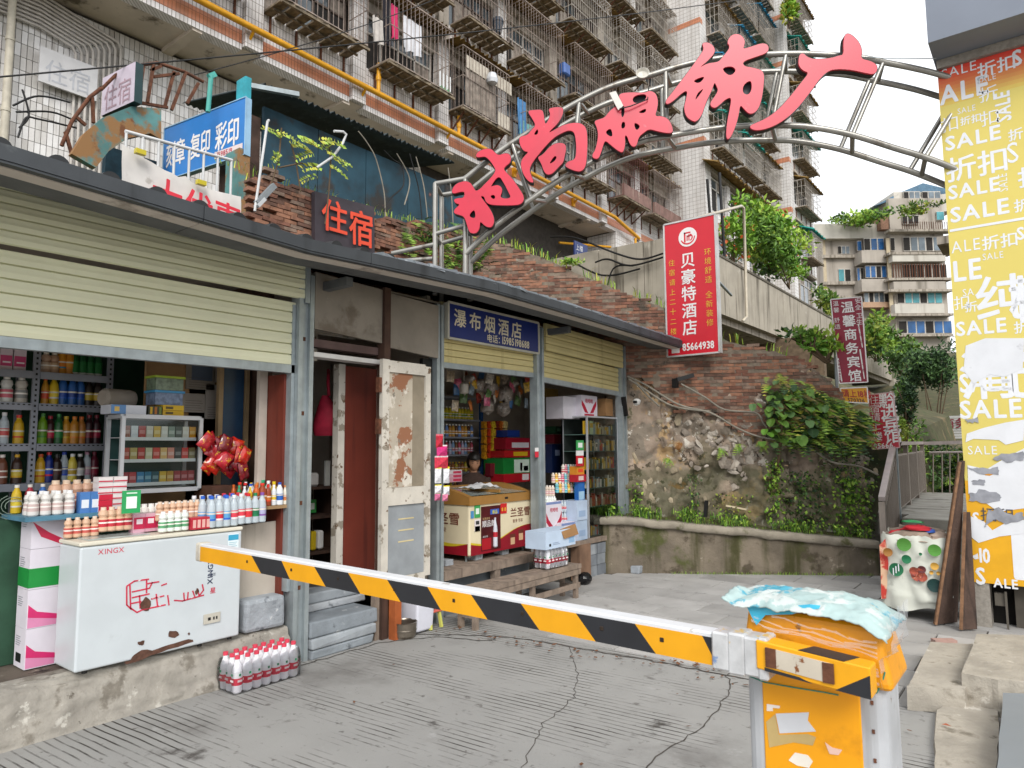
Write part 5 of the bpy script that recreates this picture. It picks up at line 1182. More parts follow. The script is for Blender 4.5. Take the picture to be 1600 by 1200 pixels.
# ============================================================ second kiosk: ice-cream freezer and its goods
IC = thing('ice_cream_freezer',(-4.8,5.5,.415),'cream and crimson printed ice cream freezer with a golden curved lid on casters','freezer')
CRM = M('cream freezer print','#d9cdae',rough=.4,var=.06,scale=3); CRI = M('crimson freezer print','#8e1626',rough=.4,var=.06); GOLD = M('golden plastic lid','#99703a',rough=.4,var=.08)
fx,fb,fy0,fy1 = -4.46,-5.2,5.03,6.04
q = MB(); q.bx(fb,fx,fy0,fy1,.47,.965,CRM); q.build('body',IC,bevel=.02,seg=3)
q = MB()
def wave(face):
 n = 16; top = [];
 for i in range(n + 1):
  t = i / n
  top.append((t,.105 + (.03 * math.cos(t * 5) if face == 'l' else (.0 + .16 * max(0,(t - .25)) ** 1.3 - .03 * math.sin(t * 6)))))
 return top
for face in 'lf':
 tp = wave(face)
 def pt(t,h,o): return (fb + .02 + (fx - fb - .04) * t,fy0 - o,.475 + h) if face == 'l' else (fx + o,fy0 + .02 + (fy1 - fy0 - .04) * t,.475 + h)
 for (ta,ha),(tb,hb) in zip(tp[:-1],tp[1:]):
  q.quad(pt(ta,0,.002),pt(tb,0,.002),pt(tb,hb,.002),pt(ta,ha,.002),CRI)
  yl = M('yellow swoosh','#cdb62c',rough=.4); g_ = .035 * math.sin(math.pi * ta) if face == 'l' else .02 * (1 - ta)
  g2 = .035 * math.sin(math.pi * tb) if face == 'l' else .02 * (1 - tb)
  q.quad(pt(ta,ha,.0025),pt(tb,hb,.0025),pt(tb,hb + g2,.0025),pt(ta,ha + g_,.0025),yl)
q.build('base_print',IC)
q = MB(); CHO = M('brown print','#6b3424',rough=.5)
text_mb(q,'兰圣雪',(-5.03,fy0 - .003,.77),(1,0,0),(0,0,1),.125,CHO,sx=1.2); text_mb(q,'香滑 尽享受',(-5.0,fy0 - .003,.69),(1,0,0),(0,0,1),.045,CHO,wt=0)
text_mb(q,'兰圣雪',(fx + .003,5.66,.80),(0,1,0),(0,0,1),.10,CHO,sx=1.15); text_mb(q,'香滑 尽享',(fx + .003,5.70,.735),(0,1,0),(0,0,1),.04,CHO,wt=0)
for k in range(2):
 c = V((fx + .003,5.70 + .14 * k,.585 + .03 * k)); q.bx(fx + .001,fx + .0028,c.y - .045,c.y + .045,c.z,c.z + .035,CHO); q.bx(fx + .001,fx + .0028,c.y - .035,c.y + .035,c.z - .07,c.z - .001,L_('#d9b28a'))
q.build('lettering',IC)
PO = bpy.data.objects.new('poster',None); COL.objects.link(PO); PO.parent = IC; WM[PO.name] = wm(IC)
q = MB(); q.bx(fx + .001,fx + .004,5.20,5.50,.50,.93,M('dark red poster','#4c1519',rough=.35,var=.25,scale=6)); q.build('poster_sheet',PO)
q = MB(); text_mb(q,'顺品郎',(fx + .005,5.215,.735),(0,1,0),(0,0,1),.068,L_('#d8d4d4')); text_mb(q,'新鲜美味',(fx + .005,5.22,.80),(0,1,0),(0,0,1),.028,L_('#b89a70'),wt=0)
q.bx(fx + .0045,fx + .005,5.34,5.475,.845,.895,L_('#3a62b8')); text_mb(q,'新品',(fx + .006,5.37,.852),(0,1,0),(0,0,1),.04,L_('#d8d020'))
q.bx(fx + .0045,fx + .0052,5.21,5.35,.51,.62,L_('#a31c26')); text_mb(q,'香滑尽享',(fx + .006,5.22,.63),(0,1,0),(0,0,1),.02,L_('#d8d4d4'),wt=0)
q.lathe((fx + .006,5.41,.52),[(.018,0),(.026,.01),(.026,.1,L_('#c6c9d2')),(.026,.15,L_('#b02634')),(.022,.2,L_('#c6c9d2')),(.010,.26),(.011,.29)],L_('#c6c9d2'),8); q.build('poster_print',PO)
q = MB()
for (ya,yb,za,zb,c) in ((5.10,5.185,.83,.95,'#3f9a55'),(5.10,5.185,.70,.815,'#d8d0d0'),(5.105,5.18,.70,.75,'#c02a34'),(5.50,5.60,.84,.94,'#c42828'),(5.045,5.09,.83,.90,'#4a88b8')):
 q.bx(fx + .004,fx + .0062,ya,yb,za,zb,L_(c))
q.bx(fx + .0062,fx + .0068,5.118,5.168,.865,.92,L_('#dfe8e0')); q.bx(fx + .0062,fx + .0068,5.118,5.168,.765,.80,L_('#3a3a3a')); text_mb(q,'8 8',(fx + .007,5.515,.865),(0,1,0),(0,0,1),.05,L_('#e0c040'))
q.build('sticker',IC)
q = MB(); n = 12
for i in range(n):      # curved lid frame
 t0,t1 = i / n,(i + 1) / n
 f = lambda t: (fx + .01 - (fx - fb + .02) * t,.985 + .125 * math.sin(math.pi * min(1,t * .62 + .08)) - .03)
 (xa,za),(xb,zb) = f(t0),f(t1)
 for ya,yb in ((fy0 - .012,fy0 + .05),(fy1 - .05,fy1 + .012)):
  q.hex([(xa,ya,.955),(xb,ya,.955),(xb,yb,.955),(xa,yb,.955),(xa,ya,za + .045),(xb,ya,zb + .045),(xb,yb,zb + .045),(xa,yb,za + .045)],GOLD)
q.bx(fx - .03,fx + .014,fy0 - .01,fy1 + .01,.952,1.035,GOLD); q.bx(fb,fb + .05,fy0,fy1,.955,1.10,GOLD); q.bx(fb + .05,fx - .03,5.52,5.545,1.05,1.08,GOLD)
q.bx(fx + .012,fx + .016,5.56,5.61,.985,1.005,BLACK); q.build('lid_frame',IC)
q = MB(); q.quad((fx - .03,fy0 + .05,1.04),(fx - .03,fy1 - .05,1.04),(fb + .05,fy1 - .05,1.085),(fb + .05,fy0 + .05,1.085),M('frosty lid glass','#97a09c',rough=.1,var=.25,scale=8)); q.build('lid_glass',IC)
for x,y in ((-4.52,5.08),(-4.52,5.98),(-5.12,5.08)):
 q = MB(); q.bx(x - .02,x + .03,y - .025,y + .025,.455,.47,STEEL); q.bx(x - .02,x + .0,y - .022,y - .016,.415,.46,STEEL)
 vs = []; q2 = MB(); q2.lathe((0,0,-.012),[(.028,0),(.03,.004),(.03,.02),(.028,.024)],BLACK,12)
 o_ = q.build('caster',IC); o2 = q2.build('wheel',o_); o2.rotation_euler = (math.pi / 2,0,0); o2.location = V((x,y,.442)) - IC.location
random.seed(6)
for k in range(3): rough_block('brick_prop',-4.62,-4.50,4.75 + k * .42,4.85 + k * .42,.416,.468,STONE,'%s small block pushed under the ice cream freezer' % ORD[k],'block','blocks under the ice cream freezer',j=.004,bev=.003)
q = MB(); cl = V((-4.72,5.5,1.08)); vs = []
for i in range(9):
 for j in range(7): vs.append(cl + V((-.13 + .26 * j / 6,-.2 + .4 * i / 8,.02 + .035 * fbm(i * .9,j * .9,2) + .03 * math.exp(-((i - 4) ** 2 + (j - 3) ** 2) * .12))))
q.add(vs,[(i * 7 + j,i * 7 + j + 1,(i + 1) * 7 + j + 1,(i + 1) * 7 + j) for i in range(8) for j in range(6)],M('white rag','#d3d3d6',rough=.9),True); T('white_rag',q,'crumpled white cloth on the ice cream freezer lid','cloth')
# ---- the shopkeeper: seated, looking down, behind the freezer
def person():
 SKN = M('skin','#b98a6c',rough=.55,var=.05); HAIR = M('black hair','#1d1814',rough=.45,var=.2,scale=60); BRW = M('brown knit top','#42322c',rough=.9,var=.2,scale=40)
 hd = P(741,721,x=-5.3); t_ = thing('person',(-5.3,hd.y,.45),'dark haired shopkeeper in a brown top sitting behind the ice cream freezer, looking down','person')
 face = V((.62,-.55,-.28)).normalized(); side = V((0,0,1)).cross(face).normalized(); upv = face.cross(side).normalized()
 S = .85
 def loft(mb,rings,m,n=14):
  vs = []
  for c_,rx,ry,ax,ay in rings: vs += [c_ + ax * rx * math.cos(2 * math.pi * k / n) + ay * ry * math.sin(2 * math.pi * k / n) for k in range(n)]
  mb.add(vs,[(i * n + k,i * n + (k + 1) % n,(i + 1) * n + (k + 1) % n,(i + 1) * n + k) for i in range(len(rings) - 1) for k in range(n)],m,True)
  mb.add(vs[:n],[tuple(reversed(range(n)))],m); mb.add(vs[-n:],[tuple(range(n))],m)
 fx_ = V((face.x,face.y,0)).normalized(); sx_ = V((-fx_.y,fx_.x,0))
 base = V((hd.x - .03,hd.y + .02,.46)); q = MB(); Z = V((0,0,1)); sz = hd.z - .14
 loft(q,[(V((base.x,base.y,.5)),.15,.11,sx_,fx_),(V((base.x,base.y,.8)),.155,.105,sx_,fx_),(V((base.x,base.y,sz - .16)),.17,.10,sx_,fx_),(V((base.x,base.y,sz - .05)),.165,.085,sx_,fx_),(V((base.x,base.y,sz - .01)),.10,.06,sx_,fx_),(V((base.x,base.y,sz + .015)),.05,.05,sx_,fx_)],BRW)
 for s_ in (-1,1):
  sh = V((base.x,base.y,sz - .06)) + sx_ * .15 * s_; el = sh + Z * -.22 + fx_ * .08 + sx_ * .03 * s_; ha = el + fx_ * .2 - sx_ * .09 * s_ + Z * .06
  q.tube([sh,sh.lerp(el,.5),el,el.lerp(ha,.5),ha],[.052,.05,.043,.036,.027],BRW,n=9)
  q.tube([ha,ha + fx_ * .03,ha + fx_ * .07 - Z * .005],[.02,.028,.022],SKN,n=8)
  for f in range(5):
   o_ = (f - 2) * .012; b0 = ha + fx_ * .06 + sx_ * o_ * 1.1; ln = (.05,.062,.066,.06,.045)[f] * .8
   q.tube([b0,b0 + fx_ * ln * .5 - Z * .006,b0 + fx_ * ln * .8 - Z * .025],[.0075,.007,.0055],SKN,n=5)
 q.tube([V((base.x,base.y,sz - .02)),hd - upv * .07 - face * .015],[.045,.042],SKN,n=10)
 rr = []
 for t in [i / 12 for i in range(13)]:
  a = math.pi * (t - .5); h = math.sin(a); r_ = math.cos(a) ** .75; rr.append((hd + upv * (.105 * h) + face * (.012 if h < -.2 else 0),max(.004,.068 * r_ * (.86 if h < -.4 else 1)),max(.004,.08 * r_),side,face))
 loft(q,rr,SKN,18)
 q.add([hd + face * .078 + upv * .012,hd + face * .076 + side * .012 - upv * .028,hd + face * .076 - side * .012 - upv * .028,hd + face * .1 - upv * .022],[(0,1,3),(0,3,2),(1,2,3)],SKN,True)
 q.build('body',t_)
 h_ = MB(); vs = []; n = 18
 for i in range(11):
  a = i / 10 * math.pi * .78;
  for k in range(n):
   b = 2 * math.pi * k / n; front = math.cos(b) > .35
   aa = min(a,1.22) if front else a * (1.05 if math.cos(b) < -.2 else 1)
   r = .1 + .008 * fbm(k * .9,i * .8)
   vs.append(hd + upv * (.12 * math.cos(aa)) + face * (r * .98 * math.sin(aa) * math.cos(b) - .008) + side * (r * .9 * math.sin(aa) * math.sin(b)))
 h_.add(vs,[(i * n + k,i * n + (k + 1) % n,(i + 1) * n + (k + 1) % n,(i + 1) * n + k) for i in range(10) for k in range(n)],HAIR,True)
 h_.tube([hd - face * .07 - upv * .02,hd - face * .09 - upv * .09,hd - face * .07 - upv * .16],[.05,.045,.02],HAIR,n=8)
 h_.build('hair',t_)
 e = MB()
 for s_ in (-1,1):
  c_ = hd + face * .073 + side * .027 * s_ + upv * .006; e.box(c_,(.014,.014,.006),HAIR); e.bar(c_ + upv * .02 - side * .014,c_ + upv * .02 + side * .014,.008,.005,HAIR)
 c_ = hd + face * .078 - upv * .05; e.bar(c_ - side * .018,c_ + side * .018,.007,.006,M('lips','#8a4b42',rough=.5)); e.build('face_features',t_)
 q = MB(); q.bx(hd.x - .15,hd.x + .1,hd.y - .13,hd.y + .15,.42,.46,BROWN)
 for sx2 in (-.13,.08):
  for sy in (-.11,.13): q.bx(hd.x + sx2 - .015,hd.x + sx2 + .015,hd.y + sy - .015,hd.y + sy + .015,.331,.42,BROWN)
 T('wooden_stool',q,'low wooden stool under the seated shopkeeper','stool')
person()
# rack behind
random.seed(53)
rk2 = thing('drinks_rack',(-5.6,6.1,.331),'grey shelved drinks rack with blue posts behind the shopkeeper','rack')
BLUEP = M('blue rack post','#1f4a7c',rough=.5,var=.1)
Y0,Y1 = 5.15,6.52
for y in (Y0,Y1): part('post',(-5.62,-5.58,y,y + .035,.34,2.1,BLUEP),parent=rk2)
RS = [1.22,1.43,1.64,1.85,2.12]
for z in RS: part('shelf',(-5.9,-5.60,Y0 + .036,Y1 - .001,z - .02,z,RACKM),parent=rk2)
G2 = {1.85: ('tea',['#c0b020','#c8b828'],'#6a8a20','#d0d0d0','yellow'),1.64: ('tea',['#5a3a20','#6a8ac0','#b07828','#c09030'],'#c08830','#e0e0d8','amber'),1.43: ('pet',['#6f4a28','#b04050','#a8a0b8','#7898b8'],'#b06878','#c0c0c8','pale mixed'),1.22: ('jug',['#7a4a28','#8a5428','#b0a030'],'#b88030','#c8a020','brown jar')}
for z,(kd,ls,lb,cp,wds) in G2.items():
 for k in range(14):
  y = 5.72 + k * .056
  if y > Y1 - .03: break
  put_bottle(kd,(ls[k % len(ls)],lb if k % 3 else ls[(k + 1) % len(ls)],cp),(-5.68,y,z),'%s drink bottle, %s on the %s shelf of the blue posted rack' % (wds,ORD[k],ORD[RS.index(z)]),'bottles on the blue posted rack',s=.76 if kd != 'jug' else .6)
# boxes and bags behind
def cbox(name,pa,pb,x,dep,col,label,marks=(),cat='box',bev=.003):
 a,b = P(*pa,x=x),P(*pb,x=x); q = MB(); q.bx(x - dep,x,a.y,b.y,b.z,a.z,L_(col))
 for (u0,u1,v0,v1,c) in marks: q.bx(x,x + .002 + .0006 * len(marks),a.y + (b.y - a.y) * u0,a.y + (b.y - a.y) * u1,b.z + (a.z - b.z) * v0,b.z + (a.z - b.z) * v1,L_(c))
 return T(name,q,label,cat)
cbox('red_carton',(790,684),(828,702),-5.25,.3,'#96182a','red carton with a white panel, topmost of the stack behind the ice cream freezer',((.25,.95,.15,.6,'#d5cfd2'),))
cbox('noodle_carton',(788,704),(828,714),-5.24,.3,'#b01c20','thin red and yellow noodle carton above the green one',((.35,.9,.2,.8,'#d8b020'),))
cbox('green_carton',(786,716),(828,740),-5.22,.3,'#1d7a35','bright green drink carton behind the ice cream freezer',((.4,.97,.1,.9,'#cfe0d0'),(.62,.7,.2,.7,'#b02830'),(.75,.93,.2,.5,'#4f9ad0')))
cbox('crimson_carton',(787,741),(828,752),-5.2,.3,'#b01a26','crimson carton lowest behind the ice cream freezer lid',((.7,.95,.2,.9,'#dcd4d4'),))
cbox('blue_carton',(793,672),(812,683),-5.3,.25,'#1f3a86','small dark blue carton on top of the red carton')
for k in range(3): cbox('pink_box',(694,735 + k * 6),(722,740.4 + k * 6),-5.24 + .002 * k,.15,('#d8d0d0','#d3a8b4','#cf9aa8')[k],('%s flat pale box stacked left of the shopkeeper' % ('topmost','middle','lowest')[k]),((.5,.95,.2,.7,'#c83858'),))
for k in range(26):
 c = P(757 + (k % 6) * 6.2,664 + (k // 6) * 12,x=-5.5 + .02 * (k % 3)); q = MB()
 q.box(c,(.05,.07,.085),M('gaudy packet %d' % (k % 6),('#b88018','#a83018','#c8a828','#7a2a20','#b05a18','#d0b878')[k % 6],rough=.4,var=.35,scale=40),mat=Matrix.Rotation(U(-.4,.4),3,'X'))
 T('snack_packet',q,'gaudy snack packet, %s in row %s of the wall of packets behind the shopkeeper' % (ORD[k % 6],('one','two','three','four','five')[k // 6]),'snack packet','snack packets hung behind the shopkeeper')
for k in range(4): cbox('dark_bag',(766 + k * 5,724),(770.5 + k * 5,744),-5.35,.08,('#6b1826','#7d2030','#5a1420','#8a2838')[k],'%s maroon packet right of the shopkeeper' % ORD[k],cat='snack packet')
FILM = M('grey crinkled film','#8f857c',rough=.3,var=.4,scale=22,spec=.8,spots=(('#c8c4c0',.6,30,.04),('#6a4a40',.64,14,.05)))
for k,(px,py,w_,h_) in enumerate(((765,602,34,24),(790,612,30,30),(748,598,22,20),(762,632,24,22),(786,636,26,22),(800,598,20,18),(733,590,14,14))):
 c = P(px,py,x=-5.1); q = MB(); n = 14; vs = []; s_ = .0065
 for i in range(9):
  a = math.pi * i / 8
  for j in range(n):
   b = 2 * math.pi * j / n; r = (1.25 + .6 * fbm(i * .9 + k * 5,j * .9,k)) * (.45 + .08 * i)
   vs.append(c + V((.08 * math.sin(a) * math.cos(b) * r,w_ * s_ * .5 * math.sin(a) * math.sin(b) * r,h_ * s_ * .55 * math.cos(a) * r)))
 q.add(vs,[(i * n + j,i * n + (j + 1) % n,(i + 1) * n + (j + 1) % n,(i + 1) * n + j) for i in range(8) for j in range(n)],FILM,True)
 T('plastic_bag',q,'%s crinkled clear bag of goods hung under the ceiling of the second kiosk' % ORD[k],'plastic bag','clear bags hung in the second kiosk')
random.seed(88); HC_ = ['#b8a890','#a83a2c','#c8a030','#7d8a94','#b0662c','#d0c8bc','#5f7f4a','#c05a78','#3f6a9a']
for k in range(34):
 c = P(704 + (k * 37 % 124),588 + (k // 12) * 17 + (k % 4) * 4,x=-5.0 - .07 * (k % 5)); q = MB()
 pillow(q,c,.045,.06,.015,M('hung packet %d' % (k % 9),HC_[k % 9],rough=.3,var=.4,scale=38,spec=.7),Matrix.Rotation(U(-.4,.4),3,'X') @ Matrix.Rotation(U(-.7,.7),3,'Z'),n=4)
 T('hung_packet',q,'%s packet from the post in the %s hanging string under the kiosk ceiling' % (ORD[k % 12],ORD[k // 12]),'snack packet','packets strung under the kiosk ceiling')
for k in range(9): put_bottle('jug',(('#7a4a28','#8a3a2a','#b0a030')[k % 3],'#c09048','#c8a020'),(-5.45,5.45 + .075 * k,1.0),'%s squat sauce jar in the row behind the ice cream freezer' % ORD[k],'squat jars behind the freezer',s=.6)
part('jar_shelf',(-5.6,-5.38,5.2,6.2,.97,.998,RACKM))
q = MB(); c = P(725,605,x=-4.9); q.lathe(c,[(.03,-.07),(.05,-.06),(.05,.03),(.02,.05),(.004,.06),(.004,.3)],L_('#b8b2a8'),12); T('hanging_lamp',q,'unlit pale lamp hanging at the front of the second kiosk','lamp')
cbox('pale_carton',(696,576),(720,594),-5.3,.2,'#a8a096','pale carton on the uppermost shelf of the second kiosk')
# strips of snack packets on the door post
strip_t = thing('snack_strips',(-4.2,4.4,1.35),'strips of pink and yellow edged snack packets hanging on the post beside the door leaf','snack strips')
for (px,py,w_,h_,c1,c2) in ((686,689,13,22,'#b01830','#d06a78'),(690,704,20,18,'#d0307a','#e6e0e2'),(689,722,26,20,'#c83048','#d8c8cc'),(684,742,12,26,'#dcdde2','#d8c820'),(697,742,11,26,'#dadbe0','#d8c820'),(684,764,12,14,'#dcdde2','#d8c820'),(697,766,11,15,'#d8d9de','#d8c820'),(683,776,10,12,'#c86a90','#70a060'),(695,777,10,12,'#d07898','#d8d8c8')):
 c = P(px,py,x=-4.2); s_ = .00545; q = MB(); W_,H_ = w_ * s_ * .55,h_ * s_ * .5
 m1,m2 = M('packet %s' % c1,c1,rough=.3,var=.25,scale=50),M('packet %s' % c2,c2,rough=.35,var=.2,scale=50)
 q.add([c + V((0,-W_,H_)),c + V((.01,W_,H_)),c + V((.01,W_,H_ * .75)),c + V((0,-W_,H_ * .75)),c + V((.035,0,0)),c + V((0,-W_,-H_)),c + V((.008,W_,-H_))],[(0,3,2,1)],m2); q.add([c + V((0,-W_,H_ * .75)),c + V((.01,W_,H_ * .75)),c + V((.035,0,0)),c + V((0,-W_,-H_)),c + V((.008,W_,-H_)),c + V((-.03,0,0))],[(0,2,1),(0,3,2),(3,4,2),(1,2,4),(0,1,5),(3,0,5),(4,3,5),(1,4,5)],m1)
 q.build('packet',strip_t)
# ---- fourth bay: glass cabinet, yoghurt piles, cartons
GC = thing('glass_cabinet',(-4.6,7.4,.44),'tall glass cabinet of cigarette packs at the far end of the kiosks','cabinet')
gy0,gy1,gx,gb = 7.04,7.77,-4.37,-4.72
for (x,y) in ((gx,gy0),(gx,gy1 - .02),(gb,gy0),(gb,gy1 - .02)): part('frame_post',(x - .02,x,y,y + .02,.441,1.86,ALU),parent=GC)
GS = [.46,.80,1.02,1.24,1.46,1.66]
for z in GS: part('glass_shelf',(gb,gx - .022,gy0 + .021,gy1 - .021,z - .008,z,M('greenish shelf glass','#5f7a74',rough=.15,var=.1)),parent=GC)
part('top_frame',(gb,gx,gy0,gy1,1.861,1.88,ALU),parent=GC); part('back_panel',(gb - .02,gb - .001,gy0,gy1,.44,1.86,M('dark cabinet back','#2c3330',rough=.6,var=.3)),parent=GC)
q = MB(); q.quad((gx + .002,gy0 + .02,.45),(gx + .002,gy1 - .02,.45),(gx + .002,gy1 - .02,1.86),(gx + .002,gy0 + .02,1.86),GLC); q.build('glass_pane',GC)
random.seed(91); PCOL = ['#cfc6a8','#c89a20','#d8d2c4','#b0a488','#a8a090','#7a6a40','#c8b878','#48584c','#b04030','#c8a030','#8a98a0','#6a4430']
for si,z in enumerate(GS):
 k = 0; y = gy0 + .035
 while y < gy1 - .05:
  w_ = U(.028,.05); h_ = U(.09,.15) if si else U(.08,.2); c = random.choice(PCOL if si != 1 else ['#9a4030','#a8503c','#b0a090','#8a3a30','#b89070'])
  if si == 5 and k < 2: w_,h_,c = .08,.16,'#b8c8a0' if k else '#d0a830'
  q = MB(); xo = U(0,.015) - .02; q.bx(gx - .09 - xo,gx - .05 - xo,y,y + w_ - .003,z,z + h_,L_(c))
  if k % 2: q.bx(gx - .05 - xo,gx - .049 - xo,y + .004,y + w_ - .008,z + h_ * .5,z + h_ * .85,L_(random.choice(PCOL)))
  T('cigarette_pack',q,'%s packet along the %s shelf of the tall glass cabinet' % (ORD[min(k,19)],('lowest','second','third','fourth','fifth','top')[si]),'cigarette pack','packs in the tall glass cabinet'); y += w_; k += 1
cbox('white_carton',(880,619),(906,655),-4.58,.25,'#cfcbd2','white carton with red swooshes on top of the tall glass cabinet')
a = P(906,617,x=-4.52); b = P(930,653,x=-4.52); q = MB(); q.bx(-4.75,-4.50,a.y,b.y + .02,1.885,a.z,M('white carton'))
fc = -4.498; m_ = (a.y + b.y) / 2
for s_ in (-1,1): q.poly([(fc,m_ + s_ * .17,a.z - .06),(fc,m_ + s_ * .10,a.z - .12),(fc,m_ + s_ * .02,1.92),(fc,m_ + s_ * .10,1.93),(fc,m_ + s_ * .17,2.02)],(-.001,0,0),L_('#b3203c'),back=False)
text_mb(q,'哇哈哈',(fc + .001,m_ - .09,a.z - .09),(0,1,0),(0,0,1),.06,L_('#c02848')); q.bx(fc - .001,fc + .001,m_ - .11,m_ + .11,1.892,1.912,L_('#b3203c')); T('white_carton',q,'carton showing red swooshes and script, right of its twin on the glass cabinet','carton')
q = MB(); q.bx(-4.8,-4.45,7.62,7.8,1.9,2.12,M('brown cardboard','#96714a',rough=.85,var=.1)); T('brown_carton',q,'plain brown carton at the far end under the last shutter','carton')
# yoghurt drinks and water piled in front
random.seed(61)
def stack_row(kind,cols,px0,px1,py,x,n,s,wds,grp,dx=0):
 for k in range(n):
  p_ = P(px0 + (px1 - px0) * (k + .5) / n,py,x=x); a,b,c = cols[k % len(cols)]
  put_bottle(kind,(a,b,c),(p_.x,p_.y,p_.z),'%s, %s of its row in the pile by the glass cabinet' % (wds,ORD[k]),grp,s=s)
YG = [('#d8c8b8','#d0a0a0','#e8e0d8'),('#d8a850','#d8c040','#e8d8b0'),('#e0d8d0','#c05050','#e8e0d8'),('#d890a0','#c84868','#e8c8c8'),('#78c0c8','#50a8c0','#d8e8e8')]
for i,(py,px0,px1,n,x,kd,cols,s,wds) in enumerate(((741,878,902,6,-4.62,'milk',YG[2:] + YG[:1],.95,'pink topped yoghurt drink'),(755,862,905,9,-4.58,'milk',YG,.95,'mixed yoghurt drink'),(770,868,904,8,-4.54,'milk',[YG[4],YG[1],YG[0]],.95,'yellow and blue yoghurt drink'),(775,848,866,4,-4.52,'milk',[YG[0]],.95,'tan yoghurt drink'),(792,850,868,5,-4.5,'milk',[('#e0e4de','#5f9a70','#f0f0f0')],.95,'white yoghurt drink'))):
 stack_row(kd,cols,px0,px1,py,x,n,s,wds,'yoghurt drinks piled by the glass cabinet')
for i,py in enumerate((800,817)):
 stack_row('pet',[('clear','#c84858','#c0c8d0')],872,906,py,-4.5,8,.62,'%s tier water bottle' % ('upper','lower')[i],'water bottles piled by the glass cabinet')
def swoosh_box(pa,pb,x,label):
 a,b = P(*pa,x=x),P(*pb,x=x); q = MB(); q.bx(x - .2,x,a.y,b.y,b.z,a.z,M('white carton')); fc = x + .001; m_ = (a.y + b.y) / 2; hw = (b.y - a.y) / 2; H_ = a.z - b.z
 for s_ in (-1,1): q.poly([(fc,m_ + s_ * hw * .98,b.z + H_ * .6),(fc,m_ + s_ * hw * .7,b.z + H_ * .35),(fc,m_ + s_ * hw * .1,b.z + H_ * .05),(fc,m_ + s_ * hw * .6,b.z + H_ * .05),(fc,m_ + s_ * hw * .98,b.z + H_ * .25)],(-.001,0,0),L_('#b3203c'),back=False)
 text_mb(q,'哇哈哈',(fc + .001,m_ - hw * .5,b.z + H_ * .62),(0,1,0),(0,0,1),hw * .34,L_('#c02848')); q.bx(fc - .001,fc + .0006,a.y + .005,b.y - .005,a.z - .03,a.z - .004,L_('#7a8ab8')); T('swoosh_carton',q,label,'carton')
swoosh_box((853,785),(878,823),-4.45,'upright white carton with two red swooshes below the yoghurt pile')
swoosh_box((877,818),(899,850),-4.38,'lower swoosh carton partly behind the open blue carton')
for k,(pa,pb) in enumerate((((901,783),(918,812)),((901,814),(918,842)))): cbox('pale_blue_carton',pa,pb,-4.36,.2,('#b3c3d8','#abbdd3')[k],('upper','lower')[k] + ' pale blue carton between the drinks and the glass cabinet',((.2,.8,.2,.5,'#93a9c6'),),cat='carton')
cbox('blue_sign_box',(903,752),(914,783),-4.42,.05,'#2a62a8','narrow blue and white panel beside the glass cabinet',((.1,.9,.1,.5,'#9cc0d8'),),cat='panel')
for k,(pa,pb,c) in enumerate((((901,688),(912,703),'#3f9a55'),((901,704),(912,712),'#d8d8d8'),((901,712),(912,728),'#b82030'))): cbox('pay_plate',pa,pb,-4.40,.01,c,('green','white','red')[k] + ' payment plate fixed in front of the glass cabinet',((.2,.8,.25,.75,'#dfe6e0'),) if k != 1 else (),cat='plaque')
cbox('red_small_box',(901,742),(916,752),-4.4,.1,'#a82030','small red box among the yoghurt drinks beside the cabinet',((.2,.7,.2,.8,'#d8c0b8'),)); cbox('orange_box',(901,729),(913,741),-4.42,.1,'#d08a30','orange printed box above the small red box',((.2,.8,.3,.7,'#d84828'),))
for k,px in enumerate((862,884)): cbox('blue_water_tub',(px,694),(px + 18,738),-5.0,.2,'#16264e',('nearer','farther')[k] + ' dark blue shrink pack with a pale peak mark in the dim last kiosk',((.3,.7,.6,.8,'#9aa8c8'),),cat='pack')
cbox('dark_red_carton',(866,679),(894,693),-5.0,.2,'#6e1622','dark red carton on the blue packs in the last kiosk'); cbox('dark_green_carton',(868,666),(894,678),-5.0,.2,'#1c4a30','dark green carton topmost in the last kiosk',((.1,.3,.3,.7,'#6f9a80'),))
cbox('gold_packets',(850,606),(872,622),-4.9,.15,'#8a7038','heap of golden packets under the last shutter',cat='packets',bev=.02)
q = MB(); c = P(839,710,x=-4.29); q.bx(-4.296,-4.29,c.y - .03,c.y + .03,c.z - .03,c.z + .03,L_('#c83040')); q.bx(-4.296,-4.289,c.y - .03,c.y + .03,c.z + .031,c.z + .07,L_('#dcdcdc')); T('post_sticker',q,'red and white sticker plate on the steel post between the second and last kiosk','sticker')
# open blue carton on the bench
OC = thing('open_carton',(-3.98,5.68,.53),'pale blue open carton with a brown flap, on the shrink wrapped water','carton')
q = MB(); q.bx(-4.10,-3.86,5.44,5.96,.535,.70,M('pale blue carton','#b9cade',rough=.7,var=.06,scale=6)); q.bx(-3.859,-3.858,5.84,5.94,.56,.62,L_('#8fb0d0')); q.bx(-3.859,-3.858,5.5,5.53,.56,.585,BLACK); q.bx(-3.859,-3.858,5.56,5.68,.57,.575,L_('#8898b0')); q.bx(-3.859,-3.858,5.56,5.66,.585,.59,L_('#8898b0')); q.build('carton_body',OC)
q = MB(); q.hex([(-3.85,5.74,.61),(-3.845,5.74,.61),(-3.845,6.0,.63),(-3.85,6.0,.63),(-3.87,5.70,.705),(-3.865,5.70,.705),(-3.865,5.97,.735),(-3.87,5.97,.735)],M('brown cardboard')); q.build('carton_flap',OC)
BEN = thing('bench',(-3.95,5.1,0),'weathered grey timber bench along the front of the second kiosk','bench')
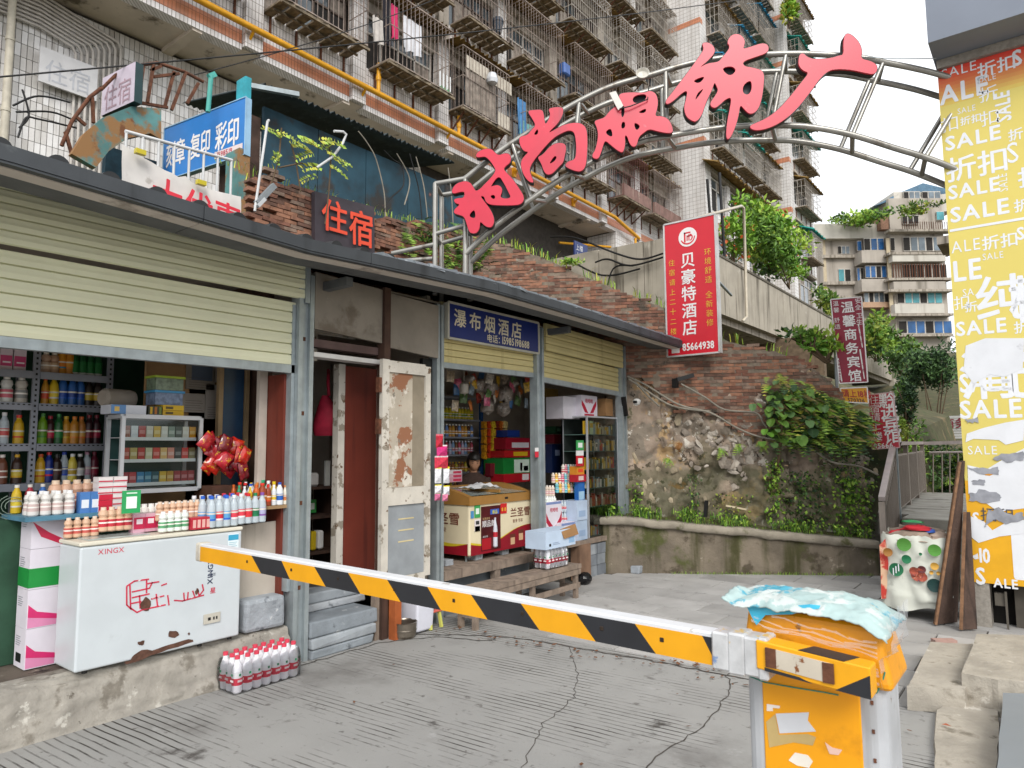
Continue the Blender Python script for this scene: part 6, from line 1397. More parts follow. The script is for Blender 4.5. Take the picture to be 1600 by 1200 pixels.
for k in range(2): q = MB(); q.hex([(-4.07 + k * .115,4.25,.29),(-3.965 + k * .115,4.25,.29),(-3.965 + k * .115,6.05,.29),(-4.07 + k * .115,6.05,.29),(-4.07 + k * .115,4.25,.33),(-3.965 + k * .115,4.25,.328),(-3.965 + k * .115,6.05,.331),(-4.07 + k * .115,6.05,.33)],WOODG); q.build('seat_plank',BEN)
for y in (4.45,5.25,5.98):
 for x in (-4.04,-3.88): q = MB(); q.bx(x - .02,x + .02,y - .022,y + .022,.0,.288,WOODG); q.build('leg',BEN)
 q = MB(); q.bx(-4.05,-3.87,y - .02,y + .02,.09,.13,WOODG); q.build('stretcher',BEN)
q = MB(); q.bx(-3.875,-3.855,5.26,6.03,.10,.15,WOODG); q.build('side_rail',BEN); q = MB(); q.bx(-3.865,-3.845,4.3,6.03,.235,.285,WOODG); q.build('apron',BEN)
q = MB(); c = V((-4.18,6.62,.06)); n = 12; vs = []
for i in range(8):
 a = math.pi * i / 7
 for j in range(n): b = 2 * math.pi * j / n; r = 1 + .4 * fbm(i,j,7); vs.append(c + V((.08 * math.sin(a) * math.cos(b) * r,.1 * math.sin(a) * math.sin(b) * r,.07 * math.cos(a) * r)))
q.add(vs,[(i * n + j,i * n + (j + 1) % n,(i + 1) * n + (j + 1) % n,(i + 1) * n + j) for i in range(7) for j in range(n)],M('black bin bag','#0e0e10',rough=.25,var=.2)); T('rubbish_bag',q,'knotted black rubbish bag on the ground by the timber post','bag')
random.seed(4); rough_block('loose_block',-4.12,-3.98,7.62 - .1,7.64,.0,.09,STONE,'grey block lying at the foot of the low wall','block')
# ============================================================ arch with the five characters
AP = ((-4.3,4.66),(-.6,7.0)); ad = V((AP[1][0] - AP[0][0],AP[1][1] - AP[0][1],0)).normalized(); an = V((-ad.y,ad.x,0))
def on_arch(px,py,off=0.0):
 a = ((AP[0][0] + an.x * off,AP[0][1] + an.y * off),(AP[1][0] + an.x * off,AP[1][1] + an.y * off)); return P(px,py,pl=a)
def curve(pts,n=6):
 out = []; k = len(pts)
 for i in range(k - 1):
  p0,p1,p2,p3 = pts[max(0,i - 1)],pts[i],pts[i + 1],pts[min(k - 1,i + 2)]
  for j in range(n):
   t = j / n; out.append(.5 * ((2 * p1) + (p2 - p0) * t + (2 * p0 - 5 * p1 + 4 * p2 - p3) * t * t + (3 * p1 - p0 - 3 * p2 + p3) * t ** 3))
 return out + [pts[-1]]
AR = thing('archway',on_arch(727,430),'stainless tube truss arch spanning the lane above the kiosk roof and carrying red characters','arch')
SST = M('weathered stainless tube','#9c9a94',rough=.33,metal=.6,var=.14,scale=5,streak=('#6e655a',.56,6,.2))
TF = [(727,279),(780,237),(812,216),(882,171),(950,137),(1018,117),(1080,99),(1150,88),(1201,85),(1250,84),(1300,86),(1345,90),(1385,98),(1430,107),(1470,117),(1520,133),(1575,155)]
BF = [(727,397),(775,352),(847,299),(890,272),(945,243),(1000,222),(1053,211),(1133,199),(1217,196),(1270,199),(1332,211),(1400,232),(1440,244),(1478,258),(1530,280),(1580,303)]
tf = [on_arch(*p) for p in TF]; bf = [on_arch(*p) for p in BF]; OFF = an * .30
lines = {'tf': tf,'bf': bf,'tb': [p + OFF for p in tf],'bb': [p + OFF for p in bf]}
for k in lines: q = MB(); q.tube(curve(lines[k]),.027,SST,n=10); q.build('chord_tube',AR)
def near_px(L,px,table):
 for i in range(len(table) - 1):
  if table[i][0] <= px <= table[i + 1][0]: t = (px - table[i][0]) / (table[i + 1][0] - table[i][0]); return L[i].lerp(L[i + 1],t)
 return L[-1]
for (t_,b_) in ((800,830),(905,893),(1040,1042),(1228,1206),(1380,1332),(1515,1446)):
 for k1,k2,dz in (('tf','bf',0),('tb','bb',0)):
  a,b = near_px(lines[k1],t_,TF),near_px(lines[k2],b_,BF); q = MB(); q.tube([a,b],.021,SST,n=8); q.build('web_tube',AR)
 a,b = near_px(lines['bf'],b_,BF),near_px(lines['bb'],b_ + 20,BF); q = MB(); q.tube([a,b],.021,SST,n=8); q.build('cross_tube',AR)
 a,b = near_px(lines['tf'],t_,TF),near_px(lines['tb'],t_ + 14,TF); q = MB(); q.tube([a,b],.021,SST,n=8); q.build('cross_tube',AR)
e0 = on_arch(680,287); e1 = on_arch(677,400); zr = 2.92
for p,nm in ((e0,'f'),(tf[0],'f')):
 for o_ in (V((0,0,0)),OFF): q = MB(); q.tube([V((p.x,p.y,zr)) + o_,p + o_],.024,SST,n=8); q.build('end_post',AR)
for o_ in (V((0,0,0)),OFF):
 q = MB(); q.tube([e0 + o_,tf[0] + o_],.024,SST,n=8); q.build('end_rail',AR)
 m1 = on_arch(678,366); m2 = on_arch(727,352); q = MB(); q.tube([m1 + o_,m2 + o_],.022,SST,n=8); q.build('end_rail',AR)
 q = MB(); q.tube([bf[0] + o_,V((bf[0].x - ad.x * .02,bf[0].y,zr)) + o_],.022,SST,n=8); q.build('end_post',AR)
for p in (e0,tf[0],m1,m2): q = MB(); q.tube([p,p + OFF],.02,SST,n=8); q.build('cross_tube',AR)
for (a,b) in (((612,396),(678,382)),((622,408),(676,404))): q = MB(); q.tube([on_arch(*a),on_arch(*b)],.022,SST,n=8); q.build('stay_tube',AR)
# characters: outlines follow the brush shapes
FACE = M('red acrylic face','#c4203c',rough=.32,var=.08,scale=2.2,spec=.5,spots=(('#a8243a',.6,4,.2),('#cf5a68',.66,6,.1)),streak=('#9c2c3e',.58,5,.25)); RIM = M('black letter return','#2e2a2c',rough=.5,var=.15); BACKP = M('grey backing plate','#4d5056',rough=.6,var=.1)
def sc_(pts,ox,oy,s): return [(ox + x / s,oy + y / s) for x,y in pts]
CH = {
 '时': dict(o=(640,120,4),outer=[[(262,722),(272,690),(300,663),(345,651),(378,660),(400,690),(412,716),(440,702),(470,670),(505,635),(540,590),(528,560),(500,520),(472,496),(440,502),(416,502),(416,482),(440,460),(480,448),(512,452),(532,472),(556,492),(590,478),(622,480),(636,508),(625,540),(598,558),(585,580),(640,632),(690,705),(712,742),(714,772),(692,798),(640,803),(560,803),(498,798),(474,778),(465,745),(440,745),(480,795),(515,845),(530,895),(520,932),(498,943),(468,930),(440,900),(438,945),(420,975),(392,980),(370,966),(358,920),(340,872),(308,862),(276,852),(280,828),(318,797),(286,790),(275,768),(300,758),(336,758),(345,735),(340,716),(308,720),(278,730)]],
   holes=[[(556,612),(502,690),(525,680),(555,676),(578,694),(577,722),(564,752),(598,763),(634,755),(622,728),(590,665)],[(504,742),(526,736),(536,748),(530,766),(512,758)],[(402,826),(366,870),(408,888),(412,858)]]),
 '尚': dict(o=(640,120,4),outer=[[(735,212),(780,207),(828,205),(838,230),(842,270),(850,300),(872,262),(880,230),(866,200),(905,190),(950,189),(962,206),(952,250),(920,298),(884,330),(868,352),(905,332),(960,300),(1030,286),(1076,292),(1106,322),(1112,400),(1108,500),(1100,560),(1076,590),(1040,590),(985,568),(970,552),(990,528),(1034,518),(1042,470),(1040,400),(1030,345),(1000,332),(960,346),(902,378),(850,432),(800,492),(764,540),(746,582),(770,640),(775,662),(745,655),(710,610),(694,552),(700,518),(724,490),(744,468),(716,466),(692,432),(685,400),(690,372),(735,366),(762,332),(790,302),(764,256)],[(798,502),(830,490),(880,432),(922,412),(966,415),(980,440),(970,492),(960,536),(938,556),(892,606),(860,612),(838,590),(824,542)]],
   holes=[[(802,318),(772,364),(804,360)],[(906,490),(868,548),(904,530),(922,502)]]),
 '服': dict(o=(800,0,3.75),outer=[[(480,710),(510,700),(545,688),(570,652),(606,624),(628,618),(630,580),(626,548),(700,540),(780,545),(806,530),(842,546),(856,590),(850,640),(836,682),(880,680),(920,700),(940,745),(944,776),(910,780),(850,768),(804,754),(770,778),(742,802),(732,850),(710,862),(688,840),(676,798),(660,790),(664,850),(650,896),(620,882),(580,850),(548,822),(536,842),(520,900),(504,932),(474,926),(470,905),(490,878),(506,800),(500,750)]],
   holes=[[(582,745),(540,777),(592,810)],[(706,562),(790,546),(784,588),(710,610)],[(732,660),(790,630),(780,664)],[(712,712),(757,738),(726,770)],[(640,620),(660,618),(658,680),(640,690)],[(642,715),(662,712),(664,748),(640,756)]]),
 '饰': dict(o=(1000,40,4),outer=[[(385,108),(430,105),(462,130),(470,168),(424,218),(368,266),(420,236),(490,228),(510,205),(532,178),(556,148),(560,122),(545,108),(560,70),(590,52),(626,55),(655,86),(652,122),(642,148),(700,130),(760,110),(796,116),(806,146),(790,172),(720,196),(640,224),(650,254),(700,262),(756,276),(776,302),(772,380),(760,460),(740,520),(710,548),(680,550),(650,520),(626,492),(616,560),(600,622),(572,690),(550,714),(537,690),(545,600),(560,530),(574,444),(532,462),(500,492),(470,516),(444,506),(438,482),(470,440),(490,402),(476,372),(466,352),(450,402),(420,462),(405,502),(385,562),(350,602),(320,592),(288,566),(274,512),(288,462),(298,402),(260,422),(200,478),(166,492),(158,472),(200,420),(270,330),(330,250),(372,190),(402,145)]],
   holes=[[(330,342),(410,312),(382,354),(352,360)],[(364,416),(406,386),(342,474),(352,440)],[(505,266),(574,250),(606,280),(560,320)],[(646,368),(696,336),(700,400),(676,436),(640,420)]]),
 '广': dict(o=(1000,40,4),outer=[[(990,222),(998,178),(1022,172),(1046,198),(1100,212),(1200,202),(1240,188),(1274,182),(1271,112),(1278,62),(1298,46),(1332,64),(1372,106),(1389,160),(1380,208),(1440,220),(1480,244),(1484,280),(1462,304),(1420,298),(1330,277),(1240,270),(1180,280),(1130,322),(1060,422),(980,522),(900,592),(820,636),(740,656),(694,646),(686,626),(720,610),(790,580),(860,530),(940,442),(1010,352),(1058,294),(1020,282),(994,252)]],holes=[])}
LBL = {'时': 'red brush style character 时, lowest on the arch','尚': 'red brush style character 尚, second along the arch','服': 'red brush style character 服 with a torn sagging upper stroke','饰': 'large red brush style character 饰 near the crown of the arch','广': 'red brush style character 广 standing against the white sky'}
for ch,dct in CH.items():
 ox,oy,s = dct['o']; cs = [on_arch(ox + x / s,oy + y / s,-.16) for x,y in dct['outer'][0]]; cen = sum(cs,V()) / len(cs)
 t_ = thing('character_sign',cen,LBL[ch],'character sign','red characters on the arch')
 fc = MB(); rm = MB(); pn = MB()
 for li,o_ in enumerate(dct['outer']):
  def W_(pts,off): return [on_arch(ox + x / s,oy + y / s,off) for x,y in smooth2(pts,2)]
  hs = [h for h in dct['holes'] if (li == 0) == (not (len(dct['outer']) > 1 and h[0][0] > 850 and h[0][1] > 450))]
  fc.poly(W_(o_,-.165),an * .02,FACE,holes=[W_(h,-.165) for h in hs])
  # returns: a slightly fuller dark body behind the face
  P2 = W_(o_,-.143); c2 = sum(P2,V()) / len(P2); fat = []
  k = len(P2)
  for i in range(k):
   d = (P2[(i + 1) % k] - P2[i - 1]).normalized(); nn = d.cross(an).normalized(); fat.append((P2[i],nn))
  ar = sum(((P2[i] - c2).cross(P2[(i + 1) % k] - c2)).dot(an) for i in range(k)); sg = 1 if ar > 0 else -1
  rm.poly([p + nn * .004 * sg for p,nn in fat],an * .075,RIM,holes=[W_(h,-.143) for h in hs])
  for h in hs: pn.poly(W_(h,-.10),an * .01,BACKP)
 f_ = fc.build('face',t_,bevel=.006,seg=2); rm.build('return',t_)
 if pn.v: pn.build('backing_plate',t_)
 b_ = MB()
 lo = min(cs,key=lambda p: p.z); hi = max(cs,key=lambda p: p.z)
 for f in (.3,.7): p = V((lo.lerp(hi,f))); b_.tube([cen + (p - cen) * .3 - an * (-.08),cen + (p - cen) * .3 + an * .17],.012,STEEL,n=5)
 b_.build('mounting_bar',t_)
q = MB(); c = on_arch(1004,120,-.05); q.lathe((0,0,0),[(.0,.0),(.03,.004),(.05,.02),(.062,.05),(.058,.052),(.045,.025),(.0,.01)],L_('#c9c5bb'),14); o_ = T('flood_lamp',q,'pale round lamp dish clipped to the arch above the character 服','lamp'); o_.rotation_euler = (1.3,0,.5); o_.location = c
q = MB(); a,b,c,d = [on_arch(x,y,-.19) for x,y in ((952,145),(962,142),(974,165),(966,172))]; q.poly([a,b,c,d],an * .01,L_('#c6c3bb')); T('torn_strip',q,'pale torn trim strip hanging beside the top of the character 服','strip')
q = MB(); q.tube([on_arch(1014,135,-.02),on_arch(1012,155,-.19),on_arch(985,166,-.2),on_arch(968,170,-.2)],.006,BLACK,n=5); T('lamp_cable',q,'black cable sagging from the lamp dish across the character 服','cable')
# ============================================================ signs
def board_sign(name,label,o,w_,h_,dep,ux,face,frame,cat='sign',group=None,lean=0.0,framew=.02):
 """o: lower left corner of the face"""
 ux = V(ux).normalized(); uz = V((0,0,1)); nr = ux.cross(uz); o = V(o)
 t_ = thing(name,o,label,cat,group); q = MB(); c = [o,o + ux * w_,o + ux * w_ + uz * h_,o + uz * h_]
 q.poly(c,-nr * dep,face,ms=frame); q.build('panel',t_)
 if framew:
  f = MB()
  for a,b in ((c[0],c[1]),(c[1],c[2]),(c[2],c[3]),(c[3],c[0])): f.bar(a + nr * .003,b + nr * .003,framew,.012,frame,up=nr)
  f.build('frame',t_)
 return t_,o,ux,uz,nr
# blue kiosk sign
NAVY = M('navy sign face','#1d2c6e',rough=.4,var=.08,scale=3); CREAM = M('cream letters','#d6cdb4',rough=.5,var=.05)
t_,o,ux,uz,nr = board_sign('shop_sign','navy kiosk sign with cream characters 瀑布烟酒店 and a phone number',(-4.27,4.53,2.50),1.40,.33,.06,(0,1,0),NAVY,M('pale sign frame','#b6b3a6',rough=.5))
q = MB(); text_mb(q,'瀑布烟酒店',o + uz * .135 + ux * .07 + nr * .004,ux,uz,.175,CREAM,gap=.045 / .175 * 1.75 * .5,wt=.03)
q.build('lettering',t_); q = MB(); text_mb(q,'电话：',o + uz * .035 + ux * .54 + nr * .004,ux,uz,.085,CREAM,wt=.03); text_mb(q,'15985198688',o + uz * .035 + ux * .765 + nr * .004,ux,uz,.105,CREAM,wt=.03,sx=.78); q.build('lettering',t_)
# red hotel sign
RSF = M('red hotel sign face','#cf2030',rough=.3,var=.05,scale=2); WLT = M('white sign letters','#e8e4e2',rough=.4,var=.02); YLT = M('yellow sign letters','#e0b03a',rough=.4,var=.03); SFR = M('pale aluminium trim','#c4c2c0',rough=.4,metal=.2)
hs = .69
t_,o,ux,uz,nr = board_sign('hotel_sign','tall red light box hotel sign with white characters 贝豪特酒店 and phone 85664938',(-3.86,8.2,2.655),hs,1.745,.10,(1,0,0),RSF,SFR,framew=.02)
q = MB(); cx = .315
for i,ch in enumerate('贝豪特酒店'): text_mb(q,ch,o + ux * (cx - .10) + uz * (1.145 - i * .218) + nr * .004,ux,uz,.205,WLT,sx=1.0)
q.build('lettering',t_); q = MB()
for i,ch in enumerate('环境舒适'): text_mb(q,ch,o + ux * .535 + uz * (1.245 - i * .118) + nr * .004,ux,uz,.095,YLT,wt=0)
for i,ch in enumerate('全新装修'): text_mb(q,ch,o + ux * .535 + uz * (.70 - i * .118) + nr * .004,ux,uz,.095,YLT,wt=0)
q.build('lettering',t_); q = MB()
for i,ch in enumerate('住宿请上二十二楼'): text_mb(q,ch,o + ux * .05 + uz * (1.185 - i * .128) + nr * .004,ux,uz,.09,YLT,wt=0)
q.build('lettering',t_); q = MB(); text_mb(q,'85664938',o + ux * .21 + uz * .06 + nr * .004,ux,uz,.13,WLT,sx=.74)
for (a,b,c,d) in ((.06,.17,.04,.10),(.05,.18,.115,.135),(.05,.08,.095,.12),(.15,.18,.095,.12),(.09,.14,.10,.115)): q.poly([o + ux * a + uz * c + nr * .004,o + ux * b + uz * c + nr * .004,o + ux * b + uz * d + nr * .004,o + ux * a + uz * d + nr * .004],-nr * .001,WLT,back=False)
q.build('lettering',t_)
q = MB(); c = o + ux * .325 + uz * 1.52 + nr * .004; circ = lambda r,k=26: [c + ux * r * math.cos(2 * math.pi * i / k) + uz * r * math.sin(2 * math.pi * i / k) for i in range(k)]
q.poly(circ(.125),-nr * .001,WLT,back=False); c = c + nr * .001
for a,b,x0,x1 in ((-.065,.065,-.05,-.028),(.045,.065,-.05,.04),(.0,.018,-.01,.045),(-.05,.02,-.015,.0),(-.05,.03,.01,.025)): q.poly([c + ux * x0 + uz * a,c + ux * x1 + uz * a,c + ux * x1 + uz * b,c + ux * x0 + uz * b],-nr * .0005,RSF,back=False)
arc = [(math.radians(200 + 160 * i / 10)) for i in range(11)]; q.poly([c + ux * .1 * math.cos(a) + uz * .1 * math.sin(a) for a in arc] + [c + ux * .085 * math.cos(a) + uz * (.08 * math.sin(a)) for a in reversed(arc)],-nr * .0005,RSF,back=False)
arc = [(math.radians(-70 + 150 * i / 10)) for i in range(11)]; q.poly([c + ux * (.02 + .05 * math.cos(a)) + uz * (.05 * math.sin(a) - .01) for a in arc] + [c + ux * (.02 + .033 * math.cos(a)) + uz * (.033 * math.sin(a) - .01) for a in reversed(arc)],-nr * .0005,RSF,back=False)
q.build('emblem',t_)
q = MB()
q.tube([o + ux * .05 + uz * 1.7 - nr * .06,o + ux * .05 + uz * 1.7 - nr * 1.2],.02,STEEL,n=6); q.tube([o + ux * .6 + uz * 1.0 - nr * .06,o + ux * .35 + uz * 1.0 - nr * 1.4],.02,STEEL,n=6); q.build('bracket',t_)
# maroon guesthouse sign
MRF = M('maroon sign face','#8b1430',rough=.4,var=.1)
def leaning(name,label,ll,lr,ur,ul,face,cat='sign',trim=WLT):
 """flat board through four measured corners of its own plane"""
 t_ = thing(name,ll,label,cat); q = MB(); ux = (lr - ll).normalized(); uz_ = (ul - ll); uz_ = (uz_ - ux * uz_.dot(ux)).normalized(); nr = ux.cross(uz_)
 if nr.y > 0: nr = -nr
 q.poly([ll,lr,ur,ul],-nr * .04,face); q.build('panel',t_)
 f = MB()
 for a,b in ((ll,lr),(lr,ur),(ur,ul),(ul,ll)): f.bar(a + nr * .003,b + nr * .003,.012,.008,trim,up=nr)
 f.build('frame',t_); return t_,ll,ux,(ul - ll).normalized(),nr
PY = 9.35
t_,o,ux,uz_,nr = leaning('guesthouse_sign','tall maroon guesthouse sign with white characters 温馨商务宾馆 above the yellow plate',P(1312,599,y=PY),P(1356,597,y=PY),P(1346,464,y=PY),P(1298,468,y=PY),MRF)
q = MB()
for i,ch in enumerate('温馨商务宾馆'): text_mb(q,ch,P(1314.5 + i * 2.3,488 + i * 21.3,y=PY - .006),ux,uz_,.155,WLT)
for i,ch in enumerate('安全'): text_mb(q,ch,P(1336,474 + i * 10,y=PY - .006),ux,uz_,.075,WLT,wt=0)
for i,ch in enumerate('卫生'): text_mb(q,ch,P(1338,497 + i * 10,y=PY - .006),ux,uz_,.075,WLT,wt=0)
for i,ch in enumerate('温馨舒适'): text_mb(q,ch,P(1301.5 + i * .9,478 + i * 10 + (6 if i > 1 else 0),y=PY - .006),ux,uz_,.07,WLT,wt=0)
for (a,b) in (((1340,506),(1347,543)),((1342.5,546),(1350,592)),((1307,560),(1315,596))):
 c0,c1 = P(*a,y=PY - .006),P(*b,y=PY - .006); q.poly([c0,V((c1.x - .02,c0.y,c0.z)),V((c1.x + .01,c0.y,c1.z)),V((c0.x + .035,c0.y,c1.z))],(0,.001,0),WLT,back=False)
for i,ch in enumerate('住宿请上十二楼'): text_mb(q,ch,P(1341.0 + i * 1.05,514 + i * 11.2,y=PY - .009),ux,uz_,.05,MRF,wt=0)
for i,ch in enumerate('5860820'): text_mb(q,ch,P(1309.4 + i * .35,566.5 + i * 5,y=PY - .009),ux,uz_,.045,MRF)
q.build('lettering',t_)
t_,o,ux,uz_,nr = leaning('floor_sign','small orange plate reading 上18楼 below the maroon guesthouse sign',P(1317,628,y=PY),P(1357,630,y=PY),P(1355,605,y=PY),P(1313,607,y=PY),M('orange plate','#d99a12',rough=.4,var=.05))
q = MB(); text_mb(q,'请上18楼',P(1316.5,619,y=PY - .006),ux,uz_,.105,L_('#a8281c'),sx=.8); text_mb(q,'570326',P(1325,628,y=PY - .006),ux,uz_,.07,L_('#5a2a1c'),sx=.85); q.build('lettering',t_)
RY = 9.6
t_,o,ux,uz_,nr = leaning('guesthouse_sign','bright red guesthouse sign with white characters 黔进宾馆 beside the stair railing',P(1363,702,y=RY),P(1406,699,y=RY),P(1395,613,y=RY),P(1357,617,y=RY),M('bright red sign face','#b91f33',rough=.4,var=.08),trim=L_('#d0a8a8'))
q = MB()
for i,ch in enumerate('黔进宾馆'): text_mb(q,ch,P(1373 + i * 3.0,635 + i * 18.6,y=RY - .006),ux,uz_,.20,WLT)
for i,ch in enumerate('住宿请上'): text_mb(q,ch,P(1358 + i * 1.2,631 + i * 13.5,y=RY - .006),ux,uz_,.115,WLT,wt=0)
text_mb(q,'楼',P(1363.5,688,y=RY - .006),ux,uz_,.115,WLT); text_mb(q,'85666',P(1365,701,y=RY - .006),ux,uz_,.085,WLT,sx=.95); q.build('lettering',t_)
for (px0,py0,px1,py1,yy,lab) in ((1301,470,1290,520,9.4,'thin steel pole behind the maroon sign'),(1395,614,1402,760,9.65,'thin steel pole behind the bright red sign')):
 q = MB(); a = P(px0,py0,y=yy + .05); q.tube([(a.x,a.y,.6),a],.02,STEEL,n=6); T('sign_pole',q,lab,'pole')
# signs up on the hillside steps
GYS = M('bleached white sign','#c6c5c6',rough=.5,var=.05,streak=('#9d9894',.6,3,.2)); GHOST = M('faded ghost letters','#aeb0b6',rough=.6)
a,b,c,d = P(60,126,x=-15.2),P(151,152,x=-15.2),P(153,106,x=-15.2),P(61,73,x=-15.2)
t_ = thing('lodging_sign',a,'bleached white board with ghost characters 住宿 flat on the tiled wall','sign'); q = MB(); zl_,zh_ = 8.72,9.44
q.bx(-15.25,-15.2,a.y,b.y,zl_,zh_,GYS); q.build('panel',t_); q = MB(); text_mb(q,'住宿',(-15.195,a.y + .09,zl_ + .10),(0,1,0),(0,0,1),.5,GHOST,wt=0,sx=.84); q.build('lettering',t_)
a,b = P(158,178,x=-9.2),P(212,155,x=-8.7); d2 = (V((b.x,b.y,0)) - V((a.x,a.y,0))); t_,o,ux,uz,nr = board_sign('lodging_sign','bleached lilac board with outlined characters 住宿 before the rusty rails',(a.x,a.y,5.70),.72,.50,.10,(.99,.12,0),M('lilac faded sign','#b9adba',rough=.5,var=.06),M('dark teal box','#1d3a3c',rough=.5),framew=0)
q = MB(); text_mb(q,'住宿',o + ux * .05 + uz * .06 + nr * .004,ux,uz,.34,M('faint maroon','#9c828c',rough=.6),wt=0,sx=.9); q.build('lettering',t_)
SKYB = M('bright blue sign face','#2a78c2',rough=.45,var=.08,scale=3)
RR = P(383,218,x=-7.43); Lw = 1.62; ux = V((.991,.133,0)).normalized(); o = V((RR.x,RR.y,5.03)) - ux * Lw
t_,o,ux,uz,nr = board_sign('copy_shop_sign','bright blue banner sign with white characters 刻章 复印 彩印 over the hillside steps',o,Lw,.72,.08,ux,SKYB,M('pale blue frame','#8fb4cf',rough=.5),framew=.012)
q = MB(); text_mb(q,'刻章',o + ux * .06 + uz * .19 + nr * .004,ux,uz,.36,WLT,sx=.56); text_mb(q,'复印',o + ux * .57 + uz * .19 + nr * .004,ux,uz,.36,WLT,sx=.56); text_mb(q,'彩印',o + ux * 1.06 + uz * .19 + nr * .004,ux,uz,.38,WLT,sx=.6);
q.poly([o + ux * 1.06 + uz * .06 + nr * .004,o + ux * 1.58 + uz * .06 + nr * .004,o + ux * 1.58 + uz * .15 + nr * .004,o + ux * 1.06 + uz * .15 + nr * .004],-nr * .001,L_('#d8c8c8'),back=False); text_mb(q,'1598519',o + ux * 1.1 + uz * .075 + nr * .006,ux,uz,.085,L_('#b84050')); q.build('lettering',t_)
a,b = P(491,346,x=-5.86),P(586,372,x=-5.86); DKS = M('dark slate sign','#393238',rough=.6,var=.15); ORG = M('orange red letters','#dd4a2c',rough=.5,var=.05)
t_ = thing('lodging_sign',(-5.86,a.y,3.8),'dark board with orange red characters 住宿 leaning on the old brick wall','sign'); q = MB()
q.hex([(-5.90,a.y,3.60),(-5.84,a.y,3.60),(-5.86,b.y,3.62),(-5.92,b.y,3.62),(-5.92,a.y,4.16),(-5.86,a.y,4.16),(-5.88,b.y,4.22),(-5.94,b.y,4.22)],DKS); q.build('panel',t_)
q = MB(); text_mb(q,'住',(-5.822,a.y + .06,3.80),(-.03,1,.02),(-.03,0,1),.37,ORG,sx=.95); text_mb(q,'宿',(-5.828,a.y + .42,3.74),(-.03,1,.05),(-.03,0,1),.42,ORG,sx=.86); q.build('lettering',t_)
# white cloth banner behind the eave
BAN = thing('cloth_banner',(-5.2,2.5,3.5),'crumpled white banner with red strokes tied to the white railing above the eave','banner')
q = MB(); vs = []; n = 18; r_ = MB(); Z0 = 3.05
for i in range(n + 1):
 for j in range(6):
  t = i / n; y = 2.06 + .93 * t; zt = 3.70 - .06 * math.sin(math.pi * t) - .12 * t + (.03 if i in (2,9) else 0); vs.append((-5.16 + .025 * fbm(i * .8,j * .7) + .02 * j / 5,y,zt - (zt - Z0) * j / 5))
q.add(vs,[(i * 6 + j,i * 6 + j + 1,(i + 1) * 6 + j + 1,(i + 1) * 6 + j) for i in range(n) for j in range(5)],M('white banner cloth','#c9c6c2',rough=.8,var=.06,spots=(('#a8a49e',.6,7,.1),)),True); q.build('cloth',BAN)
text_mb(r_,'大优惠',(-5.08,2.24,3.27),(0,1,-.1),(0,0,1),.30,L_('#cf3040'),sx=.8); r_.build('lettering',BAN)
for y,z in ((2.16,3.66),(2.62,3.57)): q = MB(); q.box((-5.1,y,z),(.04,.07,.035),L_('#c0b028')); q.build('tie',BAN)
HR = thing('hand_railing',(-5.4,2.6,3.2),'thin white welded railing above the eave behind the cloth banner','railing'); WPI = M('white painted rail','#c3c4c4',rough=.5,var=.1)
q = MB(); q.tube([(-5.42,2.18,3.92),(-5.42,3.05,3.98)],.014,WPI,n=6); q.build('top_rail',HR)
for k in range(8): y = 2.19 + k * .122; q = MB(); q.tube([(-5.42,y,3.1),(-5.42,y,3.92 + .06 * k / 8)],.011,WPI,n=5); q.build('baluster',HR)
# far white board with maroon characters
t_ = thing('far_signboard',(-2.2,20.0,1.6),'far corrugated white board with maroon characters 黔进商务宾馆 beyond the railing','sign')
a,b = P(1428,686,y=22),P(1520,648,y=22); q = MB(); CW2 = M('white corrugated board','#b3b3b0',rough=.6,var=.08)
for k in range(9): z = a.z + (b.z - a.z) * k / 9; q.bx(a.x,b.x,22,22.04 + .02 * (k % 2),z,z + (b.z - a.z) / 9 - .015,CW2)
q.build('corrugated_sheet',t_); q = MB(); text_mb(q,'黔进商务宾馆',P(1432,669,y=21.96),(1,0,0),(0,0,1),.30,M('maroon letters','#6e1424',rough=.5)); text_mb(q,'上楼',P(1448,683,y=21.96),(1,0,0),(0,0,1),.2,M('maroon letters')); q.build('lettering',t_)
# ============================================================ barrier
YB = M('amber barrier paint','#dd9c10',rough=.4,var=.06,scale=6,spots=(('#b9801a',.66,8,.08),)); BKB = M('black barrier paint','#25262a',rough=.45,var=.15,spots=(('#55565a',.7,16,.04),)); WHB = M('white boom paint','#d3d5d8',rough=.4,var=.05,spots=(('#a9a59d',.66,12,.06),))
BOXT = thing('boom_barrier',(-.5,1.93,0),'yellow boom barrier with a striped arm lying across the lane and a worn cabinet','barrier')
ARM = bpy.data.objects.new('barrier_arm',None); COL.objects.link(ARM); ARM.parent = BOXT; ARM['label'] = 'yellow and black striped arm'; WM[ARM.name] = wm(BOXT)
def zc_(x): return 1.007 - .009 * (x + 3.3)
xa,xb,hh,dy = -3.30,-.62,.041,.03
q = MB(); q.hex([(xa,1.752,zc_(xa) - hh),(xb,1.752,zc_(xb) - hh),(xb,1.808,zc_(xb) - hh),(xa,1.808,zc_(xa) - hh),(xa,1.752,zc_(xa) + hh),(xb,1.752,zc_(xb) + hh),(xb,1.808,zc_(xb) + hh),(xa,1.808,zc_(xa) + hh)],WHB); q.build('boom',ARM,bevel=.004)
